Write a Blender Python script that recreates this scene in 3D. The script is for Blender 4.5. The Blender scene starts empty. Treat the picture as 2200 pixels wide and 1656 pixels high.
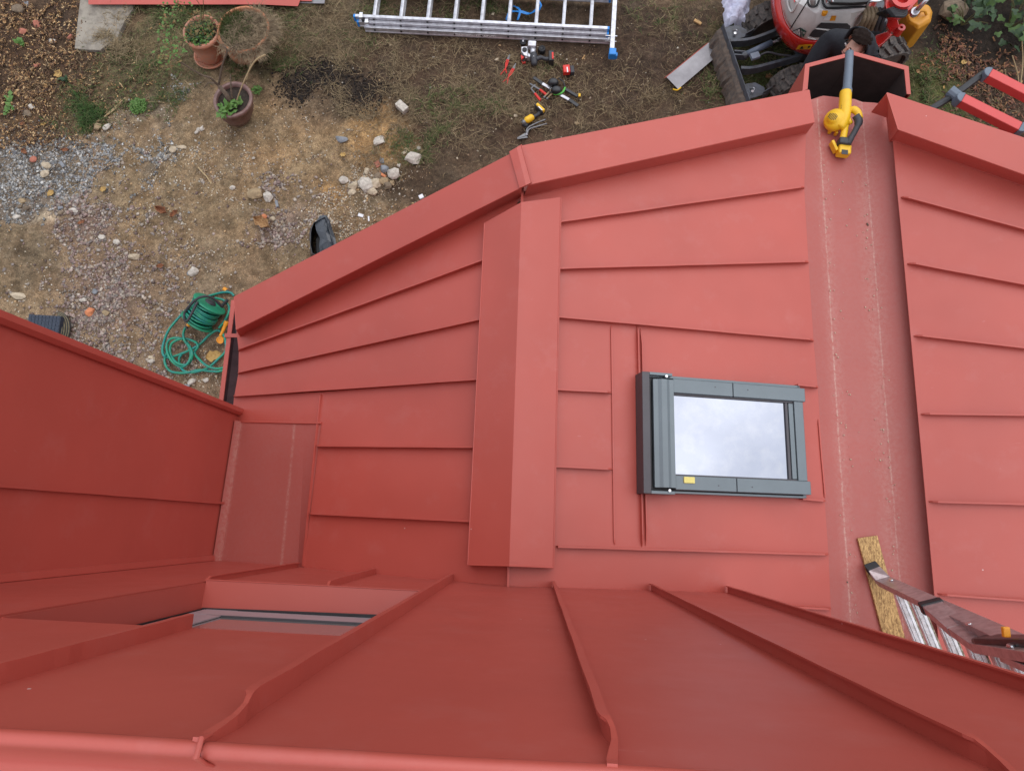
import bpy, bmesh, math, random
import numpy as np
from mathutils import Vector, Matrix
random.seed(7); rng = np.random.default_rng(7)
S = bpy.context.scene
COL = S.collection
R_ = math.radians

# ---------------------------------------------------------------- camera
CAM_H = 6.2
FPX = 1460.0                      # focal length in pixels of the 2200 px wide photograph
D_ = np.array([45, -305, -FPX]); D_ = D_/np.linalg.norm(D_)
Y_ = np.array([240, 6978, -FPX]); Y_ = Y_-D_*(Y_@D_); Y_ = Y_/np.linalg.norm(Y_)
Z_ = -D_; X_ = np.cross(Y_, Z_)
RM = np.array([X_, Y_, Z_])       # world = RM @ camera
CPOS = np.array([0, 0, CAM_H])
cam = bpy.data.cameras.new('camera'); camo = bpy.data.objects.new('camera', cam); COL.objects.link(camo)
M = Matrix([list(r) for r in RM]).to_4x4(); M.translation = Vector(CPOS); camo.matrix_world = M
cam.sensor_width = 36; cam.lens = FPX/2200*36; cam.clip_start = 0.02; cam.clip_end = 400
S.camera = camo

def ray(px, py): return RM @ np.array([px-1100., 828.-py, -FPX])
def at(px, py, z):                                  # photo pixel -> point on the level z
    d = ray(px, py); p = CPOS+d*((z-CAM_H)/d[2]); return Vector(p)
def onpl(px, py, n, c):                             # ... on the plane n.p = c
    d = ray(px, py); n = np.array(n, float); return Vector(CPOS+d*((c-n@CPOS)/(n@d)))
def onp3(px, py, a, b, c, off=0):                   # ... on the plane through three points
    n = (b-a).cross(c-a).normalized()
    if n.z < 0: n = -n
    return onpl(px, py, n, n.dot(a)+off)

# ---------------------------------------------------------------- sky and sun
W = bpy.data.worlds.new("World"); S.world = W; W.use_nodes = True
wn = W.node_tree; wn.nodes.clear()
SUN_EL, SUN_AZ = 58, 48          # azimuth of the sun: degrees from +Y towards +X
sky = wn.nodes.new('ShaderNodeTexSky'); sky.sky_type = 'NISHITA'; sky.sun_disc = False
sky.sun_elevation = R_(SUN_EL); sky.sun_rotation = R_(SUN_AZ)
sky.air_density = 1.0; sky.dust_density = 2.0
tc = wn.nodes.new('ShaderNodeTexCoord')
nz = wn.nodes.new('ShaderNodeTexNoise'); nz.inputs['Scale'].default_value = 3.2; nz.inputs['Detail'].default_value = 7; nz.inputs['Roughness'].default_value = .55
nz.inputs['Distortion'].default_value = .3
wn.links.new(tc.outputs['Generated'], nz.inputs['Vector'])
cr = wn.nodes.new('ShaderNodeValToRGB'); e = cr.color_ramp.elements
e[0].position = .38; e[0].color = (6.0, 6.6, 8.0, 1); e[1].position = .62; e[1].color = (15.5, 15.6, 16.2, 1)
wn.links.new(nz.outputs['Fac'], cr.inputs['Fac'])
mx = wn.nodes.new('ShaderNodeMixRGB'); mx.inputs[0].default_value = .82
wn.links.new(sky.outputs['Color'], mx.inputs[1]); wn.links.new(cr.outputs['Color'], mx.inputs[2])
bg = wn.nodes.new('ShaderNodeBackground'); bg.inputs['Strength'].default_value = .1
# an overcast sky is about three times brighter overhead than at the horizon
sep = wn.nodes.new('ShaderNodeSeparateXYZ'); wn.links.new(tc.outputs['Generated'], sep.inputs[0])
mr = wn.nodes.new('ShaderNodeMapRange'); wn.links.new(sep.outputs['Z'], mr.inputs[0]); mr.inputs[3].default_value = .40; mr.inputs[4].default_value = 1.03
ml = wn.nodes.new('ShaderNodeVectorMath'); ml.operation = 'SCALE'; wn.links.new(mx.outputs[0], ml.inputs[0]); wn.links.new(mr.outputs[0], ml.inputs[3])
wn.links.new(ml.outputs[0], bg.inputs['Color'])
wo = wn.nodes.new('ShaderNodeOutputWorld'); wn.links.new(bg.outputs[0], wo.inputs['Surface'])
sl = bpy.data.lights.new('sun', 'SUN'); so = bpy.data.objects.new('sun', sl); COL.objects.link(so)
sl.energy = .75; sl.angle = R_(70); sl.color = (1, .97, .93)
sd = Vector((math.sin(R_(SUN_AZ))*math.cos(R_(SUN_EL)), math.cos(R_(SUN_AZ))*math.cos(R_(SUN_EL)), math.sin(R_(SUN_EL))))
so.rotation_euler = sd.to_track_quat('Z', 'Y').to_euler(); so.location = (0, 0, 12)
S.render.engine = 'CYCLES'
S.view_settings.view_transform = 'Standard'; S.view_settings.look = 'None'
S.view_settings.exposure = 0.56; S.view_settings.gamma = 1; S.view_settings.use_curve_mapping = False

# ---------------------------------------------------------------- materials
def srgb(r, g, b):
    f = lambda c: ((c/255)/12.92 if c/255 <= .04045 else (((c/255)+.055)/1.055)**2.4)
    return (f(r), f(g), f(b), 1)
def newmat(name):
    m = bpy.data.materials.new(name); m.use_nodes = True
    return m, m.node_tree, m.node_tree.nodes['Principled BSDF']
def mth(t, op, a, b=None, c=None):
    n = t.nodes.new('ShaderNodeMath'); n.operation = op
    for i, v in enumerate((a, b, c)):
        if v is None: continue
        if isinstance(v, (int, float)): n.inputs[i].default_value = v
        else: t.links.new(v, n.inputs[i])
    return n.outputs[0]
def noise(t, vec, scale, detail=4, rough=.6, dist=0):
    n = t.nodes.new('ShaderNodeTexNoise'); n.inputs['Scale'].default_value = scale; n.inputs['Detail'].default_value = detail
    n.inputs['Roughness'].default_value = rough; n.inputs['Distortion'].default_value = dist
    t.links.new(vec, n.inputs['Vector']); return n.outputs['Fac']
def ramp(t, fac, p0, p1, c0=(0, 0, 0, 1), c1=(1, 1, 1, 1)):
    n = t.nodes.new('ShaderNodeValToRGB'); e = n.color_ramp.elements
    e[0].position = p0; e[0].color = c0; e[1].position = p1; e[1].color = c1
    t.links.new(fac, n.inputs['Fac']); return n.outputs['Color']
def mixc(t, fac, a, b, mode='MIX'):
    n = t.nodes.new('ShaderNodeMixRGB'); n.blend_type = mode
    for i, v in ((0, fac), (1, a), (2, b)):
        if isinstance(v, (int, float)): n.inputs[i].default_value = v
        elif isinstance(v, tuple): n.inputs[i].default_value = v
        else: t.links.new(v, n.inputs[i])
    return n.outputs[0]
def bump(t, p, h, strength, dist, prev=None):
    n = t.nodes.new('ShaderNodeBump'); n.inputs['Strength'].default_value = strength; n.inputs['Distance'].default_value = dist
    t.links.new(h, n.inputs['Height'])
    if prev: t.links.new(prev, n.inputs['Normal'])
    t.links.new(n.outputs[0], p.inputs['Normal']); return n.outputs[0]
def geo(t):
    return t.nodes.new('ShaderNodeNewGeometry').outputs['Position']
def simple(name, col, rough=.5, metal=0, var=.12, scale=30, bmp=0, spec=.5, col2=None, coat=0):
    m, t, p = newmat(name)
    c = col if len(col) == 4 else (*col, 1)
    P = geo(t)
    f = noise(t, P, scale, 5, .65)
    if col2: out = mixc(t, ramp(t, f, .4, .62), c, col2 if len(col2) == 4 else (*col2, 1))
    else:
        out = mixc(t, ramp(t, f, .3, .7), tuple(x*(1-var) for x in c[:3])+(1,), tuple(min(1, x*(1+var)) for x in c[:3])+(1,))
    t.links.new(out, p.inputs['Base Color'])
    rr = mth(t, 'MULTIPLY_ADD', noise(t, P, scale*.6, 3), .25, rough-.125); t.links.new(rr, p.inputs['Roughness'])
    p.inputs['Metallic'].default_value = metal; p.inputs['Specular IOR Level'].default_value = spec
    p.inputs['Coat Weight'].default_value = coat; p.inputs['Coat Roughness'].default_value = .15
    if bmp: bump(t, p, f, .5, bmp)
    return m
RED = (.43, .076, .055)
def red_metal(name, dusty=0, rough=.47, base=RED):
    m, t, p = newmat(name); P = geo(t)
    big = noise(t, P, 2.2, 3, .5); fine = noise(t, P, 160, 3, .7)
    c = mixc(t, ramp(t, big, .3, .7), tuple(x*.94 for x in base)+(1,), tuple(x*1.06 for x in base)+(1,))
    c = mixc(t, mth(t, 'MULTIPLY', fine, .10), c, (base[0]*1.2, base[1]*1.5, base[2]*1.5, 1))
    # faint rubbed dust and tiny white specks
    d = ramp(t, noise(t, P, 7, 6, .7), .54, .80); c = mixc(t, mth(t, 'MULTIPLY', d, .10), c, (.55, .32, .30, 1))
    vo = t.nodes.new('ShaderNodeTexVoronoi'); vo.inputs['Scale'].default_value = 9; t.links.new(P, vo.inputs['Vector'])
    sp = mth(t, 'LESS_THAN', vo.outputs['Distance'], .022)
    sel = mth(t, 'GREATER_THAN', mth(t, 'MULTIPLY', sp, vo.outputs['Color']), .72)
    c = mixc(t, mth(t, 'MULTIPLY', sel, .8), c, (.75, .66, .64, 1))
    # light scuffs
    sc = t.nodes.new('ShaderNodeVectorMath'); sc.operation = 'MULTIPLY'; sc.inputs[1].default_value = (14, 70, 40); t.links.new(P, sc.inputs[0])
    sf = ramp(t, noise(t, sc.outputs[0], 1.0, 2, .5), .77, .80); c = mixc(t, mth(t, 'MULTIPLY', sf, .10), c, (.7, .5, .48, 1))
    if dusty:
        f = noise(t, P, 60, 9, .8); g = noise(t, P, 3, 4, .6)
        dd = mth(t, 'MULTIPLY', ramp(t, mth(t, 'ADD', mth(t, 'MULTIPLY', f, .8), mth(t, 'MULTIPLY', g, .2)), .40, .70), dusty)
        c = mixc(t, .35, c, (.27, .10, .09, 1)); c = mixc(t, mth(t, 'MULTIPLY', dd, .42), c, (.36, .21, .19, 1))
        sx = t.nodes.new('ShaderNodeSeparateXYZ'); t.links.new(P, sx.inputs[0])
        wob = mth(t, 'MULTIPLY_ADD', noise(t, P, 9, 4, .6),   .009, -.0045)
        for xf, w, k in DUST_LINES:
            dx = mth(t, 'ABSOLUTE', mth(t, 'ADD', mth(t, 'SUBTRACT', sx.outputs['X'], xf), wob))
            ln = mth(t, 'MAXIMUM', mth(t, 'SUBTRACT', 1, mth(t, 'DIVIDE', dx, w)), 0)
            ln = mth(t, 'MULTIPLY', ln, mth(t, 'MULTIPLY_ADD', ramp(t, noise(t, P, 60, 6, .85), .40, .66), .95, .05))
            c = mixc(t, mth(t, 'MULTIPLY', ln, k), c, (.60, .46, .38, 1))
    t.links.new(c, p.inputs['Base Color'])
    r = mth(t, 'MULTIPLY_ADD', noise(t, P, 12, 5, .6), .14, rough-.07+(.12 if dusty else 0)); t.links.new(r, p.inputs['Roughness'])
    p.inputs['Specular IOR Level'].default_value = .55 if not dusty else .5
    b = bump(t, p, noise(t, P, 3.0, 2, .4), .35, .02)
    bump(t, p, noise(t, P, 420, 2, .5), .10, .0006, b)
    return m
DUST_LINES = [(1.435, .006, .62), (1.665, .005, .5), (1.44, .05, .20), (1.65, .07, .20), (-1.575, .02, .3), (-1.225, .012, .4)]
M_red = red_metal('red_coated_steel')
M_dust = red_metal('dusty_red_steel', dusty=.5, rough=.42)
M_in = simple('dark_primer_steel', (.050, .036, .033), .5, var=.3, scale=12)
M_wood = simple('raw_timber_edge', (.25, .17, .10), .8, var=.3, scale=25, bmp=.002)
M_grey = simple('grey_anodised_frame', (.135, .165, .180), .38, metal=.25, var=.05, scale=8, spec=.6)
M_greyd = simple('dark_grey_flashing', (.07, .065, .072), .45, metal=.2, var=.08, scale=8)
M_black = simple('black_rubber', (.014, .014, .016), .55, var=.3, scale=40)
M_plastic = simple('black_plastic', (.022, .023, .026), .38, var=.2, scale=40)
M_alu = simple('mill_aluminium', (.62, .63, .67), .34, metal=.55, var=.08, scale=18, col2=(.45, .45, .48), bmp=.0004)
M_aluw = simple('worn_white_rung', (.74, .76, .78), .45, metal=.1, scale=45, col2=(.55, .55, .54), bmp=.0006)
M_dirt_edge = simple('dirty_cream_rung_edge', (.42, .37, .27), .8, scale=90, col2=(.14, .11, .07), bmp=.001)
M_zinc = simple('zinc_plated_bolt', (.7, .7, .72), .28, metal=.9, var=.1, scale=60)
M_steel = simple('bare_steel_tool', (.20, .20, .205), .45, metal=.6, var=.2, scale=60)
M_blue = simple('blue_plastic', (.02, .22, .62), .4, var=.1, scale=30)
M_redp = simple('red_tool_plastic', (.62, .03, .02), .42, var=.1, scale=40)
M_redf = simple('red_fibreglass', (.56, .06, .055), .4, var=.05, scale=14)
M_capg = simple('blue_grey_cap', (.12, .15, .19), .5, var=.1, scale=20)
M_yel = simple('yellow_tool_plastic', (.78, .46, .015), .42, var=.06, scale=40)
M_char = simple('charcoal_rubber_grip', (.035, .036, .042), .55, var=.2, scale=60)
M_green = simple('green_hose_rubber', (.012, .26, .14), .38, var=.25, scale=14, col2=(.02, .20, .17))
M_teal = simple('teal_hose_rubber', (.01, .20, .19), .38, var=.25, scale=14, col2=(.015, .24, .14))
M_reel = simple('green_reel_plastic', (.015, .24, .13), .4, var=.1, scale=20)
M_oran = simple('orange_connector_plastic', (.75, .30, .02), .45, var=.1, scale=30)
M_terra = simple('terracotta', (.50, .20, .115), .75, scale=22, var=.2, bmp=.002, col2=(.44, .22, .15))
M_terra2 = simple('orange_terracotta', (.44, .175, .085), .75, scale=22, var=.2, bmp=.002)
M_brownpot = simple('brown_glazed_pot', (.15, .075, .065), .38, scale=15, var=.2, col2=(.20, .12, .10))
M_ivyl = simple('light_ivy_leaf', (.055, .115, .014), .6, scale=30, col2=(.04, .085, .014))
M_strawd = simple('dull_dry_grass', (.27, .20, .12), .9, scale=14, col2=(.12, .085, .05))
M_grassp = simple('green_pot_grass', (.07, .11, .025), .8, scale=40, col2=(.12, .13, .04))
M_soil = simple('dark_pot_soil', (.035, .025, .018), .95, scale=60, var=.6, bmp=.01)
M_cloth = simple('white_cloth', (.62, .63, .76), .85, scale=30, col2=(.50, .50, .62), bmp=.004)
M_bag = simple('black_bin_bag', (.035, .042, .052), .30, scale=25, var=.3, bmp=.012, spec=.8)
M_osb = None
M_exr = simple('excavator_red_paint', (.52, .018, .014), .28, scale=10, var=.06, coat=.5)
M_exw = simple('excavator_silver_paint', (.60, .59, .57), .35, scale=16, var=.08, coat=.3)
M_dred = simple('dark_red_print', (.30, .01, .012), .5, var=.03)
M_exd = simple('excavator_grille', (.03, .03, .034), .6, scale=60, var=.3)
M_exg = simple('blade_grey_paint', (.085, .095, .115), .45, scale=18, col2=(.06, .062, .068), bmp=.001)
M_mud = simple('dried_mud_steel', (.14, .105, .08), .85, scale=25, col2=(.085, .07, .06), bmp=.004)
M_track = simple('muddy_track_rubber', (.045, .04, .038), .8, scale=35, col2=(.12, .10, .085), bmp=.004)
M_hosebr = simple('brown_hydraulic_sleeve', (.19, .14, .085), .7, scale=45, var=.3, bmp=.002)
M_stick = simple('yellow_sticker', (.80, .48, .01), .4, var=.03)
M_can = simple('amber_fuel_can', (.55, .24, .015), .45, scale=14, var=.12)
M_conc = simple('weathered_concrete', (.30, .265, .215), .9, scale=9, col2=(.19, .165, .135), bmp=.004)
M_slate = simple('blue_grey_slate', (.20, .21, .225), .7, scale=30, var=.2)
M_cover = simple('blue_black_plastic_cover', (.018, .026, .045), .5, scale=40, var=.35, col2=(.03, .042, .065))
M_pipe = simple('ochre_corrugated_pipe', (.20, .17, .10), .7, scale=40, var=.3)
M_lime = simple('cream_limestone', (.52, .43, .31), .92, scale=34, col2=(.36, .29, .20), bmp=.008)
M_limew = simple('pale_grey_limestone', (.55, .50, .43), .92, scale=34, col2=(.37, .33, .28), bmp=.008)
M_brick = simple('broken_red_brick', (.36, .13, .085), .92, scale=34, var=.25, bmp=.006)
M_brst = simple('brown_sandstone', (.20, .15, .10), .92, scale=30, col2=(.13, .095, .065), bmp=.008)
M_orst = simple('orange_brick_chip', (.55, .20, .09), .9, scale=34, var=.25, bmp=.004)
M_tan = simple('tan_stone', (.36, .26, .15), .92, scale=30, col2=(.26, .19, .11), bmp=.006)
M_dleaf = simple('fallen_leaf', (.42, .26, .12), .85, scale=60, col2=(.24, .12, .05))
M_yleaf = simple('yellow_leaf', (.44, .29, .10), .85, scale=60, col2=(.34, .20, .06))
M_oleaf = simple('orange_leaf', (.30, .12, .05), .85, scale=60, col2=(.14, .055, .03))
M_white = simple('white_scrap', (.72, .72, .74), .6, var=.05)
M_woodc = simple('wood_offcut', (.45, .27, .11), .8, scale=40, var=.2)
M_skin = simple('skin', (.56, .30, .22), .5, var=.08, scale=30)
M_hair = simple('dark_brown_hair', (.013, .007, .005), .8, spec=.15, scale=120, var=.5, bmp=.004)
M_hood = simple('black_hoodie_cloth', (.012, .013, .018), .9, scale=60, var=.25, bmp=.003)
M_trous = simple('dark_work_trousers', (.02, .02, .024), .9, scale=60, var=.25)
M_leafg = simple('fresh_green_leaf', (.06, .155, .022), .6, scale=40, col2=(.11, .20, .04))
M_leafd = simple('dark_ivy_leaf', (.014, .042, .012), .6, scale=25, col2=(.028, .066, .015))
M_leafr = simple('red_tinged_leaf', (.22, .10, .03), .6, scale=30, col2=(.08, .12, .03))
M_stem = simple('green_brown_stem', (.11, .10, .035), .7, scale=40, var=.3)
M_bark = simple('grey_brown_bark', (.12, .085, .06), .9, scale=60, var=.4, bmp=.003)
M_straw = simple('dry_straw', (.38, .28, .15), .8, scale=50, var=.25)
M_teeth = simple('pale_gasket', (.42, .40, .42), .5, var=.05)
M_galv = simple('galvanised_sheet', (.27, .26, .27), .42, metal=.5, scale=7, col2=(.21, .20, .21))
M_wpaint = simple('white_print', (.75, .75, .75), .5, var=.02)
M_dgreen = simple('dark_green_print', (.02, .10, .07), .5, var=.05)
M_print = simple('black_print', (.02, .02, .02), .5, var=.02)

def mk_osb():
    m, t, p = newmat('osb_board'); P = geo(t)
    c = None
    for i, (rot, s) in enumerate(((.3, 1), (1.4, 1.1), (2.5, .9))):
        mp = t.nodes.new('ShaderNodeMapping'); mp.inputs['Rotation'].default_value = (0, 0, rot); mp.inputs['Scale'].default_value = (130*s, 30*s, 60)
        t.links.new(P, mp.inputs[0])
        n = noise(t, mp.outputs[0], 1, 3, .6, .4)
        col = ramp(t, n, .36, .62, (.20, .10, .03, 1), (.62, .39, .15, 1))
        if c is None: c = col
        else: c = mixc(t, ramp(t, noise(t, P, 55+i*13, 2), .47, .53), c, col)
    t.links.new(c, p.inputs['Base Color']); p.inputs['Roughness'].default_value = .7
    bump(t, p, c, .4, .001); return m
M_osb = mk_osb()
def mk_glass():
    m, t, p = newmat('coated_window_glass'); P = geo(t)
    t.links.new(mixc(t, ramp(t, noise(t, P, 14, 5, .6), .45, .75), (.295, .315, .37, 1), (.335, .35, .39, 1)), p.inputs['Base Color'])
    p.inputs['Metallic'].default_value = 1
    r = mth(t, 'MULTIPLY_ADD', noise(t, P, 9, 4), .05, .01); t.links.new(r, p.inputs['Roughness'])
    bump(t, p, noise(t, P, 4, 2), .12, .004)
    return m
M_glass = mk_glass()
def mk_wglass():
    m, t, p = newmat('vertical_window_glass'); P = geo(t)
    p.inputs['Base Color'].default_value = (.16, .155, .15, 1); p.inputs['Roughness'].default_value = .03
    p.inputs['Specular IOR Level'].default_value = 1.0; p.inputs['Coat Weight'].default_value = .5; p.inputs['Coat IOR'].default_value = 1.6; p.inputs['Coat Roughness'].default_value = .02
    return m
M_wglass = mk_wglass()
M_tealedge = simple('teal_glass_edge', (.07, .13, .145), .2, var=.05, spec=.8)
def mk_attr(name, rough=.9, bmp=0, scale=60, fine=False, trans=0):
    m, t, p = newmat(name); P = geo(t)
    a = t.nodes.new('ShaderNodeAttribute'); a.attribute_name = 'Col'
    c = a.outputs['Color']
    if fine:
        n0 = noise(t, P, 6.5, 7, .68, .4); c = mixc(t, 1.0, c, ramp(t, n0, .36, .66, (.60, .57, .53, 1), (1.30, 1.28, 1.25, 1)), 'MULTIPLY')
        nh = noise(t, P, 2.6, 5, .6); c = mixc(t, 1.0, c, ramp(t, nh, .38, .66, (1.03, .99, .94, 1), (.96, 1.0, 1.03, 1)), 'MULTIPLY')
        base_c = c
        n1 = noise(t, P, 28, 8, .72); n2 = noise(t, P, 130, 5, .8)
        c = mixc(t, 1.0, c, ramp(t, n1, .30, .72, (.52, .50, .48, 1), (1.46, 1.44, 1.42, 1)), 'MULTIPLY')
        c = mixc(t, 1.0, c, ramp(t, n2, .30, .70, (.50, .48, .46, 1), (1.55, 1.52, 1.48, 1)), 'MULTIPLY')
        # sand grains and grit
        for s, th, col, k in ((48, .20, (2.0, 2.1, 2.2, 1), .62), (85, .25, (2.3, 2.3, 2.2, 1), .58), (130, .3, (2.6, 2.4, 2.1, 1), .66), (70, .24, (.35, .33, .32, 1), .60), (36, .16, (1.7, 1.5, 1.4, 1), .66)):
            vo = t.nodes.new('ShaderNodeTexVoronoi'); vo.inputs['Scale'].default_value = s; t.links.new(P, vo.inputs['Vector'])
            g = mth(t, 'LESS_THAN', vo.outputs['Distance'], th)
            sel = mth(t, 'GREATER_THAN', vo.outputs['Color'], k)
            c = mixc(t, mth(t, 'MULTIPLY', mth(t, 'MULTIPLY', g, sel), .75), c, mixc(t, 1.0, base_c, col, 'MULTIPLY'))
        b = bump(t, p, n1, .8, .02); bump(t, p, n2, .7, .006, b)
    t.links.new(c, p.inputs['Base Color']); p.inputs['Roughness'].default_value = rough
    p.inputs['Specular IOR Level'].default_value = .25
    if bmp: bump(t, p, noise(t, P, scale, 4, .7), .6, bmp)
    return m
M_ground = mk_attr('soil_ground', fine=True)
M_scat = mk_attr('gravel_stone', .85, .003, 90)
M_blade = mk_attr('grass_blade', .75)

# ---------------------------------------------------------------- object helpers
ORG = {}
def empty(name, loc, label=None, cat=None, group=None, kind=None):
    o = bpy.data.objects.new(name, None); COL.objects.link(o); o.location = loc; o.empty_display_size = .05
    ORG[o.name] = Vector(loc); tag(o, label, cat, group, kind); return o
def tag(o, label=None, cat=None, group=None, kind=None):
    if label: o['label'] = label
    if cat: o['category'] = cat
    if group: o['group'] = group
    if kind: o['kind'] = kind
    return o
def mesh(name, V, F, mat, parent=None, smooth=False, bevel=0, seg=2, mats=None, midx=None, label=None):
    V = [Vector(v) for v in V]
    if parent is not None: org = ORG[parent.name]
    else:
        org = Vector((sum(v.x for v in V)/len(V), sum(v.y for v in V)/len(V), min(v.z for v in V)))
    me = bpy.data.meshes.new(name); me.from_pydata([tuple(v-org) for v in V], [], F); me.update()
    o = bpy.data.objects.new(name, me); COL.objects.link(o); me.materials.append(mat)
    if mats:
        for mm in mats: me.materials.append(mm)
        for p_, i in zip(me.polygons, midx): p_.material_index = i
    ORG[o.name] = org.copy()
    if parent is not None: o.parent = parent
    else: o.location = org
    if smooth:
        for p_ in me.polygons: p_.use_smooth = True
    if bevel:
        b = o.modifiers.new('bevel', 'BEVEL'); b.width = bevel; b.segments = seg; b.limit_method = 'ANGLE'; b.angle_limit = R_(35)
    if label: o['label'] = label
    return o
class G:                                   # collects shapes into one mesh
    def __init__(s): s.V = []; s.F = []
    def add(s, V, F):
        n = len(s.V); s.V += [Vector(v) for v in V]; s.F += [tuple(i+n for i in f) for f in F]; return s
    def box(s, c, size, rot=None, ax=None):
        c = Vector(c); hx, hy, hz = [k/2 for k in size]
        if ax is None:
            m = rot.to_matrix() if rot is not None and hasattr(rot, 'to_matrix') else (rot if rot is not None else Matrix.Identity(3))
            ax = [m @ Vector(v) for v in ((1, 0, 0), (0, 1, 0), (0, 0, 1))]
        V = [c+ax[0]*(i*hx)+ax[1]*(j*hy)+ax[2]*(k*hz) for k in (-1, 1) for j in (-1, 1) for i in (-1, 1)]
        return s.add(V, [(0, 2, 3, 1), (4, 5, 7, 6), (0, 1, 5, 4), (2, 6, 7, 3), (0, 4, 6, 2), (1, 3, 7, 5)])
    def prism(s, pts, z0, z1):             # vertical prism, pts at z1 (Vectors or xy)
        n = len(pts); V = [Vector((p[0], p[1], z0)) for p in pts]+[Vector((p[0], p[1], z1)) for p in pts]
        F = [tuple(range(n, 2*n)), tuple(range(n-1, -1, -1))]+[(i, (i+1) % n, n+(i+1) % n, n+i) for i in range(n)]
        return s.add(V, F)
    def slab(s, pts, th, dirv=None):       # sheet of points with thickness along -dirv
        pts = [Vector(p) for p in pts]; n = len(pts)
        if dirv is None:
            dirv = Vector((0, 0, 0))
            for i in range(n): dirv += pts[i].cross(pts[(i+1) % n])
            dirv.normalize()
            if dirv.z < 0: dirv = -dirv
        dv = Vector(dirv)
        V = [p-dv*th for p in pts]+pts
        F = [tuple(range(n, 2*n)), tuple(range(n-1, -1, -1))]+[(i, (i+1) % n, n+(i+1) % n, n+i) for i in range(n)]
        return s.add(V, F)
    def tube(s, path, r, n=8, closed=False, flat=None):
        path = [Vector(p) for p in path]; m = len(path)
        rr = r if isinstance(r, (list, tuple)) else [r]*m
        base = len(s.V); up = Vector((0, 0, 1)); prev = None
        for i, p in enumerate(path):
            d = (path[min(i+1, m-1)]-path[max(i-1, 0)]) if not closed else (path[(i+1) % m]-path[(i-1) % m])
            d.normalize() if d.length > 0 else None
            if prev is None:
                a = d.cross(up);
                if a.length < 1e-3: a = d.cross(Vector((1, 0, 0)))
            else: a = prev-d*prev.dot(d)
            a.normalize(); prev = a; b = d.cross(a)
            for k in range(n):
                t = 2*math.pi*k/n; s.V.append(p+a*(math.cos(t)*rr[i])+b*(math.sin(t)*rr[i]*(flat or 1)))
        L = m if closed else m-1
        for i in range(L):
            for k in range(n):
                i2 = (i+1) % m
                s.F.append((base+i*n+k, base+i*n+(k+1) % n, base+i2*n+(k+1) % n, base+i2*n+k))
        if not closed:
            s.F.append(tuple(base+k for k in range(n-1, -1, -1))); s.F.append(tuple(base+(m-1)*n+k for k in range(n)))
        return s
    def lathe(s, c, prof, n=24, ax=None, cap=False):
        c = Vector(c); base = len(s.V)
        ax = ax or (Vector((1, 0, 0)), Vector((0, 1, 0)), Vector((0, 0, 1)))
        for (r, h) in prof:
            for k in range(n):
                t = 2*math.pi*k/n; s.V.append(c+ax[0]*(r*math.cos(t))+ax[1]*(r*math.sin(t))+ax[2]*h)
        for i in range(len(prof)-1):
            for k in range(n):
                s.F.append((base+i*n+k, base+i*n+(k+1) % n, base+(i+1)*n+(k+1) % n, base+(i+1)*n+k))
        if cap:
            s.F.append(tuple(base+k for k in range(n-1, -1, -1))); m = len(prof)-1
            s.F.append(tuple(base+m*n+k for k in range(n)))
        return s
    def loft(s, rings, cap=True):
        n = len(rings[0]); base = len(s.V)
        for r in rings: s.V += [Vector(p) for p in r]
        for i in range(len(rings)-1):
            for k in range(n): s.F.append((base+i*n+k, base+i*n+(k+1) % n, base+(i+1)*n+(k+1) % n, base+(i+1)*n+k))
        if cap:
            s.F.append(tuple(base+k for k in range(n-1, -1, -1))); m = len(rings)-1
            s.F.append(tuple(base+m*n+k for k in range(n)))
        return s
    def rock(s, c, size, seed=0, flat=.6, n=1):
        r = random.Random(seed); bm = bmesh.new(); bmesh.ops.create_icosphere(bm, subdivisions=n+1, radius=.5)
        ph = [r.uniform(0, 6) for _ in range(6)]; yaw = r.uniform(0, 6.3)
        planes = [(Vector((r.gauss(0, 1), r.gauss(0, 1), r.gauss(0, 1))).normalized(), r.uniform(.26, .42)) for _ in range(9)]
        for v in bm.verts:
            p = v.co.copy()
            for pn, pd in planes:
                dd = p.dot(pn)-pd
                if dd > 0: p -= pn*dd
            p += Vector((r.gauss(0, .012), r.gauss(0, .012), r.gauss(0, .012)))
            v.co = p
        R = Matrix.Rotation(yaw if len(size) < 4 else size[3], 3, 'Z')
        V = [Vector(c)+R @ Vector((v.co.x*size[0]*1.15, v.co.y*size[1]*1.15, v.co.z*size[2]*1.15)) for v in bm.verts]
        F = [tuple(x.index for x in f.verts) for f in bm.faces]; bm.free(); return s.add(V, F)
    def build(s, name, mat, parent=None, **k): return mesh(name, s.V, s.F, mat, parent, **k)
def bez(pts, n=6):                         # Catmull-Rom through points
    pts = [Vector(p) for p in pts]; out = []
    for i in range(len(pts)-1):
        p0 = pts[max(i-1, 0)]; p1 = pts[i]; p2 = pts[i+1]; p3 = pts[min(i+2, len(pts)-1)]
        for k in range(n):
            t = k/n; out.append(.5*((2*p1)+(p2-p0)*t+(2*p0-5*p1+4*p2-p3)*t*t+(3*p1-p0-3*p2+p3)*t**3))
    out.append(pts[-1]); return out

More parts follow.
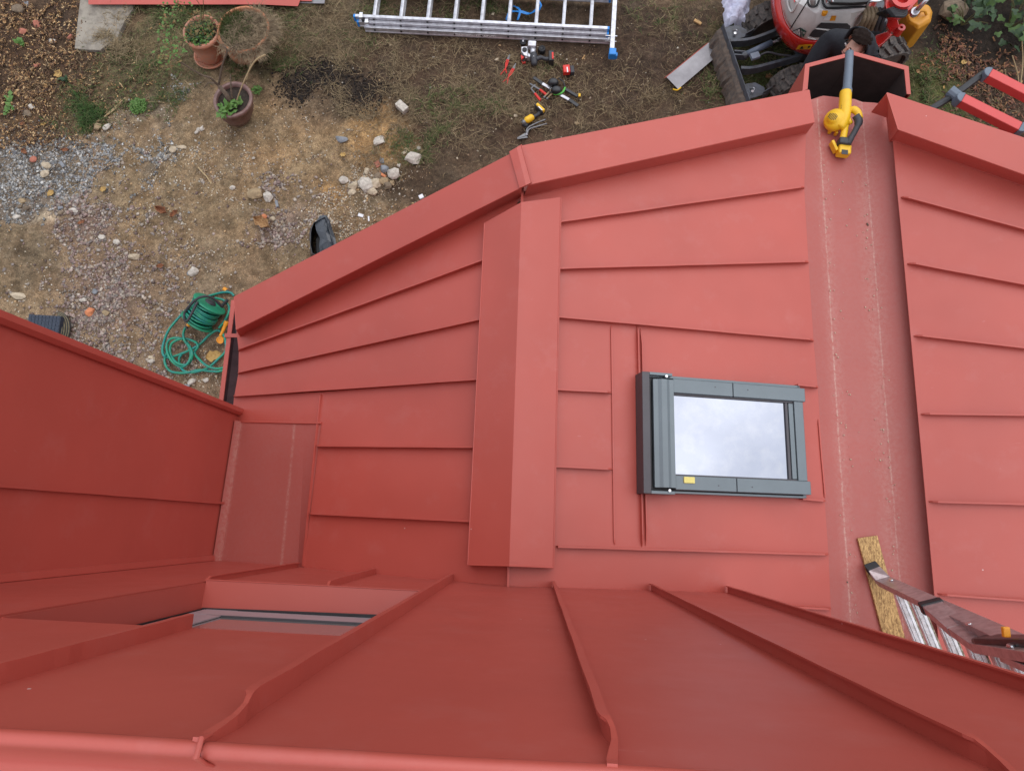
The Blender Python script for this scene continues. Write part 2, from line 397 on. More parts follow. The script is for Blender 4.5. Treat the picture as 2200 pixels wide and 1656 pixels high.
# ================================================================ THE GROUND
# soil patches: centre and size read off the photograph, turned into metres on the ground
def gxy(px, py, z=0):
    p = at(px, py, z); return (p.x, p.y)
ZONES = [  # px, py, rx, ry, albedo, weight, hardness
    (400, 420, 520, 300, (.225, .168, .105), 1.0), (330, 640, 330, 240, (.215, .155, .105), 1.0), (90, 560, 130, 120, (.165, .125, .082), .95),
    (60, 660, 120, 60, (.27, .20, .13), .8), (620, 330, 200, 90, (.27, .19, .11), 1.0), (460, 760, 120, 90, (.18, .13, .09), .9), (250, 730, 110, 70, (.27, .21, .14), .8),
    (1100, 190, 520, 170, (.072, .048, .033), 1.25), (1420, 120, 260, 140, (.066, .045, .033), 1.0), (1000, 100, 350, 120, (.078, .053, .036), 1.0), (900, 370, 150, 80, (.075, .053, .036), .8),
    (800, 290, 120, 60, (.36, .235, .115), 1.1), (850, 250, 90, 40, (.36, .24, .12), .7), (690, 420, 70, 35, (.34, .22, .10), .7), (720, 470, 130, 60, (.20, .145, .09), .9),
    (690, 165, 95, 40, (.032, .025, .021), 1.5), (770, 190, 70, 35, (.035, .027, .022), 1.4), (850, 190, 60, 30, (.05, .038, .03), 1.0),
    (80, 130, 200, 190, (.085, .055, .036), 1.3), (60, 240, 140, 60, (.14, .09, .05), 1.0), (130, 60, 60, 50, (.055, .042, .036), 1.0),
    (290, 150, 160, 110, (.13, .105, .06), 1.2), (380, 60, 120, 70, (.12, .105, .055), 1.0), (700, 60, 150, 90, (.12, .09, .055), 1.2), (620, 90, 70, 70, (.13, .10, .055), .8),
    (300, 260, 110, 35, (.20, .17, .135), .8), (90, 350, 170, 80, (.15, .128, .105), 1.1), (60, 440, 120, 60, (.155, .13, .11), 1.0), (215, 340, 50, 60, (.26, .20, .16), 1.0),
    (200, 480, 110, 100, (.20, .14, .125), 1.1), (240, 640, 110, 120, (.20, .145, .125), 1.0), (330, 340, 50, 60, (.14, .125, .11), .9), (600, 480, 90, 70, (.19, .135, .12), .8),
    (90, 455, 45, 30, (.50, .43, .33), 1.3), (1580, 120, 100, 90, (.085, .075, .035), 1.1), (1640, 190, 80, 40, (.065, .075, .025), 1.0),
    (2020, 190, 90, 110, (.075, .085, .03), 1.2), (2100, 200, 130, 90, (.055, .035, .026), 1.0), (2100, 60, 140, 80, (.025, .019, .015), 1.6), (1900, 0, 150, 80, (.03, .024, .02), 1.5), (2150, 300, 90, 90, (.065, .04, .028), 1.0),
    (1750, 150, 130, 90, (.035, .032, .02), 1.2), (530, 230, 60, 50, (.26, .19, .11), .6), (560, 130, 90, 40, (.09, .08, .045), .9), (1200, 250, 160, 60, (.085, .06, .04), .7),
]
ZN = []
for (px, py, rx, ry, c, w) in ZONES:
    a = at(px, py, 0); b = at(px+rx, py, 0); d = at(px, py-ry, 0)
    ZN.append((a.x, a.y, (b-a).length, (d-a).length, np.array(c), w))
def fbm(x, y, freq, octs=4, seed=0, pers=.55):
    out = np.zeros_like(x); amp = 1; tot = 0
    r = np.random.default_rng(seed)
    for o in range(octs):
        g = r.random((256, 256)); fx = x*freq+37.3*o; fy = y*freq+11.7*o
        ix = np.floor(fx).astype(int); iy = np.floor(fy).astype(int); tx = fx-ix; ty = fy-iy
        tx = tx*tx*(3-2*tx); ty = ty*ty*(3-2*ty)
        q = lambda i, j: g[i % 256, j % 256]
        v = (q(ix, iy)*(1-tx)+q(ix+1, iy)*tx)*(1-ty)+(q(ix, iy+1)*(1-tx)+q(ix+1, iy+1)*tx)*ty
        out += v*amp; tot += amp; amp *= pers; freq *= 2.03
    return out/tot
def soil(x, y):
    wx = x+(fbm(x, y, 2.2, 4, 1)-.5)*.55; wy = y+(fbm(x, y, 2.2, 4, 2)-.5)*.55
    wx = wx+(fbm(x, y, 11, 3, 3)-.5)*.14; wy = wy+(fbm(x, y, 11, 3, 4)-.5)*.14
    num = np.zeros(x.shape+(3,)); den = np.zeros(x.shape)+.02
    num += .02*np.array((.15, .11, .075))
    for (cx, cy, rx, ry, c, w) in ZN:
        k = w*np.exp(-2.2*(((wx-cx)/rx)**2+((wy-cy)/ry)**2))**1.6
        k = k*k*(8 if w > 1.5 else 2.5)+k*.15
        num += k[..., None]*c; den += k
    c = num/den[..., None]
    m = .62+.76*fbm(x, y, 14, 5, 9, .72); c = c*m[..., None]
    pinkish = (fbm(x, y, 5, 3, 12)-.5)*.25
    c = c*np.stack([1+pinkish*.3, 1-pinkish*.1, 1-pinkish*.25], -1)
    return c
def height(x, y): return (fbm(x, y, 3, 3, 21)-.5)*.05+(fbm(x, y, 17, 4, 22, .6)-.5)*.022
def grid_ground(x0, x1, y0, y1, st, zoff=0, flat=False):
    nx = int((x1-x0)/st)+1; ny = int((y1-y0)/st)+1
    X, Y = np.meshgrid(np.linspace(x0, x1, nx), np.linspace(y0, y1, ny))
    Zg = height(X, Y)-.012+zoff
    # fade to flat at the rim so that it meets the far ground sheet
    ed = np.minimum(np.minimum(X-x0, x1-X), np.minimum(Y-y0, y1-Y)); Zg = Zg*np.clip(ed/.3, 0, 1)
    V = np.stack([X, Y, Zg], -1).reshape(-1, 3)
    i = np.arange(nx*ny).reshape(ny, nx)
    F = np.stack([i[:-1, :-1], i[:-1, 1:], i[1:, 1:], i[1:, :-1]], -1).reshape(-1, 4)
    return V, F, soil(X, Y).reshape(-1, 3)
def np_mesh(name, V, F, C, mat, smooth=False):
    me = bpy.data.meshes.new(name); k = F.shape[1]
    me.vertices.add(len(V)); me.vertices.foreach_set('co', V.astype(np.float32).ravel())
    me.loops.add(F.size); me.loops.foreach_set('vertex_index', F.astype(np.int32).ravel())
    me.polygons.add(len(F)); me.polygons.foreach_set('loop_start', (np.arange(len(F))*k).astype(np.int32))
    me.polygons.foreach_set('loop_total', np.full(len(F), k, np.int32))
    if smooth: me.polygons.foreach_set('use_smooth', np.ones(len(F), bool))
    at_ = me.color_attributes.new('Col', 'FLOAT_COLOR', 'POINT')
    at_.data.foreach_set('color', np.concatenate([C, np.ones((len(C), 1))], 1).astype(np.float32).ravel())
    me.update(calc_edges=True); me.validate()
    o = bpy.data.objects.new(name, me); COL.objects.link(o); me.materials.append(mat); return o
GX0, GX1, GY0, GY1 = -6.6, 6.0, .6, 6.6
V, F, C = grid_ground(GX0, GX1, GY0, GY1, .0155)
g = np_mesh('ground', V, F, C, M_ground, True); tag(g, kind='structure')
# far ground: one ring of sheets out to the horizon
xs = np.array([-150, -40, -14, GX0, GX1, 14, 40, 150.]); ys = np.array([-150, -40, -8, GY0, GY1, 12, 40, 150.])
VV = []; FF = []
Xf, Yf = np.meshgrid(xs, ys); VV = np.stack([Xf, Yf, np.zeros_like(Xf)], -1).reshape(-1, 3)
ix = np.arange(64).reshape(8, 8)
FF = np.array([[ix[j, i], ix[j, i+1], ix[j+1, i+1], ix[j+1, i]] for j in range(7) for i in range(7) if not (i == 3 and j == 3)])
g2 = np_mesh('far_ground', VV, FF, np.tile(np.array([[.10, .085, .05]]), (64, 1)), M_ground); tag(g2, kind='structure')

# ---- loose stuff on the ground
def occupied(x, y):                        # the building stands here
    return ((x > -1.72) & (y < 1.05+.30*np.clip(x+1.7, 0, 3)-.25*np.clip(x-1.5, 0, 9))) | ((x < -1.6) & (y < .5))
BF = np.array([[0, 2, 3], [0, 3, 1], [4, 5, 7], [4, 7, 6], [0, 1, 5], [0, 5, 4], [2, 6, 7], [2, 7, 3], [0, 4, 6], [0, 6, 2], [1, 3, 7], [1, 7, 5]])
def sample(zs, n):                         # zs: (px,py,rx,ry,weight)
    P = []
    tot = sum(z[4] for z in zs)
    for (px, py, rx, ry, w) in zs:
        a = at(px, py, 0); b = at(px+rx, py, 0); d = at(px, py-ry, 0); m = int(n*w/tot)
        r = rng.normal(0, .5, (m, 2)); P.append(np.stack([a.x+r[:, 0]*(b-a).length, a.y+r[:, 1]*(d-a).length], -1))
    P = np.concatenate(P); P = P[~occupied(P[:, 0], P[:, 1])]
    P[:, 0] += (fbm(P[:, 0], P[:, 1], 4, 3, 5)-.5)*.5; P[:, 1] += (fbm(P[:, 0], P[:, 1], 4, 3, 6)-.5)*.5
    return P[~occupied(P[:, 0], P[:, 1])]
def stones(name, P, s0, s1, cols, flat=.55, mat=M_scat, seed=1, power=2.2, elong=.35):
    r = np.random.default_rng(seed); n = len(P)
    sz = s0+(s1-s0)*r.random(n)**power
    sx = sz*(1+r.random(n)*elong); sy = sz*(1-r.random(n)*elong*.6); szz = sz*flat*(.7+.5*r.random(n))
    yaw = r.random(n)*6.283; cy, sy_ = np.cos(yaw), np.sin(yaw)
    cu = np.array([[i, j, k] for k in (-1, 1) for j in (-1, 1) for i in (-1, 1)])*.36
    base = cu[None]*(1+(r.random((n, 8, 3))-.5)*1.05)+(r.random((n, 8, 3))-.5)*.10
    vx = base[..., 0]*sx[:, None]; vy = base[..., 1]*sy[:, None]; vz = base[..., 2]*szz[:, None]
    X = vx*cy[:, None]-vy*sy_[:, None]+P[:, :1]; Y = vx*sy_[:, None]+vy*cy[:, None]+P[:, 1:2]
    Z = vz+(height(P[:, 0], P[:, 1])-.012+szz*.22)[:, None]
    V = np.stack([X, Y, Z], -1).reshape(-1, 3)
    F = (BF[None]+np.arange(n)[:, None, None]*8).reshape(-1, 3)
    c = np.array(cols)[r.integers(0, len(cols), n)]*(.6+.7*r.random((n, 1)))
    C = np.repeat(c, 8, 0)
    o = np_mesh(name, V, F, C, mat); tag(o, kind='stuff'); return o
GREY = [(.26, .25, .235), (.35, .345, .33), (.18, .18, .175), (.46, .45, .42), (.27, .235, .19), (.12, .11, .10), (.22, .225, .235), (.30, .25, .20)]
PINK = [(.33, .26, .20), (.27, .21, .16), (.29, .205, .18), (.23, .16, .145), (.35, .27, .23), (.29, .25, .22), (.17, .12, .105), (.25, .21, .19), (.40, .34, .28)]
BUFF = [(.55, .50, .42), (.42, .34, .24), (.34, .26, .17), (.50, .42, .31), (.30, .20, .13), (.26, .20, .15), (.46, .30, .16)]
P = sample([(90, 340, 130, 60, 3), (40, 420, 90, 50, 1.6), (170, 320, 60, 40, 1.4), (20, 330, 50, 50, 1), (150, 390, 60, 40, .6), (370, 200, 40, 30, .25), (330, 330, 50, 50, .5), (120, 360, 230, 110, 1.2)], 15000)
o = stones('gravel', P, .005, .030, GREY, seed=2, power=2.1); tag(o, 'loose grey stone gravel lying between the wood chips and the bare soil', 'gravel')
P = sample([(190, 470, 80, 60, 2.0), (225, 560, 70, 60, 1.3), (240, 640, 90, 60, 2.2), (170, 700, 60, 50, 1.8), (140, 720, 60, 40, 1.4), (300, 640, 80, 80, .9), (590, 500, 70, 50, 1.2), (620, 400, 80, 40, .6), (300, 780, 120, 50, .7), (180, 760, 60, 30, 1), (260, 600, 220, 230, 2.4)], 15000)
o = stones('pink_gravel', P, .005, .036, PINK, seed=3, power=2.6); tag(o, 'pinkish angular crushed gravel strewn beside the drain cover', 'gravel')
P = sample([(400, 450, 420, 180, 3), (250, 650, 280, 180, 2), (700, 450, 130, 80, 1.4), (430, 800, 70, 60, 1.2), (560, 300, 250, 100, 1), (800, 250, 250, 140, .6), (1150, 160, 500, 140, .7), (700, 490, 90, 50, 2.0), (780, 400, 90, 50, 1.4), (330, 350, 200, 60, 1.5), (250, 250, 120, 30, .8)], 26000)
o = stones('pebbles', P, .004, .021, BUFF, seed=4, power=3.6); tag(o, 'fine buff pebbles scattered over the trodden soil', 'pebbles')
# wood chips and bark
def chips(name, P, l0, l1, cols, seed, wid=.35):
    r = np.random.default_rng(seed); n = len(P); L = l0+(l1-l0)*r.random(n)**2; Wd = L*wid*(.6+.8*r.random(n)); yaw = r.random(n)*6.283
    d = np.stack([np.cos(yaw), np.sin(yaw), (r.random(n)-.5)*.7], -1); w = np.stack([-np.sin(yaw), np.cos(yaw), (r.random(n)-.5)*.8], -1)
    c = np.concatenate([P, (height(P[:, 0], P[:, 1])+.002+.014*r.random(n))[:, None]], 1)
    q = np.stack([c-d*L[:, None]/2-w*Wd[:, None]/2, c+d*L[:, None]/2-w*Wd[:, None]*.3, c+d*L[:, None]/2+w*Wd[:, None]/2, c-d*L[:, None]/2+w*Wd[:, None]*.4], 1)
    top = q.copy(); top[:, :, 2] += .004
    V = np.concatenate([q, top], 1).reshape(-1, 3)
    f = np.array([[4, 5, 6, 7], [0, 1, 5, 4], [1, 2, 6, 5], [2, 3, 7, 6], [3, 0, 4, 7]])
    F = (f[None]+np.arange(n)[:, None, None]*8).reshape(-1, 4)
    C = np.repeat(np.array(cols)[r.integers(0, len(cols), n)]*(.6+.7*r.random((n, 1))), 8, 0)
    o = np_mesh(name, V, F, C, M_scat); tag(o, kind='stuff'); return o
P = sample([(60, 80, 160, 110, 3), (50, 200, 150, 90, 2.4), (120, 180, 120, 90, 1.6), (50, 290, 110, 30, .8), (100, 30, 90, 40, .8), (250, 200, 120, 60, .5)], 17000)
o = chips('wood_chips', P, .006, .034, [(.42, .25, .11), (.28, .15, .07), (.52, .36, .19), (.10, .058, .036), (.07, .04, .03), (.16, .09, .05), (.06, .035, .025), (.12, .07, .04)], 5); tag(o, 'brown and orange wood chip mulch in the far left bed', 'wood chips')
P = sample([(2080, 130, 90, 60, 2), (2130, 230, 110, 70, 2), (2030, 120, 60, 50, 1), (2180, 320, 60, 60, 1)], 2600)
o = chips('bark_mulch', P, .012, .055, [(.16, .075, .05), (.22, .10, .06), (.09, .05, .035), (.28, .15, .07), (.06, .04, .03)], 6); tag(o, 'dark reddish bark mulch under the ivy', 'bark mulch')
P = sample([(690, 165, 75, 30, 1.4), (765, 190, 60, 26, 1), (860, 195, 40, 20, .3), (640, 175, 40, 20, .5), (720, 175, 130, 50, .6)], 9000)
o = stones('dark_soil_crumbs', P, .004, .022, [(.022, .018, .016), (.038, .028, .022), (.014, .012, .011), (.055, .038, .026)], flat=.9, seed=8, power=2); tag(o, 'crumbly black compost spilled beyond the brown pot', 'soil')
# grass blades and dry straw: bent three-point ribbons
def blades(name, P, l0, l1, w, cols, seed, rise=.5, clump=0):
    r = np.random.default_rng(seed); n = len(P); L = l0+(l1-l0)*r.random(n)**1.6; yaw = r.random(n)*6.283; bend = (r.random(n)-.5)*1.9
    z0 = height(P[:, 0], P[:, 1])-.008; up = rise*(.3+r.random(n))
    p0 = np.stack([P[:, 0], P[:, 1], z0+.004+.012*r.random(n)], -1)
    dv = lambda a: np.stack([np.cos(a), np.sin(a)], -1)
    p1 = p0.copy(); p1[:, :2] += dv(yaw)*L[:, None]*.5; p1[:, 2] += up*L*.45
    p2 = p1.copy(); p2[:, :2] += dv(yaw+bend)*L[:, None]*.5; p2[:, 2] += (up*.2)*L*.4
    nrm = np.stack([-np.sin(yaw), np.cos(yaw), (r.random(n)-.5)], -1)*(w*(.6+.8*r.random(n)))[:, None]/2
    V = np.stack([p0-nrm, p0+nrm, p1-nrm, p1+nrm, p2-nrm*.5, p2+nrm*.5], 1).reshape(-1, 3)
    f = np.array([[0, 1, 3, 2], [2, 3, 5, 4]]); F = (f[None]+np.arange(n)[:, None, None]*6).reshape(-1, 4)
    C = np.repeat(np.array(cols)[r.integers(0, len(cols), n)]*(.6+.75*r.random((n, 1))), 6, 0)
    o = np_mesh(name, V, F, C, M_blade); tag(o, kind='stuff'); return o
STR = [(.24, .175, .095), (.17, .12, .065), (.30, .225, .13), (.12, .082, .045), (.20, .145, .085), (.09, .065, .038)]
GRN = [(.05, .085, .02), (.075, .10, .028), (.035, .065, .016), (.10, .11, .04), (.13, .115, .05), (.15, .12, .06)]
P = sample([(700, 70, 120, 60, 3.4), (640, 100, 90, 70, 1.5), (820, 110, 90, 40, .9), (950, 160, 160, 70, 1.5), (1080, 160, 160, 60, 1.6), (1060, 220, 150, 60, 1.4), (1200, 200, 200, 90, 1.7), (880, 230, 120, 50, 1.5), (820, 330, 100, 50, .7), (560, 70, 90, 60, 1.6),
            (300, 110, 120, 70, 1.3), (150, 160, 120, 80, .7), (1450, 60, 120, 60, .8), (1500, 170, 140, 80, .8), (1350, 200, 150, 70, 1), (980, 300, 130, 50, 1), (750, 210, 90, 30, .6), (2100, 220, 110, 90, .5), (870, 20, 250, 30, 1.2), (1030, 250, 60, 50, .5)], 24000)
o = blades('dry_grass', P, .02, .15, .0026, STR, 11, .35); tag(o, 'tangled dry straw coloured grass over the brown mud', 'dry grass')
P = sample([(290, 170, 110, 70, 2.4), (380, 50, 90, 50, 2), (560, 15, 100, 25, 1.2), (620, 60, 70, 50, .8), (190, 240, 60, 30, 1.8), (230, 90, 40, 50, .5), (580, 130, 80, 30, 1.2), (890, 320, 50, 35, .9), (940, 295, 40, 20, .5), (1020, 230, 60, 40, .7), (950, 210, 50, 30, .4),
            (1600, 180, 80, 60, 1.6), (1560, 110, 60, 60, .9), (1990, 160, 60, 70, 1.6), (1980, 240, 90, 50, 1.6), (2050, 280, 90, 50, .8), (1700, 110, 90, 40, .9), (810, 20, 60, 20, .7), (1010, 20, 120, 25, .6), (1430, 30, 90, 50, .4), (1190, 160, 30, 20, .1), (770, 80, 60, 40, .3), (330, 230, 80, 30, .5)], 17000)
o = blades('grass', P, .02, .085, .0048, GRN, 12, .8); tag(o, 'short patchy green grass at the edge of the soil', 'grass')
P = sample([(200, 240, 26, 14, 1)], 900)
o = blades('grass_tuft', P, .04, .10, .005, [(.025, .06, .012), (.04, .085, .016), (.07, .09, .03)], 13, 1.2); tag(o, 'deep green grass tuft beside the bright weed', 'grass')

# ================================================================ THE BUILDING
PL = ((-.4756, 0, 1), 3.3928)          # left slope, right slope, roof beyond the valley
PR = ((.248, 0, 1), 3.3277)
PRR = ((-.25, 0, 1), 2.6225)
PW = ((.012, 1, 0), -.235)             # face of the tall wall
def pl(P): return lambda q, off=0: onpl(q[0], q[1], P[0], P[1]+off)
aL, aR, aRR, aW = pl(PL), pl(PR), pl(PRR), pl(PW)
UP = Vector((0, 0, 1))
house = empty('house', (0, 0, 0), 'red seam metal clad house with low roof, valley gutter and tall wall', 'house')
def sheet(name, q, amp=.0, nu=8, nv=4, parent=house, mat=None, nrm=None, off=0, **k):
    a, b, c, d = [Vector(p) for p in q]
    n = nrm or ((b-a).cross(d-a)).normalized()
    if nrm is None and n.z < 0: n = -n
    V = []; r = random.Random(len(bpy.data.objects))
    ph = r.uniform(-.25, .25); am = amp*r.uniform(.6, 1.3)*r.choice((1, 1, -1))
    for j in range(nv+1):
        v = j/nv
        for i in range(nu+1):
            u = i/nu; p = a.lerp(b, u).lerp(d.lerp(c, u), v)
            w = math.sin(math.pi*v)*math.sin(math.pi*min(1, max(0, u)))*(1+.4*math.sin(6*u+9*ph))
            V.append(p+n*(am*w+off))
    F = [(j*(nu+1)+i, j*(nu+1)+i+1, (j+1)*(nu+1)+i+1, (j+1)*(nu+1)+i) for j in range(nv) for i in range(nu)]
    return mesh(name, V, F, mat or M_red, parent, smooth=True, **k)
def rib(name, p0, p1, h, up, lip, t=.0028, lw=.0055, t0=.03, t1=.03, parent=house, mat=None, wob=.0008, **k):
    p0 = Vector(p0); p1 = Vector(p1); up = Vector(up).normalized(); d = (p1-p0); L = d.length; d.normalize()
    side = d.cross(up).normalized()
    if side.dot(Vector(lip)) < 0: side = -side
    up = (up-d*up.dot(d)).normalized(); r = random.Random(int(L*1e5))
    st = [0, .3, 1]; ns = max(4, int(L/.12)); ts = sorted(set([0, t0*.4, t0]+[t0+(L-t0-t1)*i/ns for i in range(ns+1)]+[L-t1*.4, L]))
    rings = []
    for s in ts:
        f = 1
        if t0 > 0 and s < t0: f = .12+.88*math.sin(s/t0*math.pi/2)
        if t1 > 0 and L-s < t1: f = min(f, .12+.88*math.sin((L-s)/t1*math.pi/2))
        c = p0+d*s+side*(r.uniform(-1, 1)*wob); hh = h*f*(1+r.uniform(-.03, .03)); l2 = lw*min(1, f*1.2)
        prof = [(-t, -.004), (-t, hh), (l2, hh*1.0), (l2, hh-.0045), (t, hh-.006), (t, -.004)]
        rings.append([c+side*a+up*b for a, b in prof])
    g = G().loft(rings); return g.build(name, mat or M_red, parent, **k)
NR = Vector((0, -1, 0))
def tray_set(lines, f, amp=.0032, parent=house):
    for (a, b) in zip(lines[:-1], lines[1:]):
        sheet('roof_panel', [f(a[0]), f(a[1]), f(b[1]), f(b[0])], amp)
# deck and carcass under the sheets
XRI = -.09
def zL(x): return 3.35+.4756*(x-XRI)
def zR(x): return 3.35-.248*(x-XRI)
def zRR(x): return 3.06+.25*(x-1.75)
g = G()
g.slab([(-1.6, -.3, zL(-1.6)-.14), (XRI, -.3, 3.26), (XRI, 1.5, 3.26), (-1.6, 1.0, zL(-1.6)-.14)], .12, UP)
g.slab([(XRI, -2.4, 3.32), (1.30, -2.4, zR(1.30)-.03), (1.30, 1.90, zR(1.30)-.03), (XRI, 1.5, 3.32)], .12, UP)
g.slab([(1.86, -2.4, zRR(1.86)-.03), (4.6, -2.4, zRR(4.6)-.03), (4.6, .85, zRR(4.6)-.03), (1.86, 1.95, zRR(1.86)-.03)], .12, UP)
g.build('roof_deck', M_wood, house)
# --- left slope
LV = ((508, 712), (1112, 414)); Ls = [((513, 755), (1034, 566)), ((512, 803), (1029, 690)), ((503, 852), (1022, 817))]
def ext(a, b, x):                      # carry a line on to image column x
    return (x, a[1]+(b[1]-a[1])*(x-a[0])/(b[0]-a[0]))
Ll = [LV]+[(a, ext(a, b, 1108)) for a, b in Ls]
tray_set(Ll, aL)
sheet('roof_panel', [aL((503, 852)), aL((692, 842)), aL((688, 908)), aL((497, 905))], .001)
Lr = [((692, 842), ext((503, 852), (1022, 817), 1104)), ((682, 958), ext((682, 958), (1018, 961), 1101)), ((667, 1102), ext((667, 1102), (1008, 1118), 1096)), ((650, 1222), (1092, 1268))]
tray_set(Lr, aL)
for (a, b) in Ls: rib('roof_seam', aL(a), aL(ext(a, b, 1045)), .030, PL[0], NR, t0=.045, t1=0)
for (a, b) in (((682, 958), (1018, 961)), ((667, 1102), (1008, 1118))): rib('roof_seam', aL(a), aL(ext(a, b, 1030)), .030, PL[0], NR, t0=.03, t1=0)
rib('cover_fold', aL((690, 846), .002), aL((652, 1216), .002), .008, PL[0], (-1, 0, 0), t=.004, lw=.005, t0=.02, t1=0)
# --- trough between the left slope and the side wall
xw = -1.597
f0 = aL((530, 905)); f1 = aL((656, 909)); b0 = Vector((xw, -.235, 2.70)); b1 = aL((640, 1222), -.025)
b1.y = min(b1.y, -.245); b0 = Vector((xw, -.25, 2.70)); f0 = Vector((xw, f0.y, zL(xw)+.003)); f1 = f1+Vector((0, 0, .003))
sheet('trough_sheet', [f0, f1, b1, b0], .006, mat=M_dust, nu=6, nv=8)
r0 = aL((690, 909), .003); r1 = aL((652, 1218), .003)
sheet('trough_flank', [f1, r0, r1, b1], .001, mat=M_dust)
g = G(); g.tube([f0+Vector((.01, 0, .004)), f1+Vector((0, 0, .004)), r0+Vector((0, 0, .004))], .006, 6); g.build('trough_lip', M_red, house)
g = G(); g.loft([[Vector((xw, y, z-.01)), Vector((xw+.004, y, z+.05)), Vector((xw+.030, y, z+.003)), Vector((xw+.033, y, z-.01))] for y, z in ((f0.y, f0.z), (-.235, 2.70))]); g.build('upstand_flashing', M_dust, house)
# --- right slope of the gable
RV = ((1122, 412), (1732, 282))
Rs = [((1205, 480), (1728, 405)), ((1207, 580), (1737, 565)), ((1205, 684), (1748, 733))]
s7 = ((1193, 1173), (1780, 1190)); s8 = ((1190, 1266), (1785, 1306))
tray_set([RV]+[(ext(a, b, 1112), b) for a, b in Rs], aR)
e3 = ext(*Rs[2], 1110); x7 = ext(*s7, 1096)
cA = [(e3, (1314, 694)), (ext((1200, 838), (1312, 844), 1106), (1315, 844)), (ext((1197, 1002), (1315, 1008), 1100), (1317, 1008)), (x7, (1321, 1177))]
tray_set(cA, aR, .0015)
sheet('roof_panel', [aR((1314, 694)), aR((1369, 700)), aR((1380, 1179)), aR((1321, 1177))], .001, nu=3, nv=8)
rt = [((1369, 700), (1748, 733)), ((1374, 800), (1757, 833)), ((1378, 1062), (1772, 1076)), ((1380, 1179), (1780, 1190))]
tray_set(rt, aR, .0012)
tray_set([(x7, s7[1]), ((1092, 1262), s8[1]), ((1090, 1420), (1790, 1420)), ((1085, 1900), (1820, 1900))], aR, .002)
for (a, b) in Rs+[s7]: rib('roof_seam', aR(ext(a, b, 1195)), aR(b), .030, PR[0], NR, t0=0, t1=.04)
for (a, b) in (((1200, 838), (1314, 844)), ((1197, 1002), (1316, 1008)), ((1715, 829), (1757, 833)), ((1725, 1072), (1773, 1076)), ((1600, 1298), (1785, 1306))):
    rib('roof_seam', aR(ext(a, b, a[0]-8)), aR(b), .028, PR[0], NR, t0=0, t1=.03)
rib('cover_fold', aR((1313, 700), .001), aR((1320, 1170), .001), .006, PR[0], (-1, 0, 0), t=.003, lw=.004, t0=.02, t1=.02)
# raised weather fold beside the roof window, open towards the window
rib('weather_fold', aR((1368, 700), .001), aR((1378, 1174), .001), .020, PR[0], (-1, 0, 0), t=.002, lw=.003, t0=.05, t1=.05)
rib('weather_fold', aR((1376, 706), .001), aR((1387, 1172), .001), .016, PR[0], (1, 0, 0), t=.002, lw=.003, t0=.08, t1=.08)  # second rib, added so the groove between the two falls dark
rib('cover_fold', aR((1758, 900), .001), aR((1772, 1070), .001), .005, PR[0], (-1, 0, 0), t=.003, lw=.004, t0=.02, t1=.02)
# --- ridge
g = G(); zc = .055
A_ = at(1120, 436, 3.43); B_ = at(1094, 1215, 3.43)
l0, l1 = aL((1041, 480), .055), aL((1005, 1213), .055); r0, r1 = aR((1205, 425), .055), aR((1189, 1219), .055)
sheet('ridge_capping', [l0, A_, B_, l1], .0015, nu=4, nv=10, nrm=UP)
sheet('ridge_capping', [A_, r0, r1, B_], .0015, nu=4, nv=10, nrm=UP)
g = G(); dz = Vector((0, 0, -.042))
g.slab([l0, l1, l1+dz, l0+dz], .004, Vector((-1, 0, 0))); g.slab([r0, r1, r1+dz, r0+dz], .004, Vector((-1, 0, 0)))
g.slab([l0, A_, A_+dz, l0+dz], .003, Vector((0, -1, 0))); g.slab([A_, r0, r0+dz, A_+dz], .003, Vector((0, -1, 0)))
i0 = Vector((0, .014, 0)); g.slab([l1+i0, B_+i0, B_+dz+i0, l1+dz+i0], .003, Vector((0, 1, 0))); g.slab([B_+i0, r1+i0, r1+dz+i0, B_+dz+i0], .003, Vector((0, 1, 0)))
g.build('capping_edge', M_red, house)
g = G(); g.tube([l0, l1], .003, 6); g.tube([r0, r1], .003, 6); g.tube([l1, B_, r1], .003, 6); g.build('capping_hem', M_red, house)
rib('ridge_seam', Vector((XRI, A_.y+.16, 3.345)), Vector((XRI, A_.y-.10, 3.345)), .045, UP, (1, 0, 0), t=.004, lw=.008, t0=.05, t1=0)
rib('ridge_seam', Vector((XRI-.005, B_.y+.10, 3.345)), Vector((XRI-.005, -.24, 3.345)), .03, UP, (1, 0, 0), t=.003, lw=.006, t0=0, t1=0)

# --- verge cappings
def verge(o0, o1, i0, i1, base0, base1, name='verge_capping', end0=False, end1=False):
    # o: outer edge, i: inner edge of the top, base: foot of the inner face on the roof
    sheet(name, [o0, o1, i1, i0], .0015, nu=12, nv=3, nrm=UP)
    g = G()
    g.slab([i0, i1, base1, base0], .003, Vector((0, 1, 0)))
    od = Vector((0, 0, -.16)); g.slab([o0, o1, o1+od, o0+od], .003, Vector((0, -1, 0)))
    if end0: g.slab([o0, i0, base0, o0+od], .003, Vector((1, 0, 0)))
    if end1: g.slab([o1, i1, base1, o1+od], .003, Vector((-1, 0, 0)))
    g.build('verge_upstand', M_red, house)
    g = G(); g.tube([i0, i1], .002, 6); g.build('verge_hem', M_red, house)
    g = G(); a = base0+Vector((0, -.004, .004)); b = base1+Vector((0, -.004, .004)); g.tube([a, b], .003, 5); g.build('upstand_foot', M_red, house)
vz = lambda q, z: at(q[0], q[1], z)
verge(vz((503, 638), 2.76), vz((1100, 330), 3.455), vz((508, 708), 2.76), vz((1121, 402), 3.455), aL((516, 722)), aL((1120, 423)), end0=True)
verge(vz((1112, 316), 3.46), vz((1738, 194), 3.115), vz((1135, 397), 3.46), vz((1749, 263), 3.115), aR((1124, 423)), aR((1733, 285)), end1=True)
ZV0, ZV1 = 3.19, 3.62
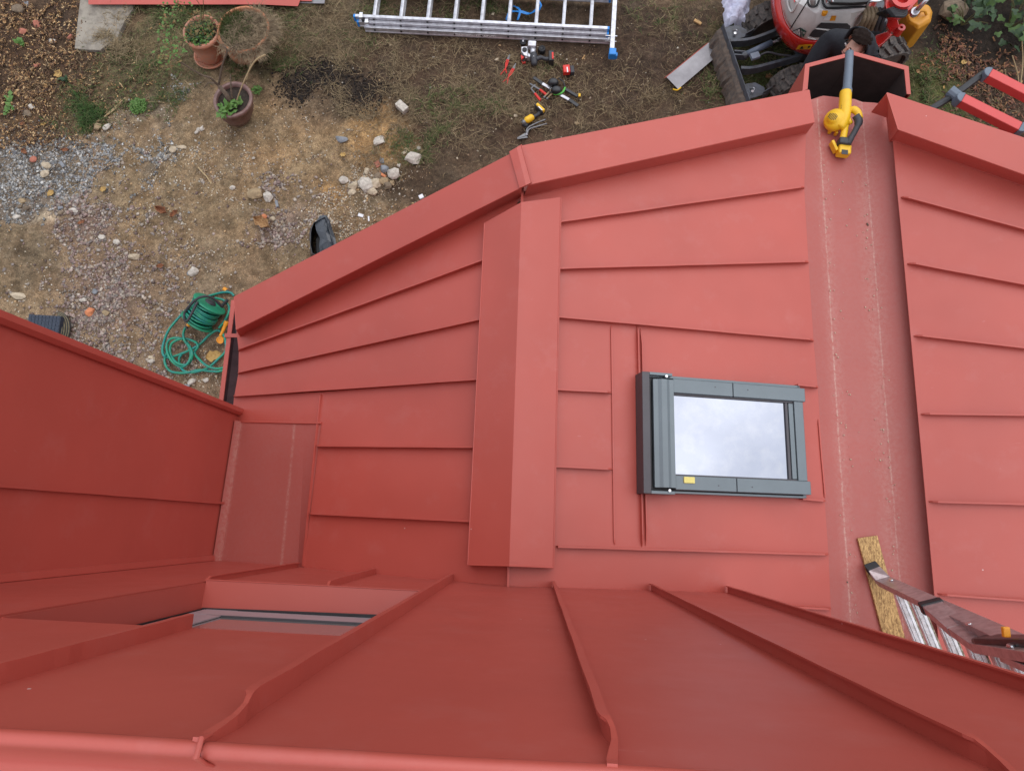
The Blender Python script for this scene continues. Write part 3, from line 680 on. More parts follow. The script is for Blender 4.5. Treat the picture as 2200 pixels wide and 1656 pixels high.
verge(vz((1906, 200), ZV0), onpl(2330, 340, (-.24, 0, 1), 3.19-.24*1.72), vz((1931, 279), ZV0), onpl(2400, 446, (-.24, 0, 1), 3.19-.24*1.72), aRR((1921, 302)), aRR((2400, 470)), end0=False)
# closed end of the right verge, facing the valley
e = [vz((1906, 200), ZV0), vz((1931, 279), ZV0)]; dn = [at(1903, 232, 3.02), at(1912, 305, 3.02)]
g = G(); g.slab([e[0], e[1], dn[1], dn[0]], .004, Vector((1, 0, 0))); g.slab([e[1], dn[1], aRR((1921, 302)), e[1]+Vector((.01, 0, 0))], .002, Vector((0, 1, 0))); g.build('verge_end_cap', M_red, house)
# joint cover where the two cappings meet
za = 3.472
g = G(); J = [vz((1094, 326), za-.010), vz((1110, 317), za+.003), vz((1120, 311), za), vz((1142, 392), za), vz((1130, 398), za+.003), vz((1116, 404), za-.010)]
g.loft([[J[0], J[1], J[2], J[2]-UP*.01, J[1]-UP*.01, J[0]-UP*.01], [J[5], J[4], J[3], J[3]-UP*.01, J[4]-UP*.01, J[5]-UP*.01]]); g.build('joint_cover', M_red, house)
g = G(); g.tube([vz((1120, 311), za+.001), vz((1142, 392), za+.001)], .0025, 6); g.build('joint_rib', M_red, house)

# --- valley gutter
ZVF = 2.955
yv0, yv1 = at(1800, 215, ZVF).y, -2.4
prof = [(1.285, zR(1.285)-.004), (1.36, 2.984), (1.435, 2.956), (1.47, ZVF), (1.63, ZVF), (1.668, 2.957), (1.72, 2.985), (1.83, 3.015)]
ys = [yv1+(yv0-yv1)*i/24 for i in range(25)]
V = []; n = len(prof)
for j, y in enumerate(ys):
    for (x, z) in prof: V.append((x, y+(0 if j < 24 else (.05-.45*abs(x-1.53))), z+random.uniform(-.0008, .0008)))
F = [(j*n+i, j*n+i+1, (j+1)*n+i+1, (j+1)*n+i) for j in range(24) for i in range(n-1)]
mesh('valley_sheet', V, F, M_dust, house, smooth=True)
# folded end of the valley sheet hanging over the hopper
k = V[-n:]
g = G()
for i in range(n-1):
    a, b = Vector(k[i]), Vector(k[i+1]); g.slab([a, b, b+Vector((0, .03, -.05)), a+Vector((0, .03, -.05))], .003)
g.build('valley_end_fold', M_dust, house)
# --- roof beyond the valley
RRb = ((1921, 302), (2400, 470))
RRs = [((1929, 425), (2200, 498)), ((1943, 567), (2200, 615)), ((1957, 722), (2200, 750)), ((1972, 890), (2200, 893)), ((1989, 1077), (2200, 1083)), ((2008, 1275), (2200, 1288))]
lines = [((1918, 300), (2400, 470))]+[(a, ext(a, b, 2420)) for a, b in RRs]+[((2028, 1500), (2420, 1520)), ((2055, 1800), (2420, 1800)), ((2101, 2300), (2420, 2300))]
tray_set(lines, aRR)
for a, b in RRs+[((2025, 1500), (2420, 1520))]:
    rib('roof_seam', aRR((a[0]+6, a[1])), aRR(ext(a, b, 2420)), .028, PRR[0], NR, t0=.03, t1=0)
g = G(); a, b = aRR((1918, 300)), aRR((2101, 2300)); dd = Vector((0.004, 0, -.010))
g.slab([a, b, b+dd, a+dd], .003, Vector((-1, 0, 0))); g.build('eave_edge', M_red, house)

# --- eaves gutter on the left with its bracket
gx0 = at(481, 800, 2.50).x; gx1 = gx0+.115; gy0, gy1 = .30, at(500, 645, 2.50).y
g = G(); pr = [(0, .0), (0, -.07), (.035, -.10), (.08, -.10), (.115, -.07), (.115, -.01), (.112, -.01), (.112, -.068), (.078, -.096), (.037, -.096), (.004, -.068), (.004, 0)]
g.loft([[Vector((gx0+a, y, 2.50+b)) for a, b in pr] for y in (gy0, gy1)]); g.build('gutter', simple('stained_gutter_metal', (.13, .075, .085), .45, scale=20, col2=(.09, .055, .06)), house, label='dusty red box gutter along the left eave')
g = G(); g.box((gx0+.006, (gy0+gy1)/2, 2.502), (.026, gy1-gy0, .010)); g.build('gutter_bead', M_red, house, bevel=.003)
yb = at(497, 722, 2.50).y; g = G(); g.box((gx0+.05, yb, 2.512), (.13, .022, .006)); g.box((gx0-.010, yb, 2.49), (.006, .022, .04)); g.build('gutter_bracket', M_red, house)
g = G(); g.tube([(gx0+.05, gy0+.25, 2.42), (gx0+.05, gy0+.25, .05)], .035, 12); g.build('downpipe', M_red, house)

# --- outer walls of the low part (below the roof)
g = G()
oc = [(-1.62, -.3), (-1.62, vz((503, 638), 2.76).y-.03), (-.11, vz((1105, 322), 3.455).y-.03), (1.30, vz((1738, 194), 3.115).y-.03), (1.53, yv0-.03), (1.75, vz((1906, 200), ZV0).y-.03), (4.5, .95)]
zt = [2.52, 2.52, 3.18, 2.82, 2.8, 2.85, 3.5]
for i in range(len(oc)-1):
    a, b = oc[i], oc[i+1]; g.slab([(a[0], a[1], 0), (b[0], b[1], 0), (b[0], b[1], zt[i+1]), (a[0], a[1], zt[i])], .08, Vector((b[1]-a[1], a[0]-b[0], 0)).normalized()*-1)
g.build('outer_wall', M_red, house)

# --- hopper head at the end of the valley
hz = 2.90
ho = [(1724, 196), (1730, 138), (1835, 111), (1952, 143), (1957, 203)]; hi = [(1735, 192), (1739, 144), (1835, 119), (1943, 150), (1948, 202)]
O = [at(*p, hz) for p in ho]; I = [at(*p, hz) for p in hi]
g = G()
for i in range(4): g.slab([O[i], O[i+1], I[i+1], I[i]], .004, UP)
hop = g.build('hopper_head', M_red, house, label='open red prow shaped rainwater hopper with dark inside')
g = G(); dn = Vector((0, 0, -.42)); taper = Vector((0, -.04, 0))
for i in range(4): g.slab([O[i]-Vector((0, 0, .005)), O[i+1]-Vector((0, 0, .005)), O[i+1]+dn, O[i]+dn], .002, (Vector((O[i+1].y-O[i].y, O[i].x-O[i+1].x, 0))).normalized()*-1)
g.build('hopper_outer_face', M_red, house)
g = G(); dn2 = Vector((0, 0, -.40))
for i in range(4): g.slab([I[i]-Vector((0, 0, .006)), I[i+1]-Vector((0, 0, .006)), I[i+1]+dn2, I[i]+dn2], .002, (Vector((I[i+1].y-I[i].y, I[i].x-I[i+1].x, 0))).normalized())
bk = [Vector((I[0].x, I[0].y-.10, hz-.06)), Vector((1.53, yv0-.02, hz-.06)), Vector((I[4].x, I[4].y-.10, hz-.06))]
for i in range(2): g.slab([bk[i], bk[i+1], bk[i+1]+dn2, bk[i]+dn2], .002, Vector((0, 1, 0)))
g.slab([I[0]+dn2, I[1]+dn2, I[2]+dn2, I[3]+dn2, I[4]+dn2, bk[2]+dn2, bk[0]+dn2], .004, UP)
g.build('hopper_lining', M_in, house)
g = G()
for i in range(2): g.slab([bk[i]+Vector((0, .0, .03)), bk[i+1]+Vector((0, .0, .03)), bk[i+1]+Vector((0, .035, .025)), bk[i]+Vector((0, .035, .025))], .02, UP)
g.build('timber_edge', M_wood, house)

# --- tall wall: panels, ribs, window, coping
ZT = 5.452                                   # top of the wall
def wp(x, z, off=0): return Vector((x, -.235-.012*x+off, z))
WS = [-1.60, -1.115, -.70, -.33, .092, .505, .845]
def zfoot(x): return (zL(x) if x < XRI else zR(x))-.06
NW = Vector((.012, 1, 0)).normalized()
WZ0, WZ1 = 3.845, 4.745                      # window opening
def wpanel(x0, x1, z0a, z0b, z1, amp=.003): return sheet('wall_panel', [wp(x0, z0a), wp(x1, z0b), wp(x1, z1), wp(x0, z1)], amp, nu=5, nv=14, nrm=NW)
wpanel(WS[0], WS[1], zfoot(WS[0])-.1, zfoot(WS[1]), ZT)
wpanel(WS[1], WS[2], zfoot(WS[1]), zfoot(WS[2]), WZ0); wpanel(WS[2], WS[3], zfoot(WS[2]), zfoot(WS[3]), WZ0)
wpanel(WS[1], WS[2], WZ1, WZ1, ZT); wpanel(WS[2], WS[3], WZ1, WZ1, ZT)
wpanel(WS[3], WS[4], zfoot(WS[3]), zfoot(WS[4]), ZT); wpanel(WS[4], WS[5], zfoot(WS[4]), zfoot(WS[5]), ZT); wpanel(WS[5], WS[6], zfoot(WS[5]), zfoot(WS[6]), ZT)
def wrib(x, z0, z1, lip=(-1, 0, 0), h=.030, end=True):
    # upright seam; its top end dips and folds over the coping
    d = 0; g = G(); t = .0028; side = Vector((1, -.012, 0)); s = -1 if lip[0] < 0 else 1
    zs = [z0+(z1-.13-z0)*i/18 for i in range(19)]; rings = []; r = random.Random(int(x*999))
    prof = lambda hh, lw: [(-t*s, -.003), (-t*s, hh), (lw*s, hh), (lw*s, hh-.004), (t*s, hh-.005), (t*s, -.003)]
    for z in zs:
        o = r.uniform(-.0012, .0012); rings.append([wp(x, z)+side*(a+o)+NW*b for a, b in prof(h*(1+r.uniform(-.02, .02)), .010)])
    if end:
        for dz_, hh, lw, o in ((.11, h*.97, .009, .001), (.10, h*.90, .004, .002), (.085, h*.72, .0032, .004), (.06, h*.52, .0045, .004), (.035, h*.40, .007, .001), (.012, h*.30, .009, -.002), (-.004, h*.32, .008, -.004)):
            rings.append([wp(x, z1-dz_)+side*(a+o)+NW*b for a, b in prof(hh, lw)])
    else:
        rings.append([wp(x, z1-.03)+side*a+NW*b for a, b in prof(h*.9, .008)]); rings.append([wp(x, z1)+side*a+NW*b for a, b in prof(h*.2, .003)])
    g.loft(rings); return g.build('wall_seam', M_red, house)
zf = lambda x: zfoot(x)+.075
wrib(WS[1], zf(WS[1]), WZ0-.02, (1, 0, 0), .022, False); wrib(WS[2], zf(WS[2]), WZ0-.05, h=.024, end=False)
wrib(WS[2], WZ1+.0, ZT, h=.028)
wrib(WS[3], zf(WS[3]), ZT, h=.031); wrib(WS[4], zf(WS[4]), ZT, h=.026); wrib(WS[5], zf(WS[5]), ZT, h=.028); wrib(WS[6], zf(WS[6]), ZT, h=.028)
# window in the wall
wx0, wx1, dp = -1.100, -.345, .085
win = empty('wall_window', (0, 0, 0)); win.parent = house; ORG[win.name] = Vector((0, 0, 0)); win['label'] = 'recessed upright window in the tall wall'
def wi(x, z, o=0): return wp(x, z, -dp+o)
g = G(); g.slab([wp(wx0, WZ0, .012), wp(wx1, WZ0, .012), wi(wx1, WZ0+.012), wi(wx0, WZ0+.012)], .004, UP); g.slab([wp(wx0, WZ0, .012), wp(wx1, WZ0, .012), wp(wx1, WZ0-.03, .012), wp(wx0, WZ0-.03, .012)], .004, Vector((0, 1, 0)))
g.tube([wp(wx0, WZ0, .012), wp(wx1, WZ0, .012)], .0025, 6)
g.build('window_sill', M_red, win)
g = G(); g.slab([wp(wx0, WZ0, .002), wi(wx0, WZ0), wi(wx0, WZ1), wp(wx0, WZ1, .002)], .004, Vector((1, 0, 0))); g.build('left_reveal', M_red, win)
g = G(); g.slab([wp(wx1, WZ0, -.001), wi(wx1, WZ0), wi(wx1, WZ1), wp(wx1, WZ1, -.001)], .004, Vector((-1, 0, 0))); g.slab([wp(wx0, WZ1, .0), wp(wx1, WZ1, .0), wi(wx1, WZ1), wi(wx0, WZ1)], .004, UP); g.build('head_reveal', M_red, win)
g = G(); g.box(wi((wx0+wx1)/2, WZ0+.016, .006), (wx1-wx0-.01, .014, .010)); g.box(wi(wx0+.006, (WZ0+WZ1)/2, .003), (.005, .007, WZ1-WZ0)); g.build('black_gasket', M_plastic, win)
g = G(); g.box(wi((wx0+wx1)/2, WZ0+.024, .0015), (wx1-wx0-.03, .004, .003)); g.box(wi(wx0+.017, (WZ0+WZ1)/2, .0015), (.003, .004, WZ1-WZ0-.03)); g.build('glass_edge', M_tealedge, win)
M_lil = simple('pale_lilac_frame_reflection', (.36, .31, .33), .35, var=.05, scale=8)  # pale sill reflection and frame behind the glass, painted as lilac strips
g = G(); g.box(wi((wx0+wx1)/2, WZ0+.085, .004), (wx1-wx0-.04, .004, .105), ax=[Vector((1, -.012, 0)), NW, UP]); g.build('frame_reflection_strip', M_lil, win)
g = G(); g.box(wi(wx0+.075, (WZ0+WZ1)/2, .0035), (.105, .004, WZ1-WZ0-.03), ax=[Vector((1, -.012, 0)), NW, UP]); g.build('frame_reflection_strip', M_lil, win)
g = G(); g.box(wi((wx0+wx1)/2, WZ0+.142, .003), (wx1-wx0-.16, .005, .008), ax=[Vector((1, -.012, 0)), NW, UP]); g.build('glazing_bead', M_greyd, win)  # dark line in that painted reflection, set on as a bar
g = G(); g.slab([wi(wx0+.01, WZ0+.02), wi(wx1-.005, WZ0+.02), wi(wx1-.005, WZ1), wi(wx0+.01, WZ1)], .006, NW); g.build('pane', M_wglass, win)
# corner board at the jamb, turning the wall cladding into the reveal
rib('jamb_fold', wp(wx0-.012, WZ0-.02), wp(wx0-.012, ZT-.5), .006, NW, (-1, 0, 0), t=.004, lw=.006, t0=0, t1=0)
# side wall on the left, square to the tall wall
XS = -1.60; YE = .545
def sp(y, z, o=0): return Vector((XS+o, y, z))
NX = Vector((1, 0, 0))
sheet('wall_panel', [sp(YE, 2.52), sp(.07, 2.52), sp(.07, ZT), sp(YE, ZT)], .003, nu=5, nv=14, nrm=NX)
sheet('wall_panel', [sp(.07, 2.52), sp(-.235, 2.52), sp(-.235, ZT), sp(.07, ZT)], .003, nu=5, nv=14, nrm=NX)
rib('wall_seam', sp(.072, 2.60), sp(.072, ZT), .016, NX, (0, -1, 0), t=.003, lw=.008, t0=.01, t1=0)
g = G(); g.loft([[sp(-.222, z, -.001), sp(-.190, z, -.001), sp(-.190, z, .010), sp(-.214, z, .014)] for z in (2.66, ZT)]); g.build('corner_fold', M_red, house)
g = G(); g.loft([[sp(YE, z), sp(YE+.02, z), sp(YE+.026, z, .028), sp(YE+.004, z, .030), sp(YE-.010, z, .016), sp(YE-.010, z, .002)] for z in (2.615, ZT)]); g.build('edge_trim', M_red, house)
g = G(); g.box(sp(YE-.004, 2.60, .018), (.045, .03, .035)); g.build('edge_trim_end', M_red, house)
# coping: rolled nose, gutter line, flat top
nose = [(.000, -.012), (.0045, -.006), (.0055, .000), (.0035, .006), (-.002, .009), (-.008, .007), (-.012, .001), (-.018, -.010), (-.036, -.034), (-.046, -.036), (-.056, -.030), (-.10, -.046), (-.34, -.15)]
for (x0, x1) in ((-2.3, -.3301), (-.3299, 1.6)):
    rings = []
    m = 14
    for i in range(m+1):
        x = x0+(x1-x0)*i/m; w = random.uniform(-.0012, .0012)
        rings.append([wp(x, ZT+b+w*.5, a+w) for a, b in nose])
    n = len(nose); V = [p for r in rings for p in r]; F = [(j*n+i, j*n+i+1, (j+1)*n+i+1, (j+1)*n+i) for j in range(m) for i in range(n-1)]
    mesh('coping', V, F, M_red, house, smooth=True)
g = G(); g.tube([wp(-.330, ZT-.012, .0085), wp(-.331, ZT+.008, .010), wp(-.329, ZT+.020, -.004), wp(-.327, ZT+.004, -.014), wp(-.325, ZT-.014, -.022)], [.002, .003, .0035, .0025, .002], 8); g.build('coping_joint', M_red, house)
# bodies behind the sheets
g = G(); g.prism([(-1.55, -.34), (-1.55, -2.6), (.80, -2.6), (.80, -.34)], 0, ZT-.05); g.prism([(-2.9, .50), (-2.9, -2.6), (-1.64, -2.6), (-1.64, .50)], 0, ZT-.02)
g.build('wall_core', M_wood, house)
sheet('wall_panel', [Vector((.846, -.245, zR(.85)-.1)), Vector((.846, -2.6, zR(.85)-.1)), Vector((.846, -2.6, ZT)), Vector((.846, -.245, ZT))], .002, nrm=NX)
sheet('wall_panel', [Vector((-1.62, YE, 0)), Vector((-2.9, YE, 0)), Vector((-2.9, YE, ZT)), Vector((-1.62, YE, ZT))], .002, nrm=Vector((0, 1, 0)))

# --- roof window
rw = empty('roof_window', (0, 0, 0)); rw.parent = house; ORG[rw.name] = Vector((0, 0, 0)); rw['label'] = 'grey framed roof window reflecting white clouds'
c00, c10, c11, c01 = aR((1396, 803), .07), aR((1727, 828), .07), aR((1741, 1070), .07), aR((1394, 1057), .07)
ux = ((c10-c00)+(c11-c01)).normalized(); nn = Vector(PR[0]).normalized(); vy = nn.cross(ux).normalized(); cc = (c00+c10+c11+c01)/4
ux = vy.cross(nn)
LU = ((c10-c00).length+(c11-c01).length)/2; LV_ = ((c01-c00).length+(c11-c10).length)/2
def wloc(u, v, w=0): return cc+ux*((u-.5)*LU)+vy*((.5-v)*LV_)+nn*w
def wbox(g, u0, u1, v0, v1, w0, w1): return g.add([wloc(u, v, w) for w in (w0, w1) for v in (v0, v1) for u in (u0, u1)], [(0, 2, 3, 1), (4, 5, 7, 6), (0, 1, 5, 4), (2, 6, 7, 3), (0, 4, 6, 2), (1, 3, 7, 5)])
H0 = -.066
g = G(); wbox(g, -.045, .0, -.012, 1.012, H0, .012); g.build('top_flashing', M_greyd, rw, bevel=.002)
g = G(); wbox(g, 0, .14, -.012, .012, H0, .013); g.build('flashing_lip', M_grey, rw, bevel=.001); g = G(); wbox(g, 0, .14, .988, 1.012, H0, .013); g.build('flashing_lip', M_grey, rw, bevel=.001)
g = G(); wbox(g, .0, .985, .0, .022, H0, -.012); wbox(g, .0, .985, .982, 1.0, H0, -.012); wbox(g, .965, .985, .0, 1.0, H0, -.012); g.build('side_flashing', M_grey, rw, bevel=.001)
g = G(); wbox(g, .008, .985, .022, .978, H0, -.025); wbox(g, .0, .02, .03, .97, -.03, -.01); g.build('inner_casing', M_black, rw)
g = G(); rr = []
for u, w in ((.025, -.012), (.025, .006), (.05, .012), (.068, .020), (.10, .020), (.118, .016), (.144, .016), (.147, -.012)): rr.append((u, w))
g.loft([[wloc(u, v, w) for u, w in rr] for v in (.045, .958)]); g.build('top_hood', M_grey, rw)
for v0, v1, a, b in ((.030, .152, 0, 1), (.855, .972, 0, 1)):
    g = G(); wbox(g, .148, .523, v0, v1, -.02, .008); g.build('side_cover', M_grey, rw, bevel=.003)
    g = G(); wbox(g, .527, 1.0, v0, v1, -.02, .008); g.build('side_cover', M_grey, rw, bevel=.003)
g = G(); wbox(g, .925, .985, .152, .855, -.02, .004); g.build('bottom_cover', M_grey, rw, bevel=.003)
g = G(); wbox(g, .892, .922, .172, .840, -.02, -.002); g.build('sash_bar', M_grey, rw, bevel=.002)
g = G(); wbox(g, .148, .95, .152, .168, -.02, -.004); wbox(g, .148, .95, .842, .857, -.02, -.004); wbox(g, .872, .888, .168, .842, -.02, -.006); g.build('glazing_bead', M_greyd, rw, bevel=.001)
g = G(); wbox(g, .152, .876, .170, .840, -.02, -.0135); g.build('pane', M_glass, rw)
g = G(); wbox(g, .196, .262, .862, .915, -.0, .014); g.build('date_tag', simple('pale_yellow_tag', (.72, .62, .18), .5, var=.04), rw, bevel=.002)
for (u, v) in ((.10, .018), (.105, .982)):
    g = G(); g.lathe(wloc(u, v, .0), [(.0, .020), (.006, .020), (.006, .0)], 10, (ux, vy, nn)); g.build('screw', M_zinc, rw)
for (u, v) in ((.41, .078), (.62, .082), (.41, .925), (.62, .925)):
    g = G(); g.lathe(wloc(u, v, .008), [(.0, .001), (.0028, .001), (.0028, 0)], 8, (ux, vy, nn)); g.build('screw', M_greyd, rw)

# ================================================================ THINGS ON THE ROOF
def plank(g, a, b, w, t, up=UP):           # bar from a to b, width w, thickness t along up
    a = Vector(a); b = Vector(b); d = (b-a).normalized(); s = d.cross(up).normalized(); u = s.cross(d).normalized()
    return g.box((a+b)/2, ((b-a).length, w, t), ax=[d, s, u])
# --- cordless blower lying in the valley
ZV = ZVF+.004
bl = empty('leaf_blower', at(1805, 270, ZV), 'yellow cordless blower lying in the roof valley with its grey nozzle over the hopper', 'blower')
B = lambda px, py, h: at(px, py, ZV+h)
g = G(); g.tube(bez([B(1825, 113, .085), B(1823, 150, .085), B(1820, 188, .082), B(1818, 202, .082)], 4), [.0205]*5+[.0215]*4+[.026]*3+[.027], 16); g.build('nozzle', M_capg, bl, smooth=True)
g = G(); g.tube([B(1825, 112.5, .085), B(1825, 114, .085)], .016, 14); g.build('nozzle_mouth', M_black, bl)
g = G(); g.tube(bez([B(1817, 198, .082), B(1816, 215, .082), B(1815, 235, .078), B(1812, 256, .07), B(1802, 276, .06)], 4), [.028]+[.029]*4+[.030]*4+[.031]*4+[.031, .030, .028, .022], 14); g.build('throat', M_yel, bl, smooth=True)
# volute: a disc standing on its edge, axis tilted up to the left
c = B(1794, 258, .055); axn = Vector((-.62, -.05, .78)).normalized(); ax1 = axn.cross(Vector((0, 1, 0))).normalized(); ax2 = axn.cross(ax1)
g = G(); g.lathe(c, [(.0, -.034), (.040, -.034), (.051, -.028), (.056, -.012), (.056, .004), (.051, .018), (.042, .026), (.030, .028), (.028, .037), (.014, .040), (.0, .040)], 28, (ax1, ax2, axn)); g.build('fan_housing', M_yel, bl, smooth=True)
for k in range(6):
    t = k*math.pi/6; d = ax1*math.cos(.9)+ax2*math.sin(.9); e_ = axn.cross(d)
    g = G(); g.box(c+axn*.0405+e_*(-.020+.008*k), (.034*math.sqrt(max(.1, 1-((k-2.5)/3.2)**2)), .003, .002), ax=[d, e_, axn]); g.build('intake_slot', M_plastic, bl)
g = G(); g.box(B(1783, 282, .018), (.014, .018, .03)); g.build('foot', M_yel, bl, bevel=.003)
g = G(); g.box(B(1796, 287, .018), (.014, .014, .03)); g.build('foot', M_yel, bl, bevel=.003)
g = G(); g.tube(bez([B(1812, 262, .06), B(1815, 277, .055), B(1811, 300, .05)], 4), [.022]*4+[.018]*5, 10, flat=.8); g.build('body_stem', M_yel, bl, smooth=True)
g = G(); g.tube(bez([B(1822, 240, .075), B(1833, 236, .085), B(1843, 243, .09), B(1846, 256, .088)], 4), [.016]*4+[.019]*4+[.018]*5, 10); g.build('handle_hood', M_yel, bl, smooth=True)
g = G(); g.tube(bez([B(1839, 249, .093), B(1845, 262, .09), B(1838, 280, .082), B(1828, 297, .07), B(1821, 310, .06)], 4), [.019]*3+[.020]*3+[.015]*6+[.017]*5, 10); g.build('grip', M_char, bl, smooth=True)
g = G(); g.tube([B(1820, 255, .07), B(1829, 266, .07)], [.016, .010], 8); g.build('motor_cover', M_yel, bl, smooth=True)
g = G(); g.box(B(1813, 306, .055), (.058, .036, .045), Matrix.Rotation(-.12, 3, 'Z')); g.build('battery_seat', M_char, bl, bevel=.008)
g = G(); g.box(B(1812, 325, .035), (.062, .052, .052), Matrix.Rotation(-.12, 3, 'Z')); g.build('battery', M_yel, bl, bevel=.008, seg=3)
g = G(); g.box(B(1791, 316, .028), (.016, .060, .040), Matrix.Rotation(.35, 3, 'Z')); g.build('battery_latch', M_yel, bl, bevel=.004)
g = G(); g.box(B(1815, 327, .0615), (.032, .026, .002), Matrix.Rotation(-.12, 3, 'Z')); g.build('battery_label', M_plastic, bl, bevel=.001)
def text(s_, name, size, origin, ex, ey, mat, parent, off=0, flat=False):
    cu = bpy.data.curves.new('lettering', 'FONT'); cu.body = s_; cu.size = size; cu.extrude = 0 if flat else size*.01; cu.align_x = 'CENTER'; cu.align_y = 'CENTER'
    to = bpy.data.objects.new('lettering', cu); me = to.to_mesh(); V = [v.co.copy() for v in me.vertices]; F = [tuple(p.vertices) for p in me.polygons]; to.to_mesh_clear(); bpy.data.objects.remove(to); bpy.data.curves.remove(cu)
    ex = Vector(ex).normalized(); ey = Vector(ey); ey = (ey-ex*ey.dot(ex)).normalized(); n = ex.cross(ey)
    if len(V) == 0: return None
    return mesh(name, [Vector(origin)+ex*v.x+ey*v.y+n*(v.z+off) for v in V], F, mat, parent)
text('DEWALT', 'lettering', .017, B(1809, 222, .092), at(1810, 215, 3.1)-at(1809, 232, 3.1), Vector((-1, 0, .6)), M_print, bl, .001)
# --- strip of OSB lying in the valley
zb = ZVF+.014
g = G(); g.slab([at(1843, 1156, zb), at(1885, 1150, zb), at(1972, 1470, zb), at(1928, 1480, zb)], .012, UP)
o = g.build('osb_strip', M_osb, None, bevel=.001); tag(o, 'strip of flaky oriented strand board lying in the valley under the ladder foot', 'board')
# --- folding ladder leaning against the right flank of the tall wall
ld = empty('folding_ladder', at(1893, 1236, zb), 'scuffed folding ladder with wide white rungs and black hinge standing on the board', 'ladder')
Pa = at(1896, 1247, 3.00); Pb = at(2200, 1388, 4.30); sv = (Pb-Pa); svn = sv.normalized()
rdir = Vector((.32, -.947, 0)); rdir = (rdir-svn*rdir.dot(svn)).normalized(); fn = svn.cross(rdir).normalized()
if fn.x > 0: fn = -fn
def lp(t, r=0, o=0): return Pa+sv*t+rdir*r+fn*o
M_stile = simple('scuffed_ladder_stile', (.46, .38, .38), .34, metal=.5, scale=34, col2=(.33, .26, .26), bmp=.0006)
RW = .36
g = G(); rings = []
def stile(g, pts, w, d):                   # pts: centres; w across face direction, d thickness along rdir
    rings = []
    for i, p in enumerate(pts):
        a = pts[max(0, i-1)]; b = pts[min(len(pts)-1, i+1)]; dd = (b-a).normalized(); u = dd.cross(rdir).normalized(); r = rdir
        rings.append([p+u*(w/2)-r*(d/2), p+u*(w/2)+r*(d/2), p-u*(w/2)+r*(d/2), p-u*(w/2)-r*(d/2)])
    g.loft(rings)
ft = at(1880, 1226, 2.995)
stile(g, [ft, lp(.02, 0, .0), lp(1.25)], .062, .026); g.build('stile', M_stile, ld, bevel=.002)
g = G(); stile(g, [p+rdir*RW for p in (ft, lp(.02), lp(1.25))], .062, .026); g.build('stile', M_stile, ld, bevel=.002)
g = G(); dd = (ft-lp(.02)).normalized(); g.box(ft+dd*.012, (.030, .066, .034), ax=[dd, dd.cross(rdir).normalized(), rdir]); g.build('rubber_foot', M_black, ld, bevel=.004)
g = G(); g.box(ft+dd*.012+rdir*RW, (.030, .066, .034), ax=[dd, dd.cross(rdir).normalized(), rdir]); g.build('rubber_foot', M_black, ld, bevel=.004)
# second leg of the folded ladder lies in front of the first
of2 = -.004
q0 = at(2004, 1303, 3.75); q1 = at(2062, 1352, 3.95); q2 = at(2112, 1386, 4.10); q3 = at(2235, 1405, 4.45)
g = G(); stile(g, [q0, q1], .066, .028); stile(g, [q1, q2, q3], .062, .028); g.build('folded_stile', M_stile, ld, bevel=.002)
dd = (q0-q1).normalized(); g = G(); g.box(q0+dd*.006, (.034, .074, .038), ax=[dd, dd.cross(rdir).normalized(), rdir]); g.build('rubber_foot', M_black, ld, bevel=.005)
g = G(); h0, h1 = at(2108, 1384, 4.10), at(2230, 1392, 4.42); dd = (h1-h0).normalized(); u = dd.cross(rdir).normalized()
g.loft([[h0+u*a+rdir*b for a, b in ((.014, -.022), (.014, .02), (-.022, .02), (-.022, -.022))], [h0+dd*.04+u*a+rdir*b for a, b in ((.024, -.026), (.024, .022), (-.028, .022), (-.028, -.026))], [h1+u*a+rdir*b for a, b in ((.030, -.026), (.030, .022), (-.016, .022), (-.016, -.026))]])
g.build('hinge', M_plastic, ld, bevel=.006)
g = G(); g.box(at(2161, 1357, 4.33), (.018, .026, .012)); g.build('hinge_lever', M_oran, ld, bevel=.003)
g = G(); stile(g, [at(2168, 1408, 4.26), at(2260, 1446, 4.5)], .05, .02); g.build('folded_stile', M_stile, ld, bevel=.002)
def rung(t, off, w=.052):
    c0 = lp(t, .013, off); c1 = lp(t, RW-.013, off); up2 = (fn*.25+Vector((0, 0, 1))).normalized(); wd = up2.cross(rdir).normalized()
    g = G()
    for k, (a, hh) in enumerate(((-.5, .0), (-.28, .006), (.05, .006), (.28, .006))): pass
    prof = [(-.5, -.02), (-.5, .004), (-.42, .008), (-.30, .004), (-.26, .010), (-.02, .011), (.02, .006), (.08, .006), (.12, .011), (.34, .010), (.38, .004), (.5, .004), (.5, -.02)]
    g.loft([[p+wd*(a*w)+up2*b for a, b in prof] for p in (c0, c1)]); r = g.build('rung', M_aluw, ld)
    g = G(); g.loft([[p+wd*(a*w)+up2*b for a, b in ((.40, .0), (.40, .0065), (.52, .0065), (.52, 0))] for p in (c0, c1)]); x = g.build('grimy_edge', M_dirt_edge, ld)
for k, (px, py) in enumerate(((1927, 1275), (1962, 1292), (2012, 1318), (2080, 1365), (2140, 1398), (2185, 1420))):
    best = min((i/400*1.1 for i in range(400)), key=lambda t: abs((lambda d: 1100-d[0]/d[2]*FPX)(RM.T @ (np.array(lp(t))-CPOS))-px))
    rung(best, .0 if k < 3 else .012, .040 if k < 3 else .044)
    if k >= 3: rung(best+.035, -.030, .036)
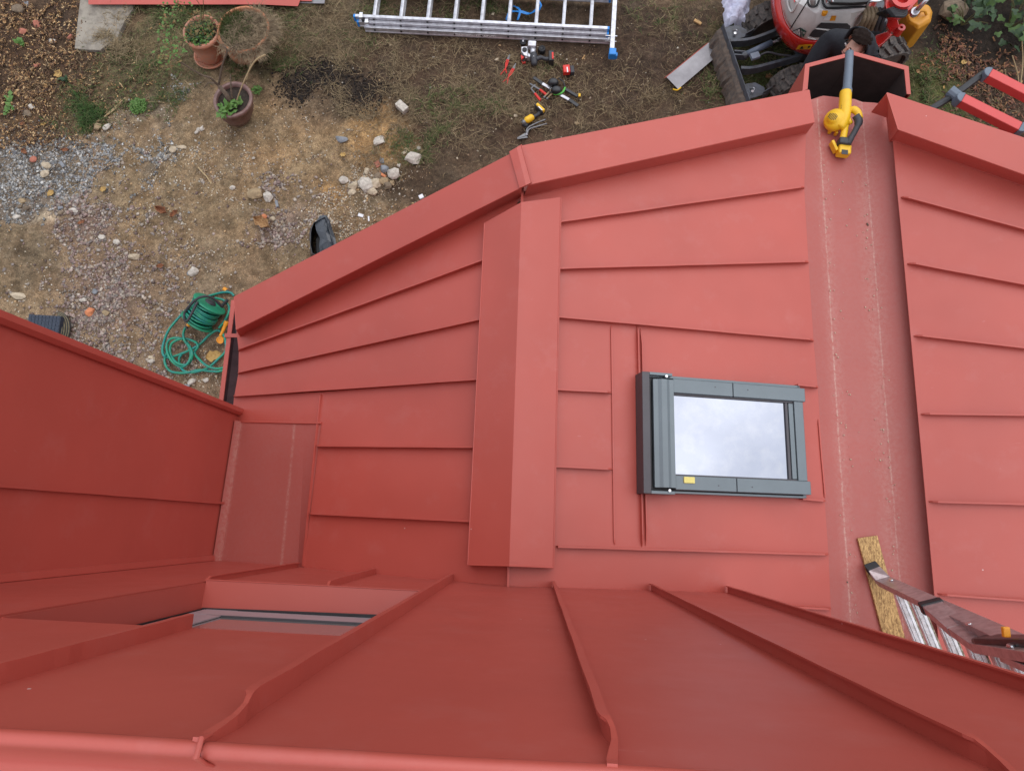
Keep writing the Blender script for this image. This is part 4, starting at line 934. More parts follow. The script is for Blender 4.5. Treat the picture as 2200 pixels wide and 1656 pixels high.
for (px, py, z) in ((1918, 1254, 3.12), (1957, 1270, 3.25), (2000, 1290, 3.42), (2058, 1315, 3.66), (2127, 1346, 3.96), (2086, 1352, 4.02), (2178, 1401, 4.34)):
    p = at(px, py, z); g = G(); n_ = -rdir; a1 = svn; a2 = n_.cross(a1); g.lathe(p+n_*.016, [(.0, .004), (.010, .004), (.012, .0)], 12, (a1*1.2, a2*.8, n_)); g.build('rivet', M_zinc, ld)
g = G(); g.tube([at(2104, 1376, 3.94), at(2112, 1366, 3.96)], .003, 6); g.build('latch_arm', M_zinc, ld)

# --- red trestle beyond the right verge
tr = empty('red_trestle', (3.0, 2.9, 0), 'bright red trestle with blue grey end caps and black tube beyond the right verge', 'trestle')
zt_ = 3.02
def beam(a, b, w, h, name='beam'):
    g = G(); plank(g, a, b, w, h); return g.build(name, M_redf, tr, bevel=.004)
a0, a1 = at(2122, 162, zt_), at(2330, 268, zt_); b0, b1 = at(2064, 216, zt_), at(2186, 277, zt_)
beam(a0, a1, .050, .05); beam(b0, b1, .050, .05)
def cap(c, d, name='end_cap', r=.036):
    d = Vector(d).normalized(); s = d.cross(UP).normalized()
    V = [c+s*(.029*math.cos(t))+d*(-.029*1.15*math.sin(t)) for t in [math.pi*i/10 for i in range(11)]]
    g = G(); g.prism([(v.x, v.y) for v in V], c.z-.03, c.z+.026); return g.build(name, M_capg, tr, bevel=.004)
cap(a0, a1-a0); cap(b0, b1-b0); cap(b1, b0-b1)
g = G(); g.tube([at(1998, 236, zt_-.03), at(2050, 205, zt_-.03), at(2112, 158, zt_-.01)], .018, 8); g.build('cross_tube', M_plastic, tr, smooth=False)
g = G(); p = at(2049, 203, zt_-.02); g.lathe(p, [(.03, -.03), (.03, .03), (.02, .03), (.02, -.03)], 12, (UP, Vector((1, 1, 0)).normalized(), Vector((1, -1, 0)).normalized())); g.build('tube_clamp', M_capg, tr)
for q in ((2330, 268), (2300, 240), (2160, 280)):
    p = at(q[0], q[1], zt_-.03); g = G(); plank(g, p, (p.x+.25, p.y+.12, 0), .05, .03, Vector((0, 1, 0))); g.build('leg', M_redf, tr)
g = G(); plank(g, at(2120, 172, zt_-.04), at(2330, 282, zt_-.04), .02, .02); g.build('timber_batten', M_woodc, tr)

# ================================================================ THINGS ON THE GROUND
GZ = lambda x, y: float(height(np.array([x]), np.array([y]))[0])-.012
def gp(px, py, h=0):
    p = at(px, py, h); return Vector((p.x, p.y, h))
# --- triple extension ladder lying flat
el = empty('extension_ladder', gp(790, 78), 'long three part aluminium extension ladder lying flat with blue end caps', 'ladder')
L0 = gp(786, 71, .02); L1 = gp(1304, 97, .02); ud = (L1-L0).normalized(); LEN = (L1-L0).length; nd = Vector((-ud.y, ud.x, 0))
def lq(u, v, z): return L0+ud*u+nd*v+UP*z
secs = [(0, 0, .010, .078), (-.055, .031, .048, .116), (-.085, .062, .086, .154)]   # start, inset, z0, z1
for k, (u0, ins, z0, z1) in enumerate(secs):
    for v, nm in ((ins, 'stile'), (.52-ins, 'stile')):
        u1 = LEN-.01 if k else LEN+.02; sg = 1 if v < .26 else -1
        prof = [(0, z0), (0, z1), (.030, z1), (.030, z1-.006), (.005, z1-.007), (.005, z0+.007), (.030, z0+.006), (.030, z0)]
        prof2 = [(0, z0), (-.0, z0+.012), (.004, z0+.018), (.004, z1-.018), (0, z1-.012), (0, z1), (.030, z1), (.030, z1-.004), (.010, z1-.006), (.010, z0+.006), (.030, z0+.004), (.030, z0)]
        g = G(); g.loft([[lq(u, v+sg*a, b) for a, b in prof2] for u in (u0, u1)]); g.build(nm, M_alu, el)
    for i in range(9):
        ur = .105+i*.2795
        g = G(); zc = (z0+z1)/2; g.loft([[lq(ur+a, v, zc+b) for a, b in ((-.016, -.014), (-.016, .014), (-.008, .017), (-.004, .012), (.004, .012), (.008, .017), (.016, .014), (.016, -.014))] for v in (ins+.006, .514-ins)]); g.build('rung', M_alu, el)
        g = G(); g.box(lq(ur, ins+.002, zc), (.018, .010, .018), ax=[ud, nd, UP]); g.build('rung_socket', M_black, el)
    if k:
        for v in (ins+.013, .52-ins-.013):
            g = G(); g.box(lq(u0-.008, v, (z0+z1)/2), (.022, .034, z1-z0+.004), ax=[ud, nd, UP]); g.build('end_cap', M_blue, el, bevel=.004)
            g = G(); g.box(lq(LEN-.005, v, (z0+z1)/2), (.022, .034, z1-z0+.004), ax=[ud, nd, UP]); g.build('end_cap', M_blue, el, bevel=.004)
for u, v, z in ((-.02, .072, .13), (.035, .042, .095)):
    g = G(); g.box(lq(u, v-.012, z), (.040, .020, .075), ax=[ud, nd, UP]); g.box(lq(u, v-.002, z+.04), (.036, .06, .008), ax=[ud, nd, UP]); g.build('guide_bracket', M_zinc, el, bevel=.002)
g = G(); g.tube([lq(-.005, .045, .11), lq(-.005, .045, .14)], .014, 10); g.build('roller', M_black, el)
for u0, u1 in ((.93, 1.15), (1.17, 1.37)):
    g = G(); g.box(lq((u0+u1)/2, -.0006, .044), (u1-u0, .001, .030), ax=[ud, nd, UP]); lb = g.build('print_label', M_wpaint, el)
    for i in range(14):
        x = u0+.012+(u1-u0-.024)*i/13+random.uniform(-.004, .004); g = G(); g.box(lq(x, -.0016, .044+random.uniform(-.006, .006)), (random.uniform(.003, .009), .0008, random.uniform(.004, .016)), ax=[ud, nd, UP]); g.build('print_mark', M_print, lb)
# stabiliser bar across the right end, with its blue foot
g = G(); plank(g, lq(LEN+.045, -.155, .115), lq(LEN+.045, .80, .115), .045, .05); g.build('stabiliser_bar', M_alu, el, bevel=.003)
g = G(); g.box(lq(LEN+.052, -.19, .115), (.070, .075, .085), ax=[ud, nd, UP]); g.build('stabiliser_foot', M_blue, el, bevel=.008)
g = G(); g.box(lq(LEN+.06, -.20, .10), (.090, .045, .06), ax=[ud, nd, UP]); g.build('stabiliser_foot', M_blue, el, bevel=.01)
for z in (.05, .13): g = G(); g.tube([lq(LEN-.03, .004, z), lq(LEN+.09, .004, z)], .006, 8); g.build('bolt', M_zinc, el)
g = G(); g.tube(bez([lq(2.13, .38, .19), lq(2.10, .39, .18), lq(2.12, .42, .16)], 4), .005, 6); g.build('hook', M_zinc, el)
# blue strap threaded between its rungs
st = [gp(1128, 10, .05), gp(1137, 22, .05), gp(1118, 30, .05), gp(1105, 26, .04), gp(1090, 30, .03), gp(1088, 45, .02)]
def ribbon(g, path, w, t=.003):
    path = bez(path, 6); rings = []
    for i, p in enumerate(path):
        d = (path[min(i+1, len(path)-1)]-path[max(0, i-1)]).normalized(); s = d.cross(UP).normalized()
        s = (s*math.cos(.5*math.sin(i*.6))+UP*math.sin(.5*math.sin(i*.6)))
        n_ = s.cross(d).normalized(); rings.append([p-s*w/2, p+s*w/2, p+s*w/2+n_*t, p-s*w/2+n_*t])
    return g.loft(rings)
g = G(); ribbon(g, [gp(1100, 25, .06), gp(1120, 26, .05), gp(1138, 30, .04), gp(1155, 20, .07)], .026); ribbon(g, [gp(1103, 14, .03), gp(1113, 18, .05), gp(1117, 26, .055), gp(1112, 44, .02)], .022); ribbon(g, [gp(1101, 24, .05), gp(1092, 30, .04), gp(1088, 44, .02)], .018); ribbon(g, [gp(1158, 22, .1), gp(1162, 12, .12), gp(1158, 4, .13)], .022)
o = g.build('blue_strap', M_blue); tag(o, 'bright blue webbing strap tangled between the rungs of the long ladder', 'strap')

# --- crimping machine with its battery grip and loose parts
cm = empty('seaming_tool', gp(1150, 125), 'silver and charcoal cordless seaming tool lying below the long ladder', 'power tool')
g = G(); pts = [gp(1120, 100, .09), gp(1133, 99, .09), (gp(1134, 112, .09)), gp(1142, 118, .09), gp(1138, 122, .09), gp(1126, 118, .09), gp(1120, 110, .09)]
g.prism([(p.x, p.y) for p in pts], .01, .085); g.build('gear_plate', M_alu, cm, bevel=.004)
g = G(); p = gp(1127, 107, .09); g.lathe((p.x, p.y, .085), [(.0, .012), (.022, .012), (.025, .008), (.025, 0)], 18); g.build('roller_cap', M_black, cm)
g = G(); g.box(gp(1143, 98, .10), (.085, .065, .07), Matrix.Rotation(-.05, 3, 'Z')); g.build('gear_housing', M_alu, cm, bevel=.010, seg=3)
g = G(); g.tube([gp(1145, 104, .09), gp(1145, 117, .085)], [.030, .024], 14); g.build('collar', M_alu, cm, smooth=True)
g = G(); g.tube(bez([gp(1146, 115, .085), gp(1147, 124, .08), gp(1148, 136, .07), gp(1148, 142, .06)], 3), [.030, .036, .038, .038, .036, .034, .032, .028, .020, .012], 14); g.build('motor_body', M_char, cm, smooth=True)
g = G(); g.tube(bez([gp(1152, 128, .085), gp(1162, 124, .085), gp(1172, 127, .08), gp(1182, 127, .07)], 4), [.022]*5+[.018]*4+[.021]*4, 10); g.build('handle', M_char, cm, smooth=True)
g = G(); g.box(gp(1184, 126, .06), (.050, .115, .10), Matrix.Rotation(.05, 3, 'Z')); g.build('battery', M_plastic, cm, bevel=.008)
g = G(); g.box(gp(1187.5, 120, .115), (.018, .075, .012), Matrix.Rotation(.05, 3, 'Z')); g.build('battery_stripe', M_redp, cm, bevel=.002)
g = G(); g.tube([gp(1124, 126, .03), gp(1126, 127, .05)], .028, 14); g.build('lower_roller', M_plastic, cm)
g = G(); g.tube([gp(1130, 124, .055), gp(1130.5, 123.5, .065)], .009, 10); g.build('roller_pin', M_white, cm)
g = G(); g.slab([gp(1119, 118, .08), gp(1126, 123, .08), gp(1120, 128, .07)], .02, UP); g.build('red_guard', M_redp, cm)
g = G(); g.tube([gp(1134, 100, .095), gp(1134, 122, .09)], .003, 6); g.build('rod', M_steel, cm)
tx = gp(1147, 121, .122); text('TF', 'lettering', .016, tx, UP.cross(Vector((1, 0, 0))), Vector((-1, 0, 0)), M_wpaint, cm)
g = G(); p = gp(1124, 91, .01); g.lathe((p.x, p.y, 0), [(.034, .0), (.034, .02), (.026, .026), (.012, .026), (.012, .02), (.0, .02)], 20); o = g.build('loose_roller', M_plastic, None); tag(o, 'small black roller wheel with white hub just under the ladder stile', 'roller')
g = G(); g.lathe((p.x, p.y, .02), [(.010, .0), (.010, .009), (.0, .009)], 12); g.build('hub', M_white, o)
g = G(); p = gp(1164, 112, 0); g.lathe((p.x, p.y, 0), [(.038, .0), (.040, .03), (.036, .055), (.026, .060), (.024, .052), (.0, .052)], 20); o = g.build('rubber_cup', M_black, None, smooth=True); tag(o, 'round black rubber cup behind the charcoal handle of the seaming tool', 'cup')
g = G(); p = gp(1125, 136, 0); g.box((p.x, p.y, .015), (.038, .034, .03), Matrix.Rotation(.2, 3, 'Z')); o = g.build('red_plastic_clip', M_redp, None, bevel=.006); tag(o, 'tiny red plastic clip lying below the seaming tool rollers', 'clip')
# --- loose red battery
rb = empty('red_battery', gp(1222, 152), 'loose red and black square battery pack on the mud right of the tools', 'battery')
g = G(); g.box(gp(1217, 151, .05), (.070, .085, .06), Matrix.Rotation(.12, 3, 'Z')); g.build('battery_case', M_redp, rb, bevel=.008)
g = G(); g.box(gp(1229, 152, .04), (.040, .080, .055), Matrix.Rotation(.12, 3, 'Z')); g.build('battery_terminal', M_char, rb, bevel=.006)
g = G(); g.box(gp(1219, 150, .0815), (.012, .060, .002), Matrix.Rotation(.12, 3, 'Z')); g.build('battery_print', M_wpaint, rb)
# --- two pairs of folding pliers with long red looped handles
def snips(name, tip, piv, h1, h2, lab, m=M_redp, jm=M_steel, z=.022, r=.0055):
    e_ = empty(name, gp(*piv), lab, 'hand tool'); T, Pv = gp(*tip, z), gp(*piv, z); A, Bh = gp(*h1, z-.006), gp(*h2, z-.006)
    d = (T-Pv).normalized(); s = d.cross(UP)
    for sg in (1, -1):
        g = G(); g.loft([[Pv+s*(.013*sg)+UP*.006, Pv+s*(.001*sg)+UP*.006, Pv+s*(.001*sg)-UP*.006, Pv+s*(.013*sg)-UP*.006], [T+s*(.004*sg)+UP*.003, T+UP*.003, T-UP*.003, T+s*(.004*sg)-UP*.003]]); g.build('jaw', jm, e_)
        H = A if sg > 0 else Bh
        # looped wire handle: out along one side, back along the other
        m1 = Pv.lerp(H, .5)+s*(.018*sg); g = G(); g.tube(bez([Pv+s*.008*sg, m1, H, H], 5), [r*1.3]*5+[r]*11, 7); g.build('handle', m, e_)
    g = G(); g.tube([Pv.lerp(A, .3)+s*.012, Pv.lerp(Bh, .3)-s*.012], r*.8, 6); g.build('brace', m, e_)
    return e_
snips('locking_snips', (1095, 118), (1091, 129), (1076, 160), (1088, 157), 'left pair of red handled seaming pliers on the mud')
snips('locking_snips', (1108, 137), (1103, 148), (1081, 176), (1090, 180), 'right pair of red handled seaming pliers, nearer the roof edge')
# --- red handled pliers with curved jaws
sn = empty('pincers', gp(1155, 190), 'open pincers with straight red grips beside the ear defenders', 'hand tool')
g = G(); g.tube(bez([gp(1138, 180, .02), gp(1148, 186, .02), gp(1160, 193, .02)], 4), [.006, .008, .009, .010, .010, .010, .010, .010, .009], 8); g.build('jaw', M_steel, sn)
g = G(); g.tube(bez([gp(1150, 183, .02), gp(1142, 190, .02), gp(1145, 196, .02), gp(1150, 202, .02)], 4), [.008]*13, 8); g.build('jaw', M_steel, sn)
g = G(); g.tube([gp(1160, 193, .02), gp(1174, 204, .015)], [.012, .014], 8); g.build('grip', M_redp, sn)
g = G(); g.tube([gp(1149, 201, .02), gp(1161, 216, .015)], [.012, .014], 8); g.build('grip', M_redp, sn)
# --- ear defenders
ed = empty('ear_defenders', gp(1195, 190), 'black ear defenders with bright green headband lying on top of the grey tools', 'ear defenders')
for (x, y, z) in ((1189, 176, .075), (1196, 193, .07)):
    c = gp(x, y, z); n_ = Vector((.1, -.15, 1)).normalized(); a1 = Vector((1, 0, 0)); a1 = (a1-n_*a1.dot(n_)).normalized(); a2 = n_.cross(a1)
    g = G(); g.lathe(c, [(.0, -.035), (.034, -.035), (.044, -.02), (.044, .0), (.038, .016), (.024, .024), (.0, .026)], 22, (a1*1.15, a2*.85, n_)); g.build('ear_cup', M_plastic, ed, smooth=True)
    g = G(); g.lathe(c-n_*.02, [(.046, -.01), (.050, 0), (.046, .01)], 20, (a1*1.15, a2*.85, n_)); g.build('cushion', M_black, ed, smooth=True)
g = G(); g.tube(bez([gp(1214, 188, .05), gp(1210, 197, .05), gp(1202, 202, .045), gp(1193, 203, .04), gp(1189, 201, .04)], 5), .010, 8, flat=.7); g.build('headband', simple('lime_green_plastic', (.08, .42, .05), .4), ed, smooth=True)
g = G(); g.tube(bez([gp(1200, 168, .06), gp(1210, 176, .06), gp(1214, 188, .05)], 5), .006, 8); g.build('band_arm', M_plastic, ed, smooth=True)
g = G(); g.tube(bez([gp(1186, 200, .05), gp(1180, 195, .05), gp(1185, 184, .06)], 5), .005, 8); g.build('band_arm', M_plastic, ed, smooth=True)
# --- long grey bending tool with black grips, crossed under the defenders
bt = empty('seam_bender', gp(1190, 200), 'long flat silver seam bender with black grips lying under the ear defenders', 'hand tool')
for a, b, nm, mt, w in (((1146, 167), (1165, 180), 'grip', M_plastic, .034), ((1165, 180), (1182, 190), 'arm', M_alu, .030), ((1205, 205), (1223, 215), 'arm', M_alu, .030), ((1222, 214), (1242, 228), 'grip', M_plastic, .034)):
    g = G(); plank(g, gp(*a, .03), gp(*b, .03), w, .014); g.build(nm, mt, bt, bevel=.004)
g = G(); plank(g, gp(1182, 190, .028), gp(1205, 205, .028), .026, .010); g.build('arm', M_alu, bt)
k = empty('utility_knife', gp(1228, 200), 'black tool handle with yellow tip sticking out from the ear defenders', 'hand tool')
g = G(); plank(g, gp(1214, 192, .04), gp(1241, 208, .03), .030, .022); g.build('handle', M_plastic, k, bevel=.006)
g = G(); g.box(gp(1245, 205, .035), (.022, .034, .018)); g.build('tip', M_yel, k, bevel=.004)
k = empty('tongs', gp(1178, 205), 'tan metal edging tongs poking out below the ear defenders', 'hand tool')
for a, b in (((1186, 192), (1170, 208)), ((1190, 198), (1176, 211))):
    g = G(); g.tube([gp(*a, .04), gp(*b, .02)], [.010, .007], 8); g.build('arm', M_tan, k)
for q in ((1170, 209), (1176, 212)): g = G(); g.rock(gp(*q, .018), (.026, .022, .02), 3); g.build('tip', M_steel, k)
# --- yellow nailer / driver
dr = empty('impact_driver', gp(1142, 260), 'yellow and black cordless driver lying on its side by the grey shears', 'power tool')
g = G(); g.tube(bez([gp(1126, 262, .045), gp(1133, 258, .05), gp(1140, 254, .05), gp(1144, 250, .045)], 4), [.024]*3+[.034]*5+[.034]*3+[.026, .020], 14); g.build('motor_housing', M_yel, dr, smooth=True)
g = G(); g.tube([gp(1122, 265, .045), gp(1128, 261, .05)], [.020, .028], 14); g.build('nose', M_steel, dr, smooth=True)
g = G(); g.tube([gp(1124, 266, .03), gp(1134, 271, .03)], .024, 12); g.build('bump_ring', M_black, dr)
g = G(); g.tube(bez([gp(1141, 255, .045), gp(1149, 250, .045), gp(1156, 246, .045), gp(1160, 242, .045)], 4), [.020]*4+[.016]*4+[.018]*5, 10); g.build('grip', M_char, dr, smooth=True)
p0, p1 = gp(1151, 226, .05), gp(1168, 243, .05)
g = G(); plank(g, p0, p1, .042, .065); g.build('battery_seat', M_char, dr, bevel=.008)
g = G(); plank(g, gp(1153, 225, .07), gp(1169, 240, .07), .030, .05); g.build('battery', M_yel, dr, bevel=.008)
g = G(); plank(g, gp(1157, 229, .0975), gp(1165, 237, .0975), .010, .002); g.build('battery_print', M_wpaint, dr)
# --- grey shears
sh = empty('tin_shears', gp(1135, 275), 'old grey tin shears with long bare handles near the roof edge', 'hand tool')
g = G(); g.tube(bez([gp(1133, 288, .02), gp(1133, 276, .022), gp(1150, 266, .022), gp(1172, 257, .02)], 5), [.012]*4+[.009]*12, 8); g.build('handle', M_steel, sh, smooth=True)
g = G(); g.tube(bez([gp(1130, 291, .02), gp(1137, 278, .022), gp(1155, 272, .022), gp(1175, 266, .02)], 5), [.012]*4+[.009]*12, 8); g.build('handle', M_steel, sh, smooth=True)
g = G(); g.loft([[gp(1134, 290, .03), gp(1128, 286, .03), gp(1128, 286, .012), gp(1134, 290, .012)], [gp(1112, 297, .022), gp(1111, 296, .022), gp(1111, 296, .014), gp(1112, 297, .014)]]); g.build('blade', M_steel, sh)
g = G(); g.loft([[gp(1134, 296, .02), gp(1130, 289, .02), gp(1130, 289, .008), gp(1134, 296, .008)], [gp(1112, 299, .018), gp(1111, 297, .018), gp(1111, 297, .01), gp(1112, 299, .01)]]); g.build('blade', M_steel, sh)
g = G(); g.tube([gp(1132, 289, .03), gp(1132, 289, .036)], .008, 10); g.build('pivot', M_zinc, sh)

# --- short metal offcut on the mud
mo = empty('sheet_offcut', gp(1490, 140), 'bare silver sheet metal offcut with red folded edge on the mud', 'metal sheet')
pp = [gp(1432, 166, .05), gp(1523, 92, .05), gp(1546, 116, .05), gp(1457, 192, .05)]
g = G(); g.slab(pp, .003, UP); g.build('sheet', M_galv, mo)
g = G(); g.slab([pp[0], pp[1], pp[1]+Vector((-.018, .012, -.03)), pp[0]+Vector((-.018, .012, -.03))], .003); g.build('folded_edge', M_red, mo)
g = G(); g.tube(bez([gp(1446, 192, .03), gp(1455, 194, .05), gp(1463, 188, .055)], 4), .007, 6); g.build('yellow_tag', M_yel, mo)
g = G(); g.box(gp(1499, 48, .015), (.085, .030, .018), Matrix.Rotation(-.6, 3, 'Z')); o = g.build('wood_offcut', M_woodc, None, bevel=.002); tag(o, 'small pale wood block on the mud left of the digger blade', 'wood block')
# --- red sheets at the far edge
def flatsheet(name, pts, z, mat, lab, cat='metal sheet', th=.003):
    g = G(); g.slab([gp(*p, z) for p in pts], th, UP); o = g.build(name, mat, None); tag(o, lab, cat); return o
flatsheet('red_sheet', [(188, -60), (190, 10), (560, 10), (640, 14), (668, -60)], .075, M_red, 'large red coated sheet lying at the far edge above the pots')
flatsheet('grey_sheet', [(560, -60), (560, 6), (697, 8), (705, -60)], .045, M_galv, 'grey backed sheet peeping out from under the red sheet')
flatsheet('red_sheet', [(600, -70), (600, 2), (670, 3), (676, -60)], .06, M_red, 'small red sheet corner between the big red sheet and the grey one')
# --- concrete slab
g = G(); pts = [(172, -70), (172, 0), (166, 50), (160, 104), (185, 107), (215, 108), (232, 96), (250, 90), (256, 70), (268, 45), (285, 20), (292, -70)]
V0 = [gp(*p, .03) for p in pts]; g.slab(V0, .06, UP); o = g.build('concrete_slab', M_conc, None, bevel=.004); tag(o, 'weathered concrete paving slab half hidden by dry grass at the far edge', 'slab')

# --- plant pots
def pot(name, cx, cy, bx, by, r_top, r_bot, h, mat, lab, rimw=.022, rimh=.05, belly=0, saucer=False):
    e_ = empty(name, gp(bx, by), lab, 'plant pot'); b = gp(bx, by, 0); t = gp(cx, cy, h); lean = Vector((t.x-b.x, t.y-b.y, 0))
    g = G(); prof = []
    def ring(r, z): return (r, z)
    P_ = [(r_bot*.9, .0), (r_bot, .01), (r_bot+(r_top-r_bot)*.5+belly, h*.5), (r_top-rimw*.6, h-rimh), (r_top, h-rimh+.006), (r_top+.004, h-rimh*.5), (r_top, h), (r_top-rimw, h), (r_top-rimw-.004, h-.05), (r_top-rimw-.01, h-.06)]
    n = 32; V = []; F = []
    for (r, z) in P_:
        for k in range(n):
            a = 2*math.pi*k/n; V.append(Vector((b.x+lean.x*z/h+r*math.cos(a), b.y+lean.y*z/h+r*math.sin(a), z)))
    for i in range(len(P_)-1):
        for k in range(n): F.append((i*n+k, i*n+(k+1) % n, (i+1)*n+(k+1) % n, (i+1)*n+k))
    mesh('pot_body', V, F, mat, e_, smooth=True)
    c = Vector((b.x+lean.x*(h-.045)/h, b.y+lean.y*(h-.045)/h, h-.045)); g = G()
    rr = r_top-rimw-.002; V = [c]+[c+Vector((rr*math.cos(2*math.pi*k/24), rr*math.sin(2*math.pi*k/24), random.uniform(-.006, .006))) for k in range(24)]
    mesh('soil', V, [(0, k+1, (k+1) % 24+1) for k in range(24)], M_soil, e_)
    if saucer:
        g = G(); g.lathe(b, [(.0, .004), (r_bot+.03, .004), (r_bot+.045, .035), (r_bot+.055, .035), (r_bot+.04, .0), (0, 0)], 30); g.build('saucer', mat, e_, smooth=True)
    return e_, c, r_top-rimw
def leaf_clump(name, c, r, n, mat, parent, hl=.06, ls=.02, seed=0, spread=.5, mats=None):
    rr = random.Random(seed); V = []; F = []; mi = []
    for i in range(n):
        a = rr.uniform(0, 6.283); q = r*math.sqrt(rr.random()); p = Vector(c)+Vector((q*math.cos(a), q*math.sin(a), rr.uniform(0, hl)*(1.2-q/r*.7)))
        d = Vector((rr.gauss(0, 1), rr.gauss(0, 1), rr.uniform(-.1, .7))).normalized(); s = d.cross(Vector((rr.gauss(0, .4), rr.gauss(0, .4), 1))).normalized(); l = ls*rr.uniform(.6, 1.4); w = l*.33
        k = len(V); V += [p, p+d*l*.5+s*w, p+d*l, p+d*l*.5-s*w, p+d*l*.5+UP*l*.1]; F += [(k, k+1, k+4), (k+1, k+2, k+4), (k+2, k+3, k+4), (k+3, k, k+4)]; m_ = rr.randrange(len(mats)+1) if mats else 0; mi += [m_]*4
    o = mesh(name, V, F, mat, parent, mats=mats, midx=mi if mats else None); return o
e1, c1, rr1 = pot('terracotta_pot', 432, 66, 455, 121, .185, .12, .33, M_terra, 'smaller terracotta pot in a saucer filled with fresh green leaves', saucer=True)
o = leaf_clump('foliage', c1+Vector((-.01, -.03, .01)), rr1*.9, 620, M_leafg, e1, .09, .032, 1, mats=[M_leafd, M_leafr])
o = leaf_clump('red_tipped_foliage', c1+Vector((.02, .05, .03)), rr1*.95, 160, M_leafr, e1, .16, .03, 2, mats=[M_stem])
e2, c2, rr2 = pot('terracotta_pot', 522, 62, 531, 106, .265, .20, .34, M_terra2, 'wide orange terracotta pot overgrown with dry grass')
def blades_at(name, c, r, n, l, mat, parent, seed, up=1, w=.004, rad=1):
    rr = random.Random(seed); V = []; F = []
    for i in range(n):
        a = rr.uniform(0, 6.283); q = r*math.sqrt(rr.random()); p = Vector(c)+Vector((q*math.cos(a), q*math.sin(a), 0)); d = Vector((rad*math.cos(a)+rr.gauss(0, .6), rad*math.sin(a)+rr.gauss(0, .6), up*rr.uniform(.3, 1.5))).normalized(); L = l*rr.uniform(.5, 1.3)
        s = d.cross(UP).normalized()*w*rr.uniform(.6, 1.3); m_ = p+d*L*.55; t = m_+Vector((d.x, d.y, rr.uniform(-.7, .1)))*L*.45
        k = len(V); V += [p-s, p+s, m_-s, m_+s, t]; F += [(k, k+1, k+3, k+2), (k+2, k+3, k+4)]
    return mesh(name, V, F, mat, parent)
blades_at('dry_grass', c2+Vector((.06, -.04, .02)), rr2*.80, 1500, .11, M_strawd, e2, 3, .35, .0018, .15)
for q_, (dx_, dy_) in enumerate(((.13, .15), (.22, .05), (.05, -.20), (-.10, -.20), (.17, -.12))): blades_at('rim_grass', c2+Vector((dx_, dy_, .04)), .10, 190, .12, M_strawd, e2, 60+q_, .3, .0018, .25); blades_at('green_grass', c2+Vector((-.07, .02, .02)), rr2*.62, 520, .12, M_grassp, e2, 4, 1.4, .0022)
blades_at('overhanging_grass', c2+Vector((.20, .02, .01)), rr2*.42, 600, .15, M_strawd, e2, 15, .1, .0020)
blades_at('overhanging_grass', c2+Vector((.10, -.16, .01)), rr2*.62, 700, .12, M_strawd, e2, 5, .05, .0020)
e3_, c3, rr3 = pot('brown_pot', 500, 213, 513, 250, .195, .13, .30, M_brownpot, 'dark brown glazed pot holding a pruned rose stump', belly=.02, rimw=.030)
o = leaf_clump('foliage', c3+Vector((-.05, -.12, .02)), .075, 34, M_leafg, e3_, .05, .065, 6)
o = leaf_clump('foliage', c3+Vector((.06, -.03, .02)), .05, 18, M_leafg, e3_, .05, .055, 7)
def branch(g, pts, r0, r1, n=7):
    q = bez(pts, 5); m = len(q); g.tube(q, [r0+(r1-r0)*i/(m-1) for i in range(m)], n)
def cp(px, py, h): return gp(px, py, h)
g = G(); branch(g, [c3+Vector((-.02, -.03, 0)), cp(487, 205, .36), cp(470, 185, .42)], .026, .018); branch(g, [c3+Vector((.0, -.02, 0)), cp(497, 198, .38), cp(495, 160, .5)], .012, .006); branch(g, [cp(470, 185, .42), cp(452, 168, .55), cp(430, 160, .62), cp(385, 132, .8)], .011, .006); branch(g, [cp(470, 182, .42), cp(478, 140, .62), cp(488, 110, .8), cp(478, 98, .85)], .011, .006)
branch(g, [cp(470, 183, .42), cp(450, 178, .4), cp(438, 190, .3)], .008, .003); branch(g, [cp(488, 112, .8), cp(512, 95, .9), cp(500, 120, .8)], .004, .002)
g.build('stem', M_bark, e3_)
g = G(); branch(g, [c3+Vector((.02, -.04, .0)), cp(520, 185, .45), cp(545, 135, .62), cp(570, 118, .7)], .005, .008, 6); branch(g, [cp(530, 172, .48), cp(535, 150, .52), cp(538, 138, .55)], .004, .003, 6); g.build('dry_stalk', M_straw, e3_)
o = leaf_clump('rose_leaves', cp(368, 132, .8), .11, 60, M_leafr, e3_, .12, .035, 9, mats=[M_leafg])
# rose canes above the first pot, carrying sparse leaves
g = G()
for (a, b, c_) in (((432, 66), (400, 20), (375, 5)), ((436, 62), (430, 15), (412, -10)), ((440, 66), (437, 10), (432, -20)), ((425, 80), (380, 90), (352, 110)), ((420, 62), (370, 50), (350, 60))):
    branch(g, [c1, cp(*b, .55), cp(*c_, .7)], .004, .0025, 5)
g.build('cane', M_stem, e1)
for i, (x, y) in enumerate(((368, 20), (372, 55), (382, 105), (358, 110), (395, 8), (360, 75))): leaf_clump('cane_leaves', cp(x, y, .5), .10, 26, M_leafg, e1, .1, .034, 20+i, mats=[M_leafr])
